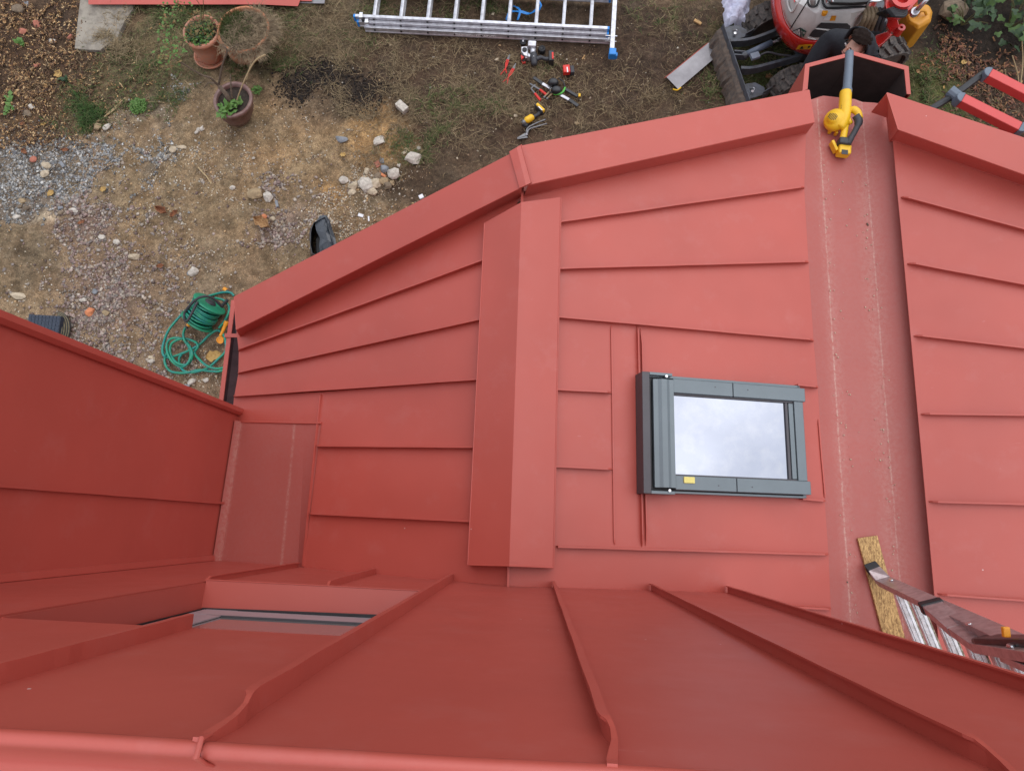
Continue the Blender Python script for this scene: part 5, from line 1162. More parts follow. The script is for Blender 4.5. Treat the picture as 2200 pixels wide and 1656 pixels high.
# weeds
wd = leaf_clump('bright_weed', gp(298, 230, .01), .085, 620, M_leafg, None, .05, .022, 31); tag(wd, 'round cushion of bright green weed on the bare soil', 'weed')
wd = leaf_clump('small_weed', gp(553, 195, .01), .05, 90, M_leafg, None, .04, .024, 32); tag(wd, 'small green weed right of the brown pot', 'weed')
for i, (x, y, s_, lb) in enumerate(((47, 95, .04, 'single sprig of pale green leaves among the orange wood chips'), (24, 212, .045, 'green ivy sprig at the left edge of the mulch, upper one'), (20, 235, .05, 'green ivy sprig at the left edge of the mulch, lower one'), (140, 172, .035, 'grey green seedling beside the yellow leaf'))):
    wd = leaf_clump('seedling', gp(x, y, .012), s_, 12, M_leafg if i != 3 else M_leafd, None, .02, .055, 40+i); tag(wd, lb, 'seedling')
# ivy in the far right corner
def ivy(cx, cy, n, spread, seed, lab, h=.35):
    rr = random.Random(seed); c = gp(cx, cy, 0); e_ = empty('ivy_plant', c, lab, 'ivy')
    V5 = [(0, -.1), (.32, -.30), (.48, .02), (.26, .22), (.12, .62), (-.12, .62), (-.26, .22), (-.48, .02), (-.32, -.30)]
    for i in range(n):
        a = rr.uniform(0, 6.283); q = spread*math.sqrt(rr.random()); p = c+Vector((q*math.cos(a), q*math.sin(a), rr.uniform(.06, h)))
        nrm_ = Vector((rr.gauss(0, .35), rr.gauss(-.2, .35), 1)).normalized(); d = Vector((rr.gauss(0, 1), rr.gauss(0, 1), 0)); d = (d-nrm_*d.dot(nrm_)).normalized(); s = nrm_.cross(d); l = rr.uniform(.07, .125)
        pts = [p]+[p+(s*x+d*y)*l-nrm_*(.12*l*(abs(x)*2)**2) for x, y in V5]
        mesh('leaf', pts, [(0, k+1, (k+1) % 9+1) for k in range(9)], rr.choice([M_leafd, M_leafd, M_leafd, M_ivyl]), e_)
        g = G(); g.tube([p, Vector((c.x+(p.x-c.x)*.6, c.y+(p.y-c.y)*.6, .02))], .003, 4)
    g = G()
    for i in range(8):
        a = rr.uniform(0, 6.283); q = spread*rr.uniform(.5, 1); branch(g, [c+Vector((0, 0, .0)), c+Vector((q*.5*math.cos(a), q*.5*math.sin(a), h*.5)), c+Vector((q*math.cos(a), q*math.sin(a), h*.7))], .005, .003, 5)
    g.build('vine', M_stem, e_)

ivy(2065, 55, 26, .20, 51, 'small ivy patch nearest the fuel can', .25); ivy(2165, 60, 44, .30, 52, 'dense ivy patch in the far right corner', .4); ivy(2130, 5, 34, .34, 53, 'ivy patch beyond the frame edge behind the others', .4); ivy(2190, 110, 14, .18, 54, 'sparse ivy below the dense patch at the right edge', .3)
for i, (a, b) in enumerate((((2195, 80), (2192, 185)), ((2175, 120), (2190, 200)), ((2160, 150), (2150, 195)))):
    g = G(); branch(g, [gp(*a, .25), gp((a[0]+b[0])/2+4, (a[1]+b[1])/2, .12), gp(*b, .02)], .005, .006, 5); o = g.build('dead_stalk', M_straw); tag(o, ('tallest dry stalk against the right edge of the mulch', 'dry stalk crossing behind the tallest one in the mulch', 'short dry stalk left of the two long ones in the mulch')[i], 'stalk')
g = G(); g.rock(gp(2045, 25, .08), (.30, .24, .16), 61, n=1); o = g.build('dark_bark_lump', M_brst); tag(o, 'dark brown bark lump beside the fuel can', 'bark lump')

# --- garden hose: reel with wound hose and the loose loops
hr = empty('hose_reel', gp(440, 680), 'green hose reel wound with hose, lying on the gravel by the gutter', 'hose reel')
rc = gp(437, 672, .14); ra = Vector((.62, .72, .34)).normalized(); r1_ = ra.cross(UP).normalized(); r2_ = ra.cross(r1_)
g = G(); g.lathe(rc-ra*.11, [(.03, -.008), (.150, -.008), (.158, -.002), (.158, .004), (.03, .006)], 36, (r1_, r2_, ra)); g.build('reel_flange', M_reel, hr, smooth=True)
g = G(); g.lathe(rc+ra*.11, [(.03, -.006), (.158, -.004), (.158, .002), (.150, .010), (.10, .016), (.03, .014)], 36, (r1_, r2_, ra)); g.build('reel_flange', M_reel, hr, smooth=True)
g = G(); g.lathe(rc+ra*.11, [(.0, .03), (.045, .03), (.055, .014)], 20, (r1_, r2_, ra)); g.build('reel_hub', M_char, hr, smooth=True)
rr = random.Random(5)
for layer, rad in ((0, .105), (1, .130)):
    for k in range(8):
        off = -.088+.0235*k+layer*.010; rd = rad+rr.uniform(-.006, .008); tl = rr.uniform(-.10, .10)
        path = [rc+ra*(off+.012*math.sin(t+k)*1.0+tl*.08*math.cos(t))+r1_*(rd*math.cos(t))+r2_*(rd*math.sin(t)) for t in [2*math.pi*i/36 for i in range(36)]]
        g = G(); g.tube(path, .0105, 8, closed=True); g.build('hose_turn', M_green if (k+layer) % 3 else M_teal, hr, smooth=True)
g = G(); g.tube(bez([rc+ra*.12+r2_*-.17, gp(402, 690, .30), gp(396, 675, .22), gp(412, 652, .32), gp(432, 638, .36), gp(455, 640, .30), gp(478, 660, .18)], 6), .012, 8); g.build('carry_handle', M_char, hr, smooth=True)
g = G(); g.tube([gp(478, 656, .08), gp(489, 644, .10)], .016, 10); g.build('axle_end', M_char, hr)
def hose(name, pts, lab, mat, z=.022, wav=.010):
    rr = random.Random(len(pts)); P_ = [gp(x, y, z+wav*(i % 3)) for i, (x, y) in enumerate(pts)]
    g = G(); g.tube(bez(P_, 7), .0118, 9); o = g.build(name, mat, None, smooth=True); tag(o, lab, 'hose'); return o
hose('garden_hose', [(503, 636), (495, 629), (480, 628), (455, 634), (440, 640), (415, 652), (398, 668), (380, 687), (362, 710), (352, 735), (349, 752), (352, 764), (362, 768), (382, 763), (412, 750), (432, 737), (447, 722), (460, 712), (472, 711), (481, 722), (486, 745), (483, 757), (470, 770), (450, 788), (432, 796), (412, 800), (396, 797), (386, 785), (385, 770), (390, 762)], 'long green garden hose lying in the outer loop around the reel', M_teal)
hose('garden_hose', [(399, 703), (394, 715), (396, 730), (406, 746), (410, 765), (402, 782), (390, 788), (374, 780), (362, 764), (358, 744), (364, 730), (378, 726), (395, 730), (408, 745), (413, 762), (408, 778), (395, 784), (378, 778), (366, 760), (368, 740), (382, 730), (400, 728), (420, 735), (425, 745), (418, 758), (428, 772), (445, 786), (465, 792), (484, 789)], 'tangled green hose coiled in small loops below the reel', M_green, .035, .014)
hose('garden_hose', [(360, 755), (354, 770), (356, 785), (366, 797), (384, 801), (405, 800), (425, 795), (450, 797), (470, 798), (486, 792)], 'green hose strand running along the bottom of the coil', M_green, .02)
hose('garden_hose', [(470, 705), (482, 690), (491, 672), (492, 660), (486, 650), (478, 644), (462, 640)], 'short green hose end curling around the right side of the reel', M_green, .05)
def conn(px, py, dx, dy, lab, z=.03):
    a, b = gp(px, py, z), gp(px+dx, py+dy, z); e_ = empty('hose_connector', a, lab, 'hose connector')
    g = G(); g.tube([a, b], [.020, .018], 12); g.build('orange_collar', M_oran, e_); g = G(); g.tube([b, b+(b-a)*.8], [.017, .013], 12); g.build('grey_sleeve', M_char, e_)
conn(481, 620, 6, 5, 'orange hose connector at the top of the coil'); conn(407, 696, -4, 5, 'orange hose connector left of the reel', .05)
sg = empty('spray_gun', gp(480, 710), 'orange hose spray nozzle lying beside the gutter', 'spray nozzle')
g = G(); g.tube(bez([gp(487, 690, .06), gp(483, 700, .05), gp(478, 712, .04), gp(473, 722, .035)], 4), [.022]*4+[.016]*4+[.014]*5, 12); g.build('body', M_oran, sg, smooth=True)
g = G(); g.lathe(gp(474, 730, .04), [(.0, .012), (.024, .012), (.026, .018), (.034, .018), (.034, -.01), (.02, -.02)], 20, (Vector((1, 0, 0)), Vector((0, .85, .5)), Vector((0, -.5, .85)))); g.build('rose', M_oran, sg, smooth=False)
# --- black bin bag standing by the verge
bg_ = []
c = gp(700, 520, 0); rr = random.Random(8)
rings = []
for (h, f) in ((.0, 1.0), (.10, 1.08), (.22, 1.0), (.34, .92), (.42, .86)):
    ring = []
    for k, (px, py) in enumerate(((664, 498), (664, 483), (672, 474), (688, 464), (700, 461), (706, 470), (711, 488), (717, 505), (722, 530), (712, 550), (690, 555), (668, 548), (666, 525))):
        p = gp(px, py, .40); cc_ = gp(692, 508, .40); ring.append(Vector((c.x+(p.x-cc_.x)*f-(.42-h)*.10+rr.uniform(-.012, .012), c.y+(p.y-cc_.y)*f+rr.uniform(-.012, .012), h+rr.uniform(-.01, .02))))
    rings.append(ring)
off_ = gp(692, 508, .40)-sum(rings[-1], Vector())/13; off_.z = 0
rings = [[p+off_*(.4+.6*i/4) for p in r] for i, r in enumerate(rings)]
g = G(); g.loft(rings, cap=False); o = g.build('bin_bag', M_bag, None); tag(o, 'black plastic bin bag standing open against the left verge', 'bin bag')
so_ = o.modifiers.new('solid', 'SOLIDIFY'); so_.thickness = .003
top = rings[-1]; rr = random.Random(12)
fp = [(677, 480), (688, 464), (701, 463), (708, 474), (713, 492), (720, 512), (724, 532), (708, 548), (690, 556), (686, 530), (688, 512), (680, 496)]
mid_ = [(696, 482), (700, 500), (704, 516), (703, 534)]
FV = [gp(x, y, .40+rr.uniform(-.025, .02)) for x, y in fp]+[gp(x, y, .45+rr.uniform(-.03, .02)) for x, y in mid_]
FF_ = [(0, 1, 12), (1, 2, 12), (2, 3, 12), (3, 4, 13), (3, 13, 12), (4, 5, 13), (5, 14, 13), (5, 6, 14), (6, 15, 14), (6, 7, 15), (7, 8, 15), (8, 9, 15), (9, 10, 14), (9, 14, 15), (10, 13, 14), (10, 11, 13), (11, 12, 13), (11, 0, 12)]
fl = mesh('bag_flap', FV, FF_, M_bag, o); so2 = fl.modifiers.new('solid', 'SOLIDIFY'); so2.thickness = .004
g = G(); g.slab([p-Vector((0, 0, .15)) for p in top], .01, UP); g.build('bag_inside', M_black, o)
# --- drain cover and coiled drain pipe
dc = empty('drain_cover', gp(95, 705), 'blue black square plastic drain cover with grid pattern leaning on the gravel', 'drain cover')
zc_ = .16; dq = [gp(62, 675, zc_), gp(131, 679, zc_), gp(121, 740, zc_), gp(56, 722, zc_)]
def dqp(u, v): return dq[0].lerp(dq[1], u).lerp(dq[3].lerp(dq[2], u), v)
g = G(); g.slab([dqp(0, 0), dqp(1, 0), dqp(1, 1.5), dqp(0, 1.5)], .05, UP); g.build('cover_plate', M_cover, dc, bevel=.003)
n_ = 9
for i in range(n_):
    for j in range(11):
        u0, u1 = (i+.12)/n_, (i+.88)/n_; v0, v1 = (j+.14)/7.5, (j+.86)/7.5
        g = G(); g.slab([dqp(u, v)+UP*.004 for u, v in ((u0, v0), (u1, v0), (u1, v1), (u0, v1))], .011, UP); g.build('tread', M_cover, dc)
for i in range(8):
    p0 = gp(118, 712, .12-.012*i); path = [p0+Vector(((.060+.012*i)*math.sin(t), (.15+.006*i)*math.cos(t), 0)) for t in [math.pi*k/14 for k in range(15)]]
    g = G(); g.tube(path, .0075, 7); g.build('riser_ring', M_pipe if i % 2 == 0 else M_black, dc)

# --- white cloth by the digger
rings = []; rr = random.Random(4); nu = 14
V = []; F = []
cq = [gp(1555, -20, .22), gp(1618, -15, .22), gp(1610, 42, .22), gp(1562, 46, .22)]
for j in range(nu+1):
    for i in range(nu+1):
        u, v = i/nu, j/nu; p = cq[0].lerp(cq[1], u).lerp(cq[3].lerp(cq[2], u), v)
        ed = min(u, 1-u, v, 1-v); V.append(p+Vector((rr.uniform(-.012, .012), rr.uniform(-.012, .012), rr.uniform(-.008, .008)+.03*math.sin(9*u+5*v)+.02*math.sin(17*v-8*u)+(-.10 if ed < .05 else 0))))
F = [(j*(nu+1)+i, j*(nu+1)+i+1, (j+1)*(nu+1)+i+1, (j+1)*(nu+1)+i) for j in range(nu) for i in range(nu)]
o = mesh('white_cloth', V, F, M_cloth, None, smooth=True); tag(o, 'crumpled white cloth draped near the digger track', 'cloth')

# ================================================================ MINI EXCAVATOR
ex = empty('mini_excavator', gp(1790, 60), 'red and silver mini digger with grey dozer blade parked beyond the hopper', 'excavator')
def ringz(pts, z): return [at(x, y, z) for x, y in pts]
ad = (gp(1920, 112, 0)-gp(1690, 186, 0)).normalized(); an = Vector((-ad.y, ad.x, 0))     # along the tracks / across
def track(c0, c1, w, r, lab=None):
    t = empty('track', c0); t.parent = ex; t.location = Vector(c0)-ORG[ex.name]; ORG[t.name] = Vector(c0)
    L = (c1-c0).length; d = (c1-c0).normalized(); n = 14
    prof = [(L+r*math.sin(math.pi*k/n), r+r*math.cos(math.pi*k/n)) for k in range(n+1)]+[(-r*math.sin(math.pi*k/n), r-r*math.cos(math.pi*k/n)) for k in range(n+1)]
    g = G(); inner = [(L+(r-.03)*math.sin(math.pi*k/n), r+(r-.03)*math.cos(math.pi*k/n)) for k in range(n+1)]+[(-(r-.03)*math.sin(math.pi*k/n), r-(r-.03)*math.cos(math.pi*k/n)) for k in range(n+1)]
    P3 = lambda a, v: Vector((c0.x, c0.y, 0))+d*a[0]+an*v+UP*a[1]
    m = len(prof)
    V = [P3(p, v) for p in prof for v in (-w/2, w/2)]+[P3(p, v) for p in inner for v in (-w/2, w/2)]
    F = []
    for k in range(m):
        k2 = (k+1) % m; F += [(2*k, 2*k2, 2*k2+1, 2*k+1), (2*m+2*k, 2*m+2*k+1, 2*m+2*k2+1, 2*m+2*k2), (2*k, 2*m+2*k, 2*m+2*k2, 2*k2), (2*k+1, 2*k2+1, 2*m+2*k2+1, 2*m+2*k+1)]
    mesh('belt', V, F, M_track, t)
    per = 2*L+2*math.pi*r; nl = 34
    for i in range(nl):
        s_ = per*i/nl
        if s_ < L: p, nn_ = (s_, 2*r), (0, 1)
        elif s_ < L+math.pi*r: a = (s_-L)/r; p, nn_ = (L+r*math.sin(a), r+r*math.cos(a)), (math.sin(a), math.cos(a))
        elif s_ < 2*L+math.pi*r: p, nn_ = (L-(s_-L-math.pi*r), 0), (0, -1)
        else: a = (s_-2*L-math.pi*r)/r; p, nn_ = (-r*math.sin(a), r-r*math.cos(a)), (-math.sin(a), -math.cos(a))
        if nn_[1] < -.5: continue
        N3 = d*nn_[0]+UP*nn_[1]; T3 = N3.cross(an)
        for sd in (-1, 1):
            c = P3(p, sd*w*.24)+N3*.012+T3*(.012*sd); g = G(); g.box(c, (.030, w*.42, .026), ax=[(T3+an*.22*sd).normalized(), (an-T3*.22*sd).normalized(), N3]); g.build('lug', M_track, t)
    for k in range(4):
        g = G(); c = P3((L*(k+.0)/3, r), 0); g.lathe(c, [(.0, -w*.30), (r*.72, -w*.30), (r*.72, w*.30), (0, w*.30)], 14, (d, UP, an)); g.build('roller', M_mud, t)
track(gp(1695, 184, .18)*1, gp(1905, 122, .18), .20, .17)
off2 = gp(1640, 50, .18)-gp(1695, 184, .18)
track(gp(1640, 48, .18), gp(1640, 48, .18)+(gp(1905, 122, .18)-gp(1695, 184, .18)), .20, .17)
g = G(); cmid = (gp(1695, 184)+gp(1905, 122))/2+off2*.5; g.box(cmid+UP*.26, (.9, .45, .22), ax=[ad, an, UP]); g.build('undercarriage', M_exg, ex, bevel=.01)
g = G(); g.lathe(cmid+UP*.38, [(.0, 0), (.24, 0), (.24, .12), (0, .12)], 24); g.build('slew_ring', M_exd, ex)
def dense(pts, n=6):
    m = len(pts); out = []
    for i in range(m):
        if pts[i][1] <= -100 and pts[(i+1) % m][1] <= -100 or pts[i][1] <= -100: out.append(Vector((*pts[i], 0))); k0 = 1
        if pts[i][1] <= -100 or pts[(i+1) % m][1] <= -100:
            if pts[i][1] > -100: out.append(Vector((*pts[i], 0)))
            continue
        q = [Vector((*pts[max(1, i-1)], 0)), Vector((*pts[i], 0)), Vector((*pts[i+1], 0)), Vector((*pts[min(m-2, i+2)], 0))]
        for k in range(n):
            t = k/n; out.append(.5*((2*q[1])+(q[2]-q[0])*t+(2*q[0]-5*q[1]+4*q[2]-q[3])*t*t+(3*q[1]-q[0]-3*q[2]+q[3])*t**3))
    return [(p.x, p.y) for p in out]
from mathutils.bvhtree import BVHTree
BV = {}
def on_body(key, px, py, off=.004):            # foot of a decal on the bodywork
    d = Vector(ray(px, py)).normalized(); h = BV[key].ray_cast(Vector(CPOS), d)
    if h[0] is None: return at(px, py, .9)
    n = h[1] if h[1].dot(d) < 0 else -h[1]
    return h[0]+n*off
def decal(name, key, pts, mat, parent, off=.004):
    cx = sum(p[0] for p in pts)/len(pts); cy = sum(p[1] for p in pts)/len(pts); V = []; F = []; n = 5
    for i in range(len(pts)):
        a, b = pts[i], pts[(i+1) % len(pts)]; k = len(V); idx = {}
        for p in range(n+1):
            for q in range(n+1-p):
                u, v = p/n, q/n; idx[p, q] = len(V); V.append(on_body(key, cx+(a[0]-cx)*u+(b[0]-cx)*v, cy+(a[1]-cy)*u+(b[1]-cy)*v, off))
        for p in range(n):
            for q in range(n-p):
                F.append((idx[p, q], idx[p+1, q], idx[p, q+1]))
                if q < n-p-1: F.append((idx[p+1, q], idx[p+1, q+1], idx[p, q+1]))
    return mesh(name, V, F, mat, parent)
def hug(o, key, off):                          # lay lettering on to the bodywork
    if o is None: return
    org = ORG[ex.name]
    for v in o.data.vertices:
        h = BV[key].find_nearest(v.co+org)
        if h[0] is not None:
            n = h[1] if h[1].dot(Vector(CPOS)-h[0]) > 0 else -h[1]; v.co = h[0]+n*off-org
# lower red body and counterweight
b0_ = [(1655, -110), (1657, 20), (1666, 62), (1688, 97), (1712, 112), (1738, 119), (1782, 119), (1812, 98), (1842, 62), (1872, 36), (1890, -10), (1895, -110)]
b1_ = [(1655, -110), (1656, 15), (1664, 52), (1684, 84), (1708, 102), (1738, 109), (1785, 107), (1815, 90), (1845, 56), (1872, 30), (1890, -14), (1895, -110)]
b2_ = [(1663, -110), (1664, 12), (1673, 48), (1692, 74), (1713, 90), (1740, 97), (1785, 95), (1818, 82), (1845, 52), (1868, 28), (1886, -14), (1890, -110)]
b3_ = [(1674, -110), (1675, 8), (1683, 44), (1698, 68), (1716, 83), (1742, 90), (1785, 88), (1818, 78), (1842, 50), (1864, 26), (1880, -14), (1886, -110)]
g = G(); g.loft([ringz(dense(b0_), .46), ringz(dense(b1_), .58), ringz(dense(b2_), .70), ringz(dense(b3_), .74)]); BV['cw'] = BVHTree.FromPolygons([tuple(v) for v in g.V], g.F); o = g.build('counterweight', M_exr, ex, bevel=.008, smooth=True)
g = G(); g.loft([ringz([(x*.985+1790*.015, y*.96+2) for x, y in b0_], .40), ringz(b0_, .455)]); g.build('skirt', M_exd, ex)
# silver engine cover
h0_ = [(1678, -110), (1678, 6), (1685, 40), (1699, 64), (1716, 78), (1740, 86), (1783, 86), (1816, 82), (1835, 66), (1862, 26), (1864, 8), (1864, -110)]
h1_ = [(1690, -110), (1690, 0), (1697, 22), (1709, 40), (1724, 52), (1744, 56), (1790, 52), (1818, 50), (1836, 42), (1858, 24), (1863, 8), (1864, -110)]
h2_ = [(1700, -110), (1702, -10), (1709, 2), (1720, 10), (1735, 18), (1755, 30), (1790, 31), (1818, 30), (1838, 27), (1856, 20), (1862, 6), (1862, -110)]
h3_ = [(1712, -110), (1714, -20), (1720, -10), (1730, -4), (1745, 5), (1762, 20), (1790, 22), (1818, 21), (1838, 18), (1852, 14), (1857, 2), (1857, -110)]
g = G(); g.loft([ringz(dense(h0_), .75), ringz(dense(h1_), .93), ringz(dense(h2_), 1.06), ringz(dense(h3_), 1.09)]); BV['hood'] = BVHTree.FromPolygons([tuple(v) for v in g.V], g.F); hood = g.build('engine_cover', M_exw, ex, bevel=.012, seg=3, smooth=True)
# panels on the sloping flank of the cover
fa, fb, fc = at(1740, 86, .75), at(1816, 82, .75), at(1790, 31, 1.06)
def fl_(q, off=.004): return onp3(q[0], q[1], fa, fb, fc, off)
for pts in ([(1764, 48), (1820, 50), (1826, 56), (1826, 64), (1818, 68), (1800, 64), (1752, 59)], [(1752, 62), (1790, 65), (1812, 72), (1815, 76), (1800, 80), (1750, 80), (1738, 77), (1746, 65)]):
    decal('grille', 'hood', pts, M_exd, ex, .006)
g = G()
for a, b in (((1752, 60.5), (1822, 70)), ((1735, 80), (1752, 84))): g.tube([on_body('hood', *a, .006), on_body('hood', *b, .006)], .006, 6)
g.build('grille_bar', M_exw, ex)
# left flank with model number, seam and registration diamond
la, lb_, lc = at(1699, 64, .75), at(1740, 86, .75), at(1735, 18, 1.06)
def ll(q, off=.006): return onp3(q[0], q[1], la, lb_, lc, off)
g = G(); g.tube([on_body('hood', 1697+39*i/16, 64-62*i/16, .001) for i in range(17)], .005, 6); g.build('panel_gap', M_black, ex)
nl_ = (lb_-la).cross(lc-la).normalized(); nl_ = nl_ if nl_.z > 0 else -nl_
decal('registration_triangle', 'hood', ((1702, 67), (1721, 58.5), (1723, 82)), M_print, ex, .006)
decal('registration_plate', 'hood', ((1705, 67.5), (1719.3, 61), (1721, 78)), M_wpaint, ex, .009)
decal('registration_triangle', 'hood', ((1721.5, 59), (1733, 67), (1725.5, 81)), M_dgreen, ex, .006)
e1x = on_body('hood', 1722, 80)-on_body('hood', 1706, 67); e1y = on_body('hood', 1717, 62)-on_body('hood', 1709, 72)
hug(text('22', 'lettering', .036, on_body('hood', 1716.0, 66, .012), e1x, e1y, M_print, ex, .001, True), 'hood', .012); hug(text('016A', 'lettering', .034, on_body('hood', 1715.2, 71.3, .012), e1x, e1y, M_print, ex, .001, True), 'hood', .012)
hug(text('+B', 'lettering', .040, on_body('hood', 1726, 68, .010), e1x, e1y, M_wpaint, ex, .001, True), 'hood', .010)
ta, tb, tc_ = at(1678, 6, .75), at(1699, 64, .75), at(1697, 22, .93)
def tl(q, off=.006): return onp3(q[0], q[1], ta, tb, tc_, off)
hug(text('TB210R', 'lettering', .056, on_body('hood', 1690.5, 40, .008), on_body('hood', 1693, 54)-on_body('hood', 1684, 30), on_body('hood', 1692, 40)-on_body('hood', 1686, 43), M_dred, ex, .002, True), 'hood', .008)
g = G(); g.tube([tl((1676, 8), .012), tl((1676.5, 12), .012)], .008, 8); g.build('side_knob', M_black, ex)
g = G(); g.tube(bez([at(1688, -12, 1.02), at(1693, 12, .96), at(1701, 26, .95), at(1712, 10, 1.04), at(1722, -8, 1.10)], 5), .010, 6); g.build('moulded_ridge', M_exw, ex, smooth=True)
g = G(); g.slab([at(1705, -4, 1.05), at(1710, 1, 1.06), at(1706, 6, 1.055)], .004, UP); g.build('red_emblem', M_exr, ex)
g = G(); g.tube(bez([at(1736, 1, 1.12), at(1737, 10, 1.12), at(1744, 15, 1.12), at(1754, 13, 1.12), at(1759, 2, 1.12)], 5), .009, 7); g.tube(bez([at(1765, -6, 1.12), at(1772, 14, 1.12), at(1790, 18, 1.12), at(1862, 15, 1.12)], 5), .009, 7); g.build('cable', M_black, ex, smooth=True)
g = G(); g.tube([at(1744, -14, 1.25), at(1747, 8, 1.1)], .024, 12); g.build('lever_base', M_exw, ex, smooth=True)
g = G(); g.lathe(on_body('hood', 1772, 27, .0), [(.0, .012), (.022, .012), (.024, .006), (.024, -.02)], 14); g.build('fuel_cap', M_oran, ex)
decal('sticker', 'hood', ((1772, 37), (1786, 37), (1784, 43), (1768, 43)), M_wpaint, ex, .005)
decal('sticker', 'hood', ((1787, 33), (1797, 33), (1794, 44), (1782, 44)), M_oran, ex, .006)
# seat and cowl
s0 = [(1772, -110), (1776, 8), (1786, 12), (1830, 13), (1862, 11), (1888, -2), (1900, -110)]
g = G(); g.loft([ringz(s0, 1.12), ringz([(x, y-6) for x, y in s0], 1.24)]); g.build('seat_cowl', M_plastic, ex, bevel=.012)
g = G(); g.tube(bez([at(1862, 14, 1.12), at(1870, 4, 1.28), at(1890, 2, 1.28), at(1908, -8, 1.3)], 5), .010, 8); g.build('grab_rail', M_zinc, ex, smooth=True)
g = G(); g.tube([at(1776, -2, 1.22), at(1778, 6, 1.2)], .012, 8); g.tube([at(1788, 0, 1.25), at(1789, 4, 1.24)], .010, 8); g.build('console_knob', M_zinc, ex)
# warning sticker on the red rim
ra_, rb_, rc__ = at(1738, 109, .58), at(1785, 107, .58), at(1785, 95, .70)
def rf(q, off=.006): return onp3(q[0], q[1], ra_, rb_, rc__, off)
nr_ = (rb_-ra_).cross(rc__-ra_).normalized(); nr_ = nr_ if nr_.z > 0 else -nr_
stk = decal('warning_sticker', 'cw', ((1717, 95), (1746, 94), (1741, 104), (1711, 104.5)), M_stick, ex, .010)
decal('warning_triangle', 'cw', ((1718, 102.5), (1725, 96), (1727, 102.5)), M_print, stk, .014)
decal('warning_mark', 'cw', ((1735, 102), (1737, 96), (1742, 96), (1739, 100)), M_print, stk, .014)
g = G(); g.tube([at(1673, 84, .56), at(1676, 86, .57)], .016, 10); g.build('tow_hole', M_black, ex)
g = G(); g.tube([rf((1752, 94), .006), rf((1738, 118), .006)], .004, 6); g.build('body_joint', M_print, ex)
# brown sleeved hydraulic hoses and red boom foot
for k in range(6):
    x = 1851+k*8.5; g = G(); g.tube(bez([at(x+4, 16+k*1.0, .95), at(x+7, 34, .98), at(x+1, 50, .92), at(x-9+k*1.5, 64, .80)], 5), .019, 8); g.build('hydraulic_hose', M_hosebr if k < 4 else M_char, ex, smooth=True)
g = G(); g.loft([ringz([(1905, 44), (1926, 44), (1930, 58), (1928, 74), (1912, 74), (1902, 60)], .70), ringz([(1908, 40), (1928, 40), (1932, 54), (1929, 70), (1914, 70), (1905, 56)], .84)]); g.build('boom_foot', M_exr, ex, bevel=.008)
g = G(); g.loft([ringz([(1880, 80), (1912, 70), (1920, 74), (1896, 98), (1872, 116), (1874, 96)], .55), ringz([(1882, 76), (1912, 66), (1921, 70), (1898, 93), (1874, 110), (1876, 92)], .64)]); g.build('step_plate', M_exr, ex, bevel=.006)
g = G(); c = at(1932, 66, .86); g.lathe(c, [(.014, -.04), (.034, -.04), (.034, .04), (.014, .04), (.014, -.04)], 18); g.build('pin_eye', M_exr, ex)
g = G(); g.loft([ringz([(1908, -60), (1975, -60), (1972, 10), (1955, 30), (1932, 44), (1905, 44), (1898, 20)], .95), ringz([(1912, -70), (1976, -70), (1972, 2), (1956, 20), (1934, 34), (1908, 34), (1902, 12)], 1.12)]); g.build('boom', M_exr, ex, bevel=.01)
g = G(); c = at(1935, 2, 1.14); g.lathe(c, [(.05, -.02), (.09, -.02), (.09, .03), (.05, .03), (.05, -.02)], 24); g.build('boom_boss', M_exr, ex)
g = G(); c = at(1920, 24, 1.10)
for k in range(7): g.tube(bez([at(1885+k*3, 30+k, 1.0), at(1905+k*2, 22+k*2.2, 1.13), at(1925+k*3, 16+k*3.2, 1.14), at(1942+k, 10+k*2, 1.12)], 4), .011, 6)
g.build('black_hoses', M_black, ex)
g = G(); g.tube([at(2004, -14, 1.25), at(1978, 14, 1.15), at(1964, 28, 1.05)], [.018, .018, .024], 10); g.build('ram_rod', M_zinc, ex, smooth=True)
g = G(); g.tube([at(1967, 24, 1.08), at(1963, 30, 1.03)], .034, 12); g.build('ram_end', M_alu, ex)
# dozer blade
bd = empty('dozer_blade', gp(1585, 135)); bd.parent = ex; bd.location = Vector(gp(1585, 135))-ORG[ex.name]; ORG[bd.name] = Vector(gp(1585, 135)); bd['label'] = 'grey dozer blade with dried mud on its front'
tA, tB = at(1554, 51, .30), at(1611, 216, .30); bdv = (tB-tA).normalized(); bn = Vector((-bdv.y, bdv.x, 0)); bn = bn if bn.x < 0 else -bn
rings = []; nb = 16
for i in range(nb+1):
    p = tA.lerp(tB, i/nb); rings.append([p+bn*a+UP*b for a, b in ((.0, .0), (-.006, -.0), (.010, -.13), (.045, -.27), (.055, -.27), (.020, -.13))])
g = G(); g.loft(rings); g.build('mouldboard', M_exg, bd)
rr = random.Random(3); rings = []
for i in range(nb*2+1):
    p = tA.lerp(tB, i/(nb*2)); j = rr.uniform(-.01, .03); rings.append([p+bn*a+UP*b for a, b in ((.012, -.04-rr.uniform(0, .02)), (.020, -.13), (.056, -.27), (.085+j, -.285), (.075+j, -.20), (.045, -.09))])
g = G(); g.loft(rings); g.build('caked_mud', M_mud, bd)
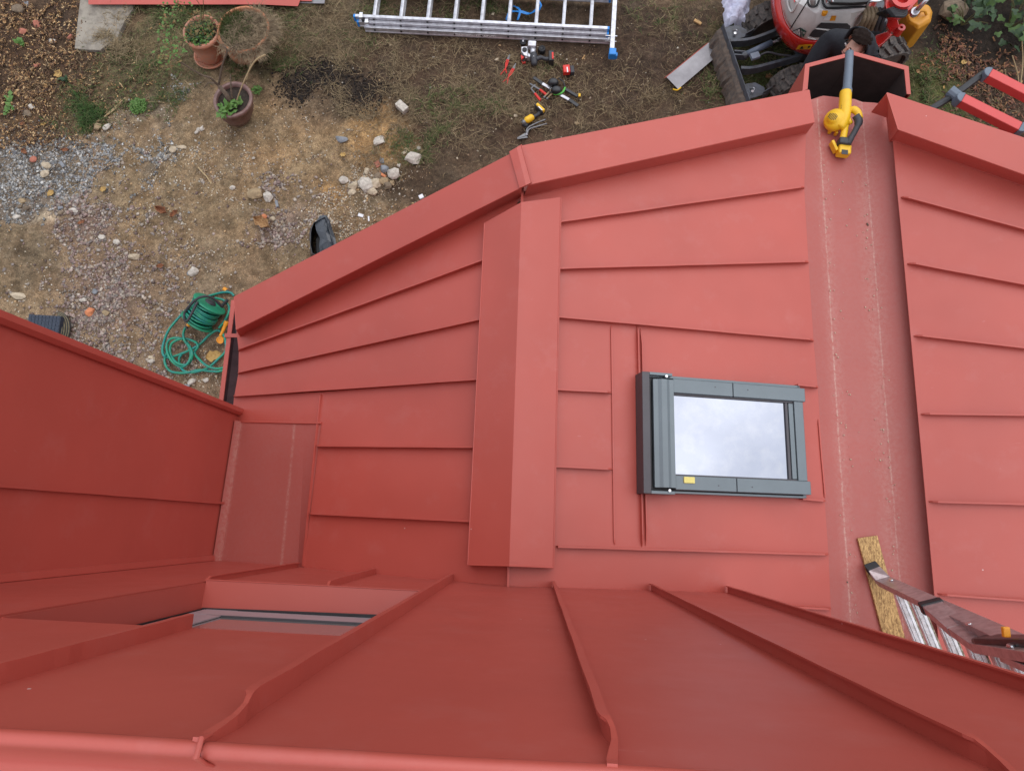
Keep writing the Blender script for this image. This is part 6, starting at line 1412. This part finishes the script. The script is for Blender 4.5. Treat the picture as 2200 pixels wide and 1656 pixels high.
for (x, y) in ((1575, 72), (1612, 196)):
    q = at(x, y, .24); g = G()
    g.prism([(p.x, p.y) for p in (q-bdv*.085+bn*.06, q-bdv*.075-bn*.07, q+bdv*.0-bn*.14, q+bdv*.07-bn*.13, q+bdv*.085+bn*.06)], .235, .248); g.build('blade_bracket', M_exg, bd, bevel=.002)
    g = G(); g.slab([q-bn*.10+bdv*.07+UP*.05, q-bn*.19+bdv*.04+UP*.05, q-bn*.19+bdv*.04-UP*.10, q-bn*.10+bdv*.07-UP*.10], .008, bdv); g.build('bracket_wing', M_exg, bd)
    g = G(); g.tube([q+bdv*.03+UP*.01, q+bdv*.03+UP*.04], .013, 8); g.build('bolt_head', M_zinc, bd)
    g = G(); g.tube(bez([q-bdv*.02+UP*.02, q+bdv*.01-bn*.02+UP*.05, q+bdv*.03-bn*.01+UP*.02], 4), .006, 6); g.build('lynch_pin', M_zinc, bd)
for a, b, c_ in (((1567, 92), (1612, 88), (1668, 68)), ((1590, 150), (1625, 148), (1720, 122))):
    path = bez([at(*a, .24), at(*b, .25), at(*c_, .30)], 6); g = G(); rings = []
    for i, p in enumerate(path):
        d = (path[min(i+1, len(path)-1)]-path[max(i-1, 0)]).normalized(); s = d.cross(UP).normalized(); rings.append([p+s*.014+UP*.035, p-s*.014+UP*.035, p-s*.014-UP*.055, p+s*.014-UP*.055])
    g.loft(rings); g.build('blade_arm', M_exg, bd)
g = G(); g.tube([at(1602, 118, .28), at(1658, 92, .32)], .030, 14); g.build('ram_cylinder', simple('blue_grey_ram', (.10, .125, .17), .4), bd, smooth=True)
g = G(); g.tube([at(1656, 93, .32), at(1676, 86, .34)], .014, 10); g.build('ram_piston', M_zinc, bd)
g = G(); g.tube([at(1596, 122, .27), at(1604, 117, .28)], .036, 12); g.build('ram_eye', M_exg, bd)
for dx in (-4, 4):
    g = G(); plank(g, at(1576, 118+dx, .27), at(1602, 120+dx, .27), .012, .07); g.build('ram_lug', M_exg, bd)
g = G(); g.box(at(1622, 121, .34), (.085, .062, .035), ax=[ad, an, UP]); g.build('valve_block', simple('pale_blue_grey_block', (.20, .23, .28), .4), bd, bevel=.004)
g = G(); g.tube(bez([at(1632, 120, .33), at(1650, 113, .36), at(1675, 118, .36), at(1700, 120, .36)], 5), .010, 8); g.build('ram_hose', M_char, bd, smooth=True)
# --- fuel can
fc_ = empty('fuel_can', gp(1945, 95), 'amber plastic jerry can standing behind the digger boom', 'fuel can')
q0 = [(1919, 80), (1932, 70), (1968, 60), (1990, 56), (1996, 68), (1975, 90), (1952, 103), (1938, 100)]
def can(pts, z): return [at(x, y, z) for x, y in pts]
q1 = [(1944, 28), (1955, 18), (1980, 10), (1998, 14), (2004, 27), (2000, 48), (1972, 64), (1950, 50)]
q1b = [(1950, 28), (1960, 18), (1980, 9), (1994, 14), (1999, 26), (1995, 42), (1973, 56), (1954, 46)]
base = [(x-38, y+52) for x, y in q1]
g = G(); g.loft([can(base, .01), can([(x-35, y+48) for x, y in q1], .04), can([(x-6, y+8) for x, y in q1], .36), can(q1, .42), can([(x+1, y-2) for x, y in q1b], .455)]); g.build('can_body', M_can, fc_, bevel=.012, seg=3, smooth=False)
g = G(); g.tube(bez([at(1962, 32, .47), at(1968, 26, .52), at(1985, 24, .52), at(1990, 32, .47)], 4), .012, 8); g.build('can_handle', M_can, fc_, smooth=True)
g = G(); g.tube([at(1974, 26, .46), at(1975, 24, .50)], .022, 12); g.build('can_cap', M_can, fc_)
g = G(); g.tube(bez([at(1958, 60, .30), at(1966, 55, .33), at(1985, 46, .36), at(1990, 40, .38)], 4), .008, 6); g.build('moulded_rib', M_can, fc_, smooth=True)

# ================================================================ THE PERSON beyond the hopper
pe = empty('person', (0, 0, 0)); hd = at(1838, 98, 1.58)
pe.location = (hd.x+.10, hd.y+.18, 0); ORG[pe.name] = Vector(pe.location)
tag(pe, 'crouching person in a black hooded top with dark hair, working beyond the hopper', 'person')
def skin(name, pts, edges, rad, mat, parent, sub=2):
    me = bpy.data.meshes.new(name); org = ORG[parent.name]; me.from_pydata([tuple(Vector(p)-org) for p in pts], edges, []); o = bpy.data.objects.new(name, me); COL.objects.link(o); o.parent = parent; me.materials.append(mat); ORG[o.name] = org.copy()
    sk = o.modifiers.new('skin', 'SKIN'); sk.use_smooth_shade = True
    for v, r in zip(me.skin_vertices[0].data, rad): v.radius = (r, r) if not isinstance(r, tuple) else r
    me.skin_vertices[0].data[0].use_root = True
    sb = o.modifiers.new('sub', 'SUBSURF'); sb.levels = sub; sb.render_levels = sub
    return o
H = Vector(hd); fdir = Vector((-.84, -.42, .05)).normalized()      # looks down to the left
neck = H+Vector((.09, .10, -.17)); chest = neck+Vector((.06, .14, -.20)); belly = chest+Vector((.06, .14, -.24)); pel = belly+Vector((.02, .06, -.22))
shl, shr = neck+Vector((-.17, .16, -.09)), neck+Vector((.18, -.02, -.10))
ell, elr = shl+Vector((-.10, -.14, -.24)), shr+Vector((.03, -.20, -.22)); hal, har = ell+Vector((.12, -.24, .02)), elr+Vector((-.14, -.22, .06))
knl, knr = pel+Vector((-.16, -.18, -.34)), pel+Vector((.16, -.22, -.34)); anl, anr = Vector((knl.x-.02, knl.y+.16, .09)), Vector((knr.x, knr.y+.10, .09)); tol, tor = anl+Vector((-.03, -.18, -.05)), anr+Vector((.02, -.18, -.05))
P_ = [pel, belly, chest, neck, H-fdir*.02, H+Vector((.01, .0, .055)), shl, ell, hal, shr, elr, har, knl, anl, tol, knr, anr, tor, H+fdir*.045+Vector((0, 0, -.045))]
E_ = [(0, 1), (1, 2), (2, 3), (3, 4), (4, 5), (2, 6), (6, 7), (7, 8), (2, 9), (9, 10), (10, 11), (0, 12), (12, 13), (13, 14), (0, 15), (15, 16), (16, 17), (4, 18)]
skin('body', P_, E_, [.12, .11, .12, .055, .085, .07, .06, .040, .030, .06, .040, .030, .075, .045, .035, .075, .045, .035, .05], M_skin, pe)
skin('hooded_top', [belly+Vector((0, 0, -.10)), belly, chest, neck+Vector((.03, .05, -.02)), shl, ell, hal+(ell-hal)*.2, shr, elr, har+(elr-har)*.2], [(0, 1), (1, 2), (2, 3), (2, 4), (4, 5), (5, 6), (2, 7), (7, 8), (8, 9)], [.165, .16, .175, .105, .095, .066, .050, .095, .066, .050], M_hood, pe)
skin('trousers', [pel, belly+Vector((0, 0, -.12)), knl, anl, knr, anr], [(0, 1), (0, 2), (2, 3), (0, 4), (4, 5)], [.16, .15, .10, .066, .10, .066], M_trous, pe)
for a, t in ((anl, tol), (anr, tor)): g = G(); g.tube([a+Vector((0, .03, -.04)), a.lerp(t, .5)+Vector((0, 0, -.01)), t], [.055, .05, .04], 10); g.build('boot', M_black, pe, smooth=True)
# hands with five fingers each
for hnd, ell_ in ((hal, ell), (har, elr)):
    d = (hnd-ell_).normalized(); s = d.cross(UP).normalized(); u = s.cross(d)
    V = [hnd, hnd+d*.05]; E = [(0, 1)]; Rr = [.026, .034]
    for i, (off, ln) in enumerate(((-.030, .062), (-.010, .072), (.010, .068), (.028, .055))):
        k = len(V); V += [hnd+d*.075+s*off, hnd+d*(.075+ln*.5)+s*off*1.1-u*.008, hnd+d*(.075+ln*.9)+s*off*1.1-u*.03]; E += [(1, k), (k, k+1), (k+1, k+2)]; Rr += [.0105, .009, .008]
    k = len(V); V += [hnd+d*.03-s*.035, hnd+d*.065-s*.060-u*.012]; E += [(0, k), (k, k+1)]; Rr += [.012, .010]
    skin('hand', V, E, Rr, M_skin, pe, 1)
# face: nose, brow, eyes, mouth, ears on a turned head
fs = fdir.cross(UP).normalized(); fu = fs.cross(fdir).normalized()
fcx = H+fdir*.085
g = G(); g.loft([[fcx+fu*.020+fs*.006, fcx+fu*.020-fs*.006, fcx+fu*.020-fs*.004-fdir*.01, fcx+fu*.020+fs*.004-fdir*.01], [fcx-fu*.022+fs*.014+fdir*.012, fcx-fu*.022-fs*.014+fdir*.012, fcx-fu*.024-fs*.010-fdir*.012, fcx-fu*.024+fs*.010-fdir*.012]]); g.build('nose', M_skin, pe, bevel=.003)
for sd in (-1, 1):
    e_ = fcx+fu*.018+fs*(.031*sd)-fdir*.004; g = G(); g.lathe(e_, [(.0, .006), (.007, .005), (.012, .0)], 10, (fs, fu, fdir)); ey = g.build('eye', M_wpaint, pe, smooth=True)
    g = G(); g.lathe(e_+fdir*.005, [(.0, .002), (.005, .0015), (.0055, .0)], 10, (fs, fu, fdir)); g.build('iris', M_print, ey)
    g = G(); g.tube([e_+fu*.016-fs*.015, e_+fu*.020+fdir*.003, e_+fu*.015+fs*.015], [.003, .005, .003], 6); g.build('eyebrow', M_hair, pe)
    g = G(); g.lathe(H+fs*(.082*sd)-fdir*.015, [(.0, .004), (.012, .006), (.022, .0)], 12, (fdir, fu*1.3, fs*sd)); g.build('ear', M_skin, pe, smooth=True)
g = G(); g.tube([fcx-fu*.045-fs*.022-fdir*.004, fcx-fu*.043+fdir*.003, fcx-fu*.045+fs*.022-fdir*.004], [.003, .006, .003], 6); g.build('mouth', simple('lip', (.42, .16, .13), .5), pe)
# hair: tufted shell over the crown
rr = random.Random(2); bm = bmesh.new(); bmesh.ops.create_icosphere(bm, subdivisions=4, radius=1)
V = []; 
for v in bm.verts:
    n_ = v.co.normalized(); wn_ = fs*n_.x+fdir*n_.y+fu*n_.z
    k = .097+.010*math.sin(11*n_.x+7*n_.z)*math.sin(13*n_.y)+rr.uniform(-.003, .003); V.append(H+Vector((.008, .010, .020))+wn_*k)
F = [tuple(x.index for x in f.verts) for f in bm.faces if not (f.calc_center_median().y > .15 and f.calc_center_median().z < .60) and f.calc_center_median().z > -.55]; bm.free()
used_ = sorted({i for f in F for i in f}); mp_ = {i: k for k, i in enumerate(used_)}; mesh('hair', [V[i] for i in used_], [tuple(mp_[i] for i in f) for f in F], M_hair, pe, smooth=True)
# hood pushed half up round the back of the head
V = []; F = []; nu, nv = 22, 9
bk_ = Vector((.93, .30, -.15)).normalized(); hs = bk_.cross(UP).normalized(); hu = hs.cross(bk_)
for j in range(nv+1):
    for i in range(nu+1):
        a = math.pi*(-.12+1.24*i/nu); rad = .135+.014*math.sin(3*a+j)*.4; rad *= (1-.10*(j/nv)**2.5); dep = .000+.150*(j/nv)
        shr_ = math.sqrt(max(.02, 1-(max(0, dep)/.155)**2)); V.append(H+Vector((.015, .015, -.02))+hs*(rad*math.cos(a)*shr_)+hu*(rad*math.sin(a)*shr_*1.0-.03)+bk_*dep)
F = [(j*(nu+1)+i, j*(nu+1)+i+1, (j+1)*(nu+1)+i+1, (j+1)*(nu+1)+i) for j in range(nv) for i in range(nu)]
o = mesh('hood', V, F, M_hood, pe, smooth=True); m_ = o.modifiers.new('solid', 'SOLIDIFY'); m_.thickness = .012

# ================================================================ STONES, LEAVES AND STICKS
def stone(px, py, w, h, mat, lab, seed, rot=0, tall=.6, name='stone', cat='stone', group=None):
    m = 1.18/214.; sx, sy = w*m, h*m*1.0; sz = min(sx, sy)*tall; p = gp(px, py, 0); z = GZ(p.x, p.y)
    g = G(); g.rock((p.x, p.y, z+sz*.30), (sx, sy, sz, -rot), seed, n=1); o = g.build(name, mat, None); o.rotation_euler = (0, 0, 0); tag(o, lab, cat, group); return o
ST = [
 (738, 388, 17, 15, M_limew, 'pale round stone just left of the rubble heap'), (758, 399, 15, 22, M_lime, 'cream upright stone on the left of the rubble heap'),
 (783, 396, 34, 26, M_limew, 'largest pale rugged stone in the middle of the rubble heap'), (756, 413, 16, 12, M_lime, 'small cream stone at the lower left of the rubble heap'),
 (809, 395, 20, 18, M_lime, 'buff stone right of the biggest rubble stone'), (800, 412, 22, 15, M_lime, 'broad cream stone at the bottom of the rubble heap'),
 (824, 389, 17, 15, M_tan, 'tan stone above the dark brown one in the rubble heap'), (833, 399, 18, 14, M_brst, 'dark brown rounded stone at the right of the rubble heap'),
 (846, 373, 22, 24, M_limew, 'tall pale stone between the heap and the big angular one'), (825, 364, 16, 14, M_slate, 'grey stone behind the rubble heap'),
 (788, 367, 10, 14, M_lime, 'small cream stone behind the biggest rubble stone'), (888, 341, 36, 28, M_limew, 'big angular cream stone by itself near the roof edge'),
 (857, 355, 9, 8, M_limew, 'small pale stone at the corner of the tall one'), (876, 321, 13, 10, M_tan, 'yellowish stone above the big angular cream one'), (869, 327, 11, 8, M_lime, 'flat cream stone touching the big angular one'),
 (899, 318, 10, 9, M_limew, 'pale stone behind the big angular one'), (810, 387, 9, 8, M_lime, 'small buff stone wedged at the top of the heap'), (785, 411, 9, 9, M_limew, 'small grey stone wedged at the bottom of the heap'), (843, 393, 9, 11, M_tan, 'narrow tan stone at the right end of the heap'),
 (812, 379, 20, 12, M_brst, 'flat brown stone behind the heap'), (416, 583, 19, 19, M_limew, 'pale round stone alone above the hose reel'), (405, 586, 8, 9, M_slate, 'little grey stone touching the pale round one'),
 (372, 322, 14, 14, M_lime, 'left end of a broken cream stone on bare soil'), (390, 314, 22, 8, M_lime, 'long flat cream stone on bare soil'), (578, 425, 20, 20, M_limew, 'pinkish white stone left of the bin bag'), (548, 416, 30, 24, M_tan, 'half buried sandy stone beside the pinkish white one'),
 (38, 636, 28, 16, M_lime, 'flat triangular tan stone at the left edge'), (48, 432, 15, 12, M_tan, 'ochre stone at the edge of the grey gravel'), (42, 443, 10, 9, M_brst, 'brown stone below the ochre one'), (56, 446, 10, 9, M_brst, 'round brown stone right of the ochre one'),
 (99, 355, 18, 14, M_lime, 'buff stone in the grey gravel, upper of two'), (98, 374, 16, 16, M_lime, 'buff stone in the grey gravel, lower of two'), (72, 343, 13, 12, M_brick, 'pink brick lump in the grey gravel'),
 (209, 273, 18, 18, M_tan, 'tan stone at the tip of the long straw'), (232, 275, 16, 14, M_limew, 'pinkish pale stone right of the tan one'), (41, 22, 24, 22, M_brst, 'dark brown angular stone at the top left'), (56, 9, 22, 12, M_slate, 'grey slate piece behind the brown angular stone'),
 (79, 52, 22, 18, M_brick, 'triangular red brick piece in the wood chips'), (50, 69, 22, 12, M_brick, 'flat red brick piece left of the triangular one'), (152, 81, 12, 13, M_brick, 'small red brick lump against the concrete slab'), (80, 143, 15, 8, M_brick, 'thin brick sliver in the middle of the mulch'),
 (112, 89, 15, 10, M_limew, 'lilac grey stone left of the concrete slab'), (35, 228, 11, 14, M_limew, 'pale stone beside the ivy sprig'), (70, 232, 13, 11, M_limew, 'grey stone at the lower edge of the mulch'), (60, 246, 18, 14, M_brst, 'dull brown stone below the grey one'),
 (252, 220, 12, 10, M_tan, 'tan stone left of the bright weed'), (243, 230, 14, 7, M_lime, 'long buff stone left of the bright weed'), (220, 510, 14, 10, M_limew, 'light grey stone in the pink gravel'), (250, 520, 12, 10, M_limew, 'white grey stone at the right of the pink gravel'),
 (160, 452, 22, 8, M_limew, 'long flat lilac stone in the pink gravel'), (130, 448, 11, 9, M_slate, 'grey stone at the edge of the white patch'), (131, 458, 10, 8, M_brst, 'brown stone below the grey one at the white patch'), (35, 465, 14, 9, M_limew, 'pale grey stone on dark soil at the left'),
 (288, 552, 20, 14, M_lime, 'cream chalky stone in the trodden soil'), (567, 467, 11, 11, M_orst, 'round terracotta pebble above the curled leaf'), (586, 470, 11, 10, M_lime, 'yellowish pebble right of the terracotta one'), (545, 340, 7, 6, M_limew, 'tiny pale pebble in the open soil'),
 (195, 671, 17, 15, M_orst, 'orange brick fragment in the pink gravel'), (228, 673, 13, 12, M_tan, 'ochre stone right of the orange brick fragment'), (205, 626, 12, 10, M_slate, 'blue grey stone in the pink gravel'), (180, 645, 16, 10, M_limew, 'angular lilac stone in the pink gravel'),
 (412, 820, 15, 11, M_limew, 'grey stone below the hose coil, largest'), (401, 830, 13, 11, M_slate, 'blue grey stone below the hose coil'), (441, 815, 10, 9, M_limew, 'pale stone below the hose, right'), (326, 768, 13, 8, M_lime, 'cream flat stone left of the hose coil'), (326, 776, 11, 7, M_limew, 'greyish flat stone under the cream flat one'),
 (434, 275, 8, 12, M_limew, 'pale upright pebble in a small cluster left of the pot base'), (422, 284, 10, 7, M_limew, 'pinkish pebble in the small cluster'), (427, 279, 8, 8, M_limew, 'round pebble in the small cluster'),
 (1095, 128+0, 1, 1, None, ''), (1068, 128, 9, 8, M_lime, 'pale stone left of the red handled pliers'), (1104, 237, 9, 7, M_tan, 'buff stone above the yellow driver'), (1108, 249, 9, 7, M_lime, 'pale stone left of the yellow driver'), (1240, 264, 10, 7, M_tan, 'brown stone right of the grey shears'),
 (500, 403, 10, 10, M_limew, 'pale stone in the open soil above the curled leaf'), (735, 300, 24, 14, M_slate, 'crumbly grey lump in the ochre soil, left'), (815, 303, 20, 24, M_limew, 'crumbly whitish lump in the ochre soil, right'),
]
for i, (x, y, w, h, m_, lb) in enumerate(ST):
    if m_ is None: continue
    stone(x, y, w, h, m_, lb, 100+i, rot=random.uniform(-.5, .5), tall=.62 if w < 30 else .5)
# block of rendered brick and the slate pieces
def block(px, py, w, h, rot, mat, lab, name, cat, t=.03, tilt=0):
    m = 1/214.; p = gp(px, py, 0); g = G(); g.box((p.x, p.y, GZ(p.x, p.y)+t*.5), (w*m, h*m, t), Matrix.Rotation(rot, 3, 'Z') @ Matrix.Rotation(tilt, 3, 'X')); o = g.build(name, mat, None, bevel=.004); tag(o, lab, cat); return o
block(865, 234, 27, 16, -.75, M_limew, 'oblong cream block lying by the dark soil', 'stone_block', 'stone', .07)
block(133, 353, 16, 7, -.9, M_slate, 'blue grey slate shard in the gravel', 'slate_shard', 'slate', .015); block(594, 437, 6, 16, .3, M_slate, 'blue grey slate shard near the pinkish stone', 'slate_shard', 'slate', .012); block(820, 344, 8, 12, .2, M_slate, 'blue grey slate shard near the rubble heap', 'slate_shard', 'slate', .015)
block(811, 352, 12, 14, .6, M_brick, 'flat triangular red tile shard behind the rubble heap', 'tile_shard', 'tile', .015); block(822, 376, 18, 6, -.5, M_orst, 'orange tile sliver in the rubble heap', 'tile_shard', 'tile', .015)
block(775, 463, 12, 7, -.3, M_white, 'white scrap of card near the bin bag', 'white_scrap', 'scrap', .01); block(792, 470, 3.5, 12, .15, M_white, 'thin white stick near the bin bag', 'white_stick', 'scrap', .008); block(905, 423, 10, 9, .5, M_white, 'white scrap right at the verge edge', 'white_scrap', 'scrap', .02)
block(1254, 120, 3, 12, -.5, M_woodc, 'thin pale wood splinter right of the seaming tool', 'wood_splinter', 'splinter', .008); block(1059, 27, 6, 9, -.3, M_lime, 'small pale chip between the ladder rungs', 'pale_chip', 'chip', .01)
def leaf(px, py, s, mat, lab, rot, curl=.35, asp=.6, name='fallen_leaf'):
    p = gp(px, py, 0); p.z = GZ(p.x, p.y)+.022; m = s/214.; R = Matrix.Rotation(rot, 3, 'Z'); V = []; n = 6
    prof = [(.0, .02), (.15, .55), (.32, .95), (.5, .8), (.7, .92), (.86, .45), (1.0, .02)]; rr = random.Random(int(px*py))
    for u, w in prof:
        w *= rr.uniform(.8, 1.15)
        for sd in (-1, -.5, 0, .5, 1): V.append(p+R @ Vector(((u-.5)*m, sd*w*m*asp*.5, m*curl*((abs(sd)**1.6)*.35+.35*(u-.5)**2)+rr.uniform(-.003, .003))))
    F = [(j*5+i, j*5+i+1, (j+1)*5+i+1, (j+1)*5+i) for j in range(6) for i in range(4)]
    o = mesh(name, V, F, mat, None, smooth=False); s_ = o.modifiers.new('solid', 'SOLIDIFY'); s_.thickness = .0018; tag(o, lab, 'leaf'); return o
for a in ((351, 455, 28, M_oleaf, 'dark brown curled leaf on the open soil', -.4, .9), (378, 463, 20, M_oleaf, 'small curled orange leaf right of the dark brown one', .9, .9), (566, 482, 40, M_dleaf, 'large curled leaf, orange outside and cream inside, near the bin bag', -.5, .8),
          (345, 572, 17, M_oleaf, 'small orange leaf above the hose reel', .2, .6), (461, 765, 34, M_yleaf, 'tan yellow lobed leaf inside the hose coil', .3, .3, .75), (127, 161, 22, M_yleaf, 'yellow heart shaped leaf in the mulch', -.6, .3, .9), (142, 324, 18, M_oleaf, 'orange brown leaf at the edge of the gravel', .1, .6),
          (58, 330, 17, M_oleaf, 'small rust leaf in the grey gravel', -.6, .6), (110, 416, 17, M_yleaf, 'yellow leaf scrap above the white patch', 1, .4, .9), (225, 409, 15, M_yleaf, 'yellow leaf scrap in the pink gravel', .4, .4, .9), (177, 479, 16, M_oleaf, 'orange leaf scrap in the pink gravel', .5, .5),
          (1983, 149, 22, M_oleaf, 'rust orange leaf on the grass right of the hopper', .4, .4, .9), (1972, 157, 14, M_dleaf, 'tan leaf tucked under the rust orange one', -.4, .4, .8), (2068, 137, 15, M_yleaf, 'yellow wood coloured leaf in the bark mulch', .4, .3, .8), (2026, 190, 9, M_yleaf, 'pale narrow leaf on the grass by the black tube', 1.4, .3, .5),
          (1673, 144, 18, M_dleaf, 'brown leaf between the blade arm and the track', .9, .4, .8), (1650, 168, 16, M_oleaf, 'rust leaf beside the digger track', .3, .4, .8), (1660, 176, 14, M_dleaf, 'dull leaf under the digger track end', -.5, .4, .8), (50, 268, 13, M_oleaf, 'orange leaf scrap at the bottom of the mulch', .2, .4), (97, 270, 13, M_yleaf, 'pale orange leaf scrap above the gravel', .2, .4), (738, 335, 14, M_yleaf, 'flat ochre leaf on the ochre soil', .1, .2, .8)): leaf(*a)
def stick(pts, r, mat, lab, name='stick', cat='stick'):
    P_ = [gp(x, y, 0) for x, y in pts]; P_ = [Vector((p.x, p.y, GZ(p.x, p.y)+r+.012)) for p in P_]; g = G(); q = bez(P_, 4); g.tube(q, [r*(1.1-.5*i/len(q)) for i in range(len(q))], 6); o = g.build(name, mat, None); tag(o, lab, cat); return o
stick([(428, 362), (440, 376), (446, 382), (456, 398)], .008, M_straw, 'tan twig lying on the open soil'); stick([(273, 214), (230, 248), (206, 264), (182, 286)], .007, M_straw, 'long pale straw lying beside the bright weed'); stick([(275, 217), (235, 247), (210, 262)], .006, M_straw, 'second straw next to the long pale one')
stick([(318, 220), (340, 221), (354, 222)], .005, M_straw, 'short straw right of the bright weed'); stick([(35, 200), (70, 200), (100, 196), (135, 185)], .006, M_bark, 'dark bent twig in the mulch'); stick([(52, 325), (65, 350), (74, 374)], .004, M_bark, 'thin twig standing across the grey gravel'); stick([(70, 375), (90, 370), (120, 372), (140, 380)], .005, M_bark, 'dark root crossing the grey gravel')
stick([(221, 366), (235, 358), (246, 354)], .005, M_bark, 'dark twig on the sandy soil, upper'); stick([(277, 441), (290, 425), (310, 412)], .004, M_bark, 'dark twig on the sandy soil, lower'); stick([(105, 138), (120, 158), (130, 174)], .005, M_straw, 'straw pointing at the yellow leaf'); stick([(398, 265-90), (410, 186)], .004, M_straw, 'short straw left of the brown pot')
stick([(1080, 130-62), (1100, 66), (1130, 74)], .003, M_straw, 'loose straw hidden under the ladder')
# small rug of needles over the concrete slab corner
P = sample([(262, 60, 40, 50, 1.2), (240, 108, 50, 16, 1), (225, 95, 30, 14, .8)], 900)
o = blades('slab_grass', P, .03, .12, .0035, STR[:3]+[(.2, .16, .09)], 77, .8); tag(o, 'dry matted grass creeping over the concrete slab', 'dry grass')
for v in list(o.data.vertices): v.co.z += .03

# wind-blown grit lying in the valley and the trough
gr = G(); rr = random.Random(91)
for i in range(150):
    x = rr.choice((rr.gauss(1.46, .02), rr.gauss(1.65, .02), rr.uniform(1.40, 1.72))); y = rr.uniform(-.4, 1.9); q = rr.uniform(.0015, .0045)
    z = ZVF+.001 if 1.47 < x < 1.63 else ZVF+.001+max(0, (1.47-x)*.15, (x-1.63)*.15)
    gr.box((x, y, z+q*.4), (q*rr.uniform(.7, 1.8), q, q*.8), Matrix.Rotation(rr.uniform(0, 3), 3, 'Z'))
o = gr.build('grit', M_lime, None); tag(o, 'fine pale grit lying along the folds of the valley gutter', 'grit', kind='stuff')
for i, (px, py, mt, lb) in enumerate(((1864, 482, M_bark, 'short dark twig lying in the valley beyond the roof window'), (1820, 1250, M_bark, 'tiny dark bark crumb left of the board in the valley'))):
    p = at(px, py, ZVF+.004); g = G(); g.box(p, (.006, .014 if i == 0 else .007, .004), Matrix.Rotation(.4, 3, 'Z')); o = g.build('twig' if i == 0 else 'crumb', mt, None); tag(o, lb, 'debris')
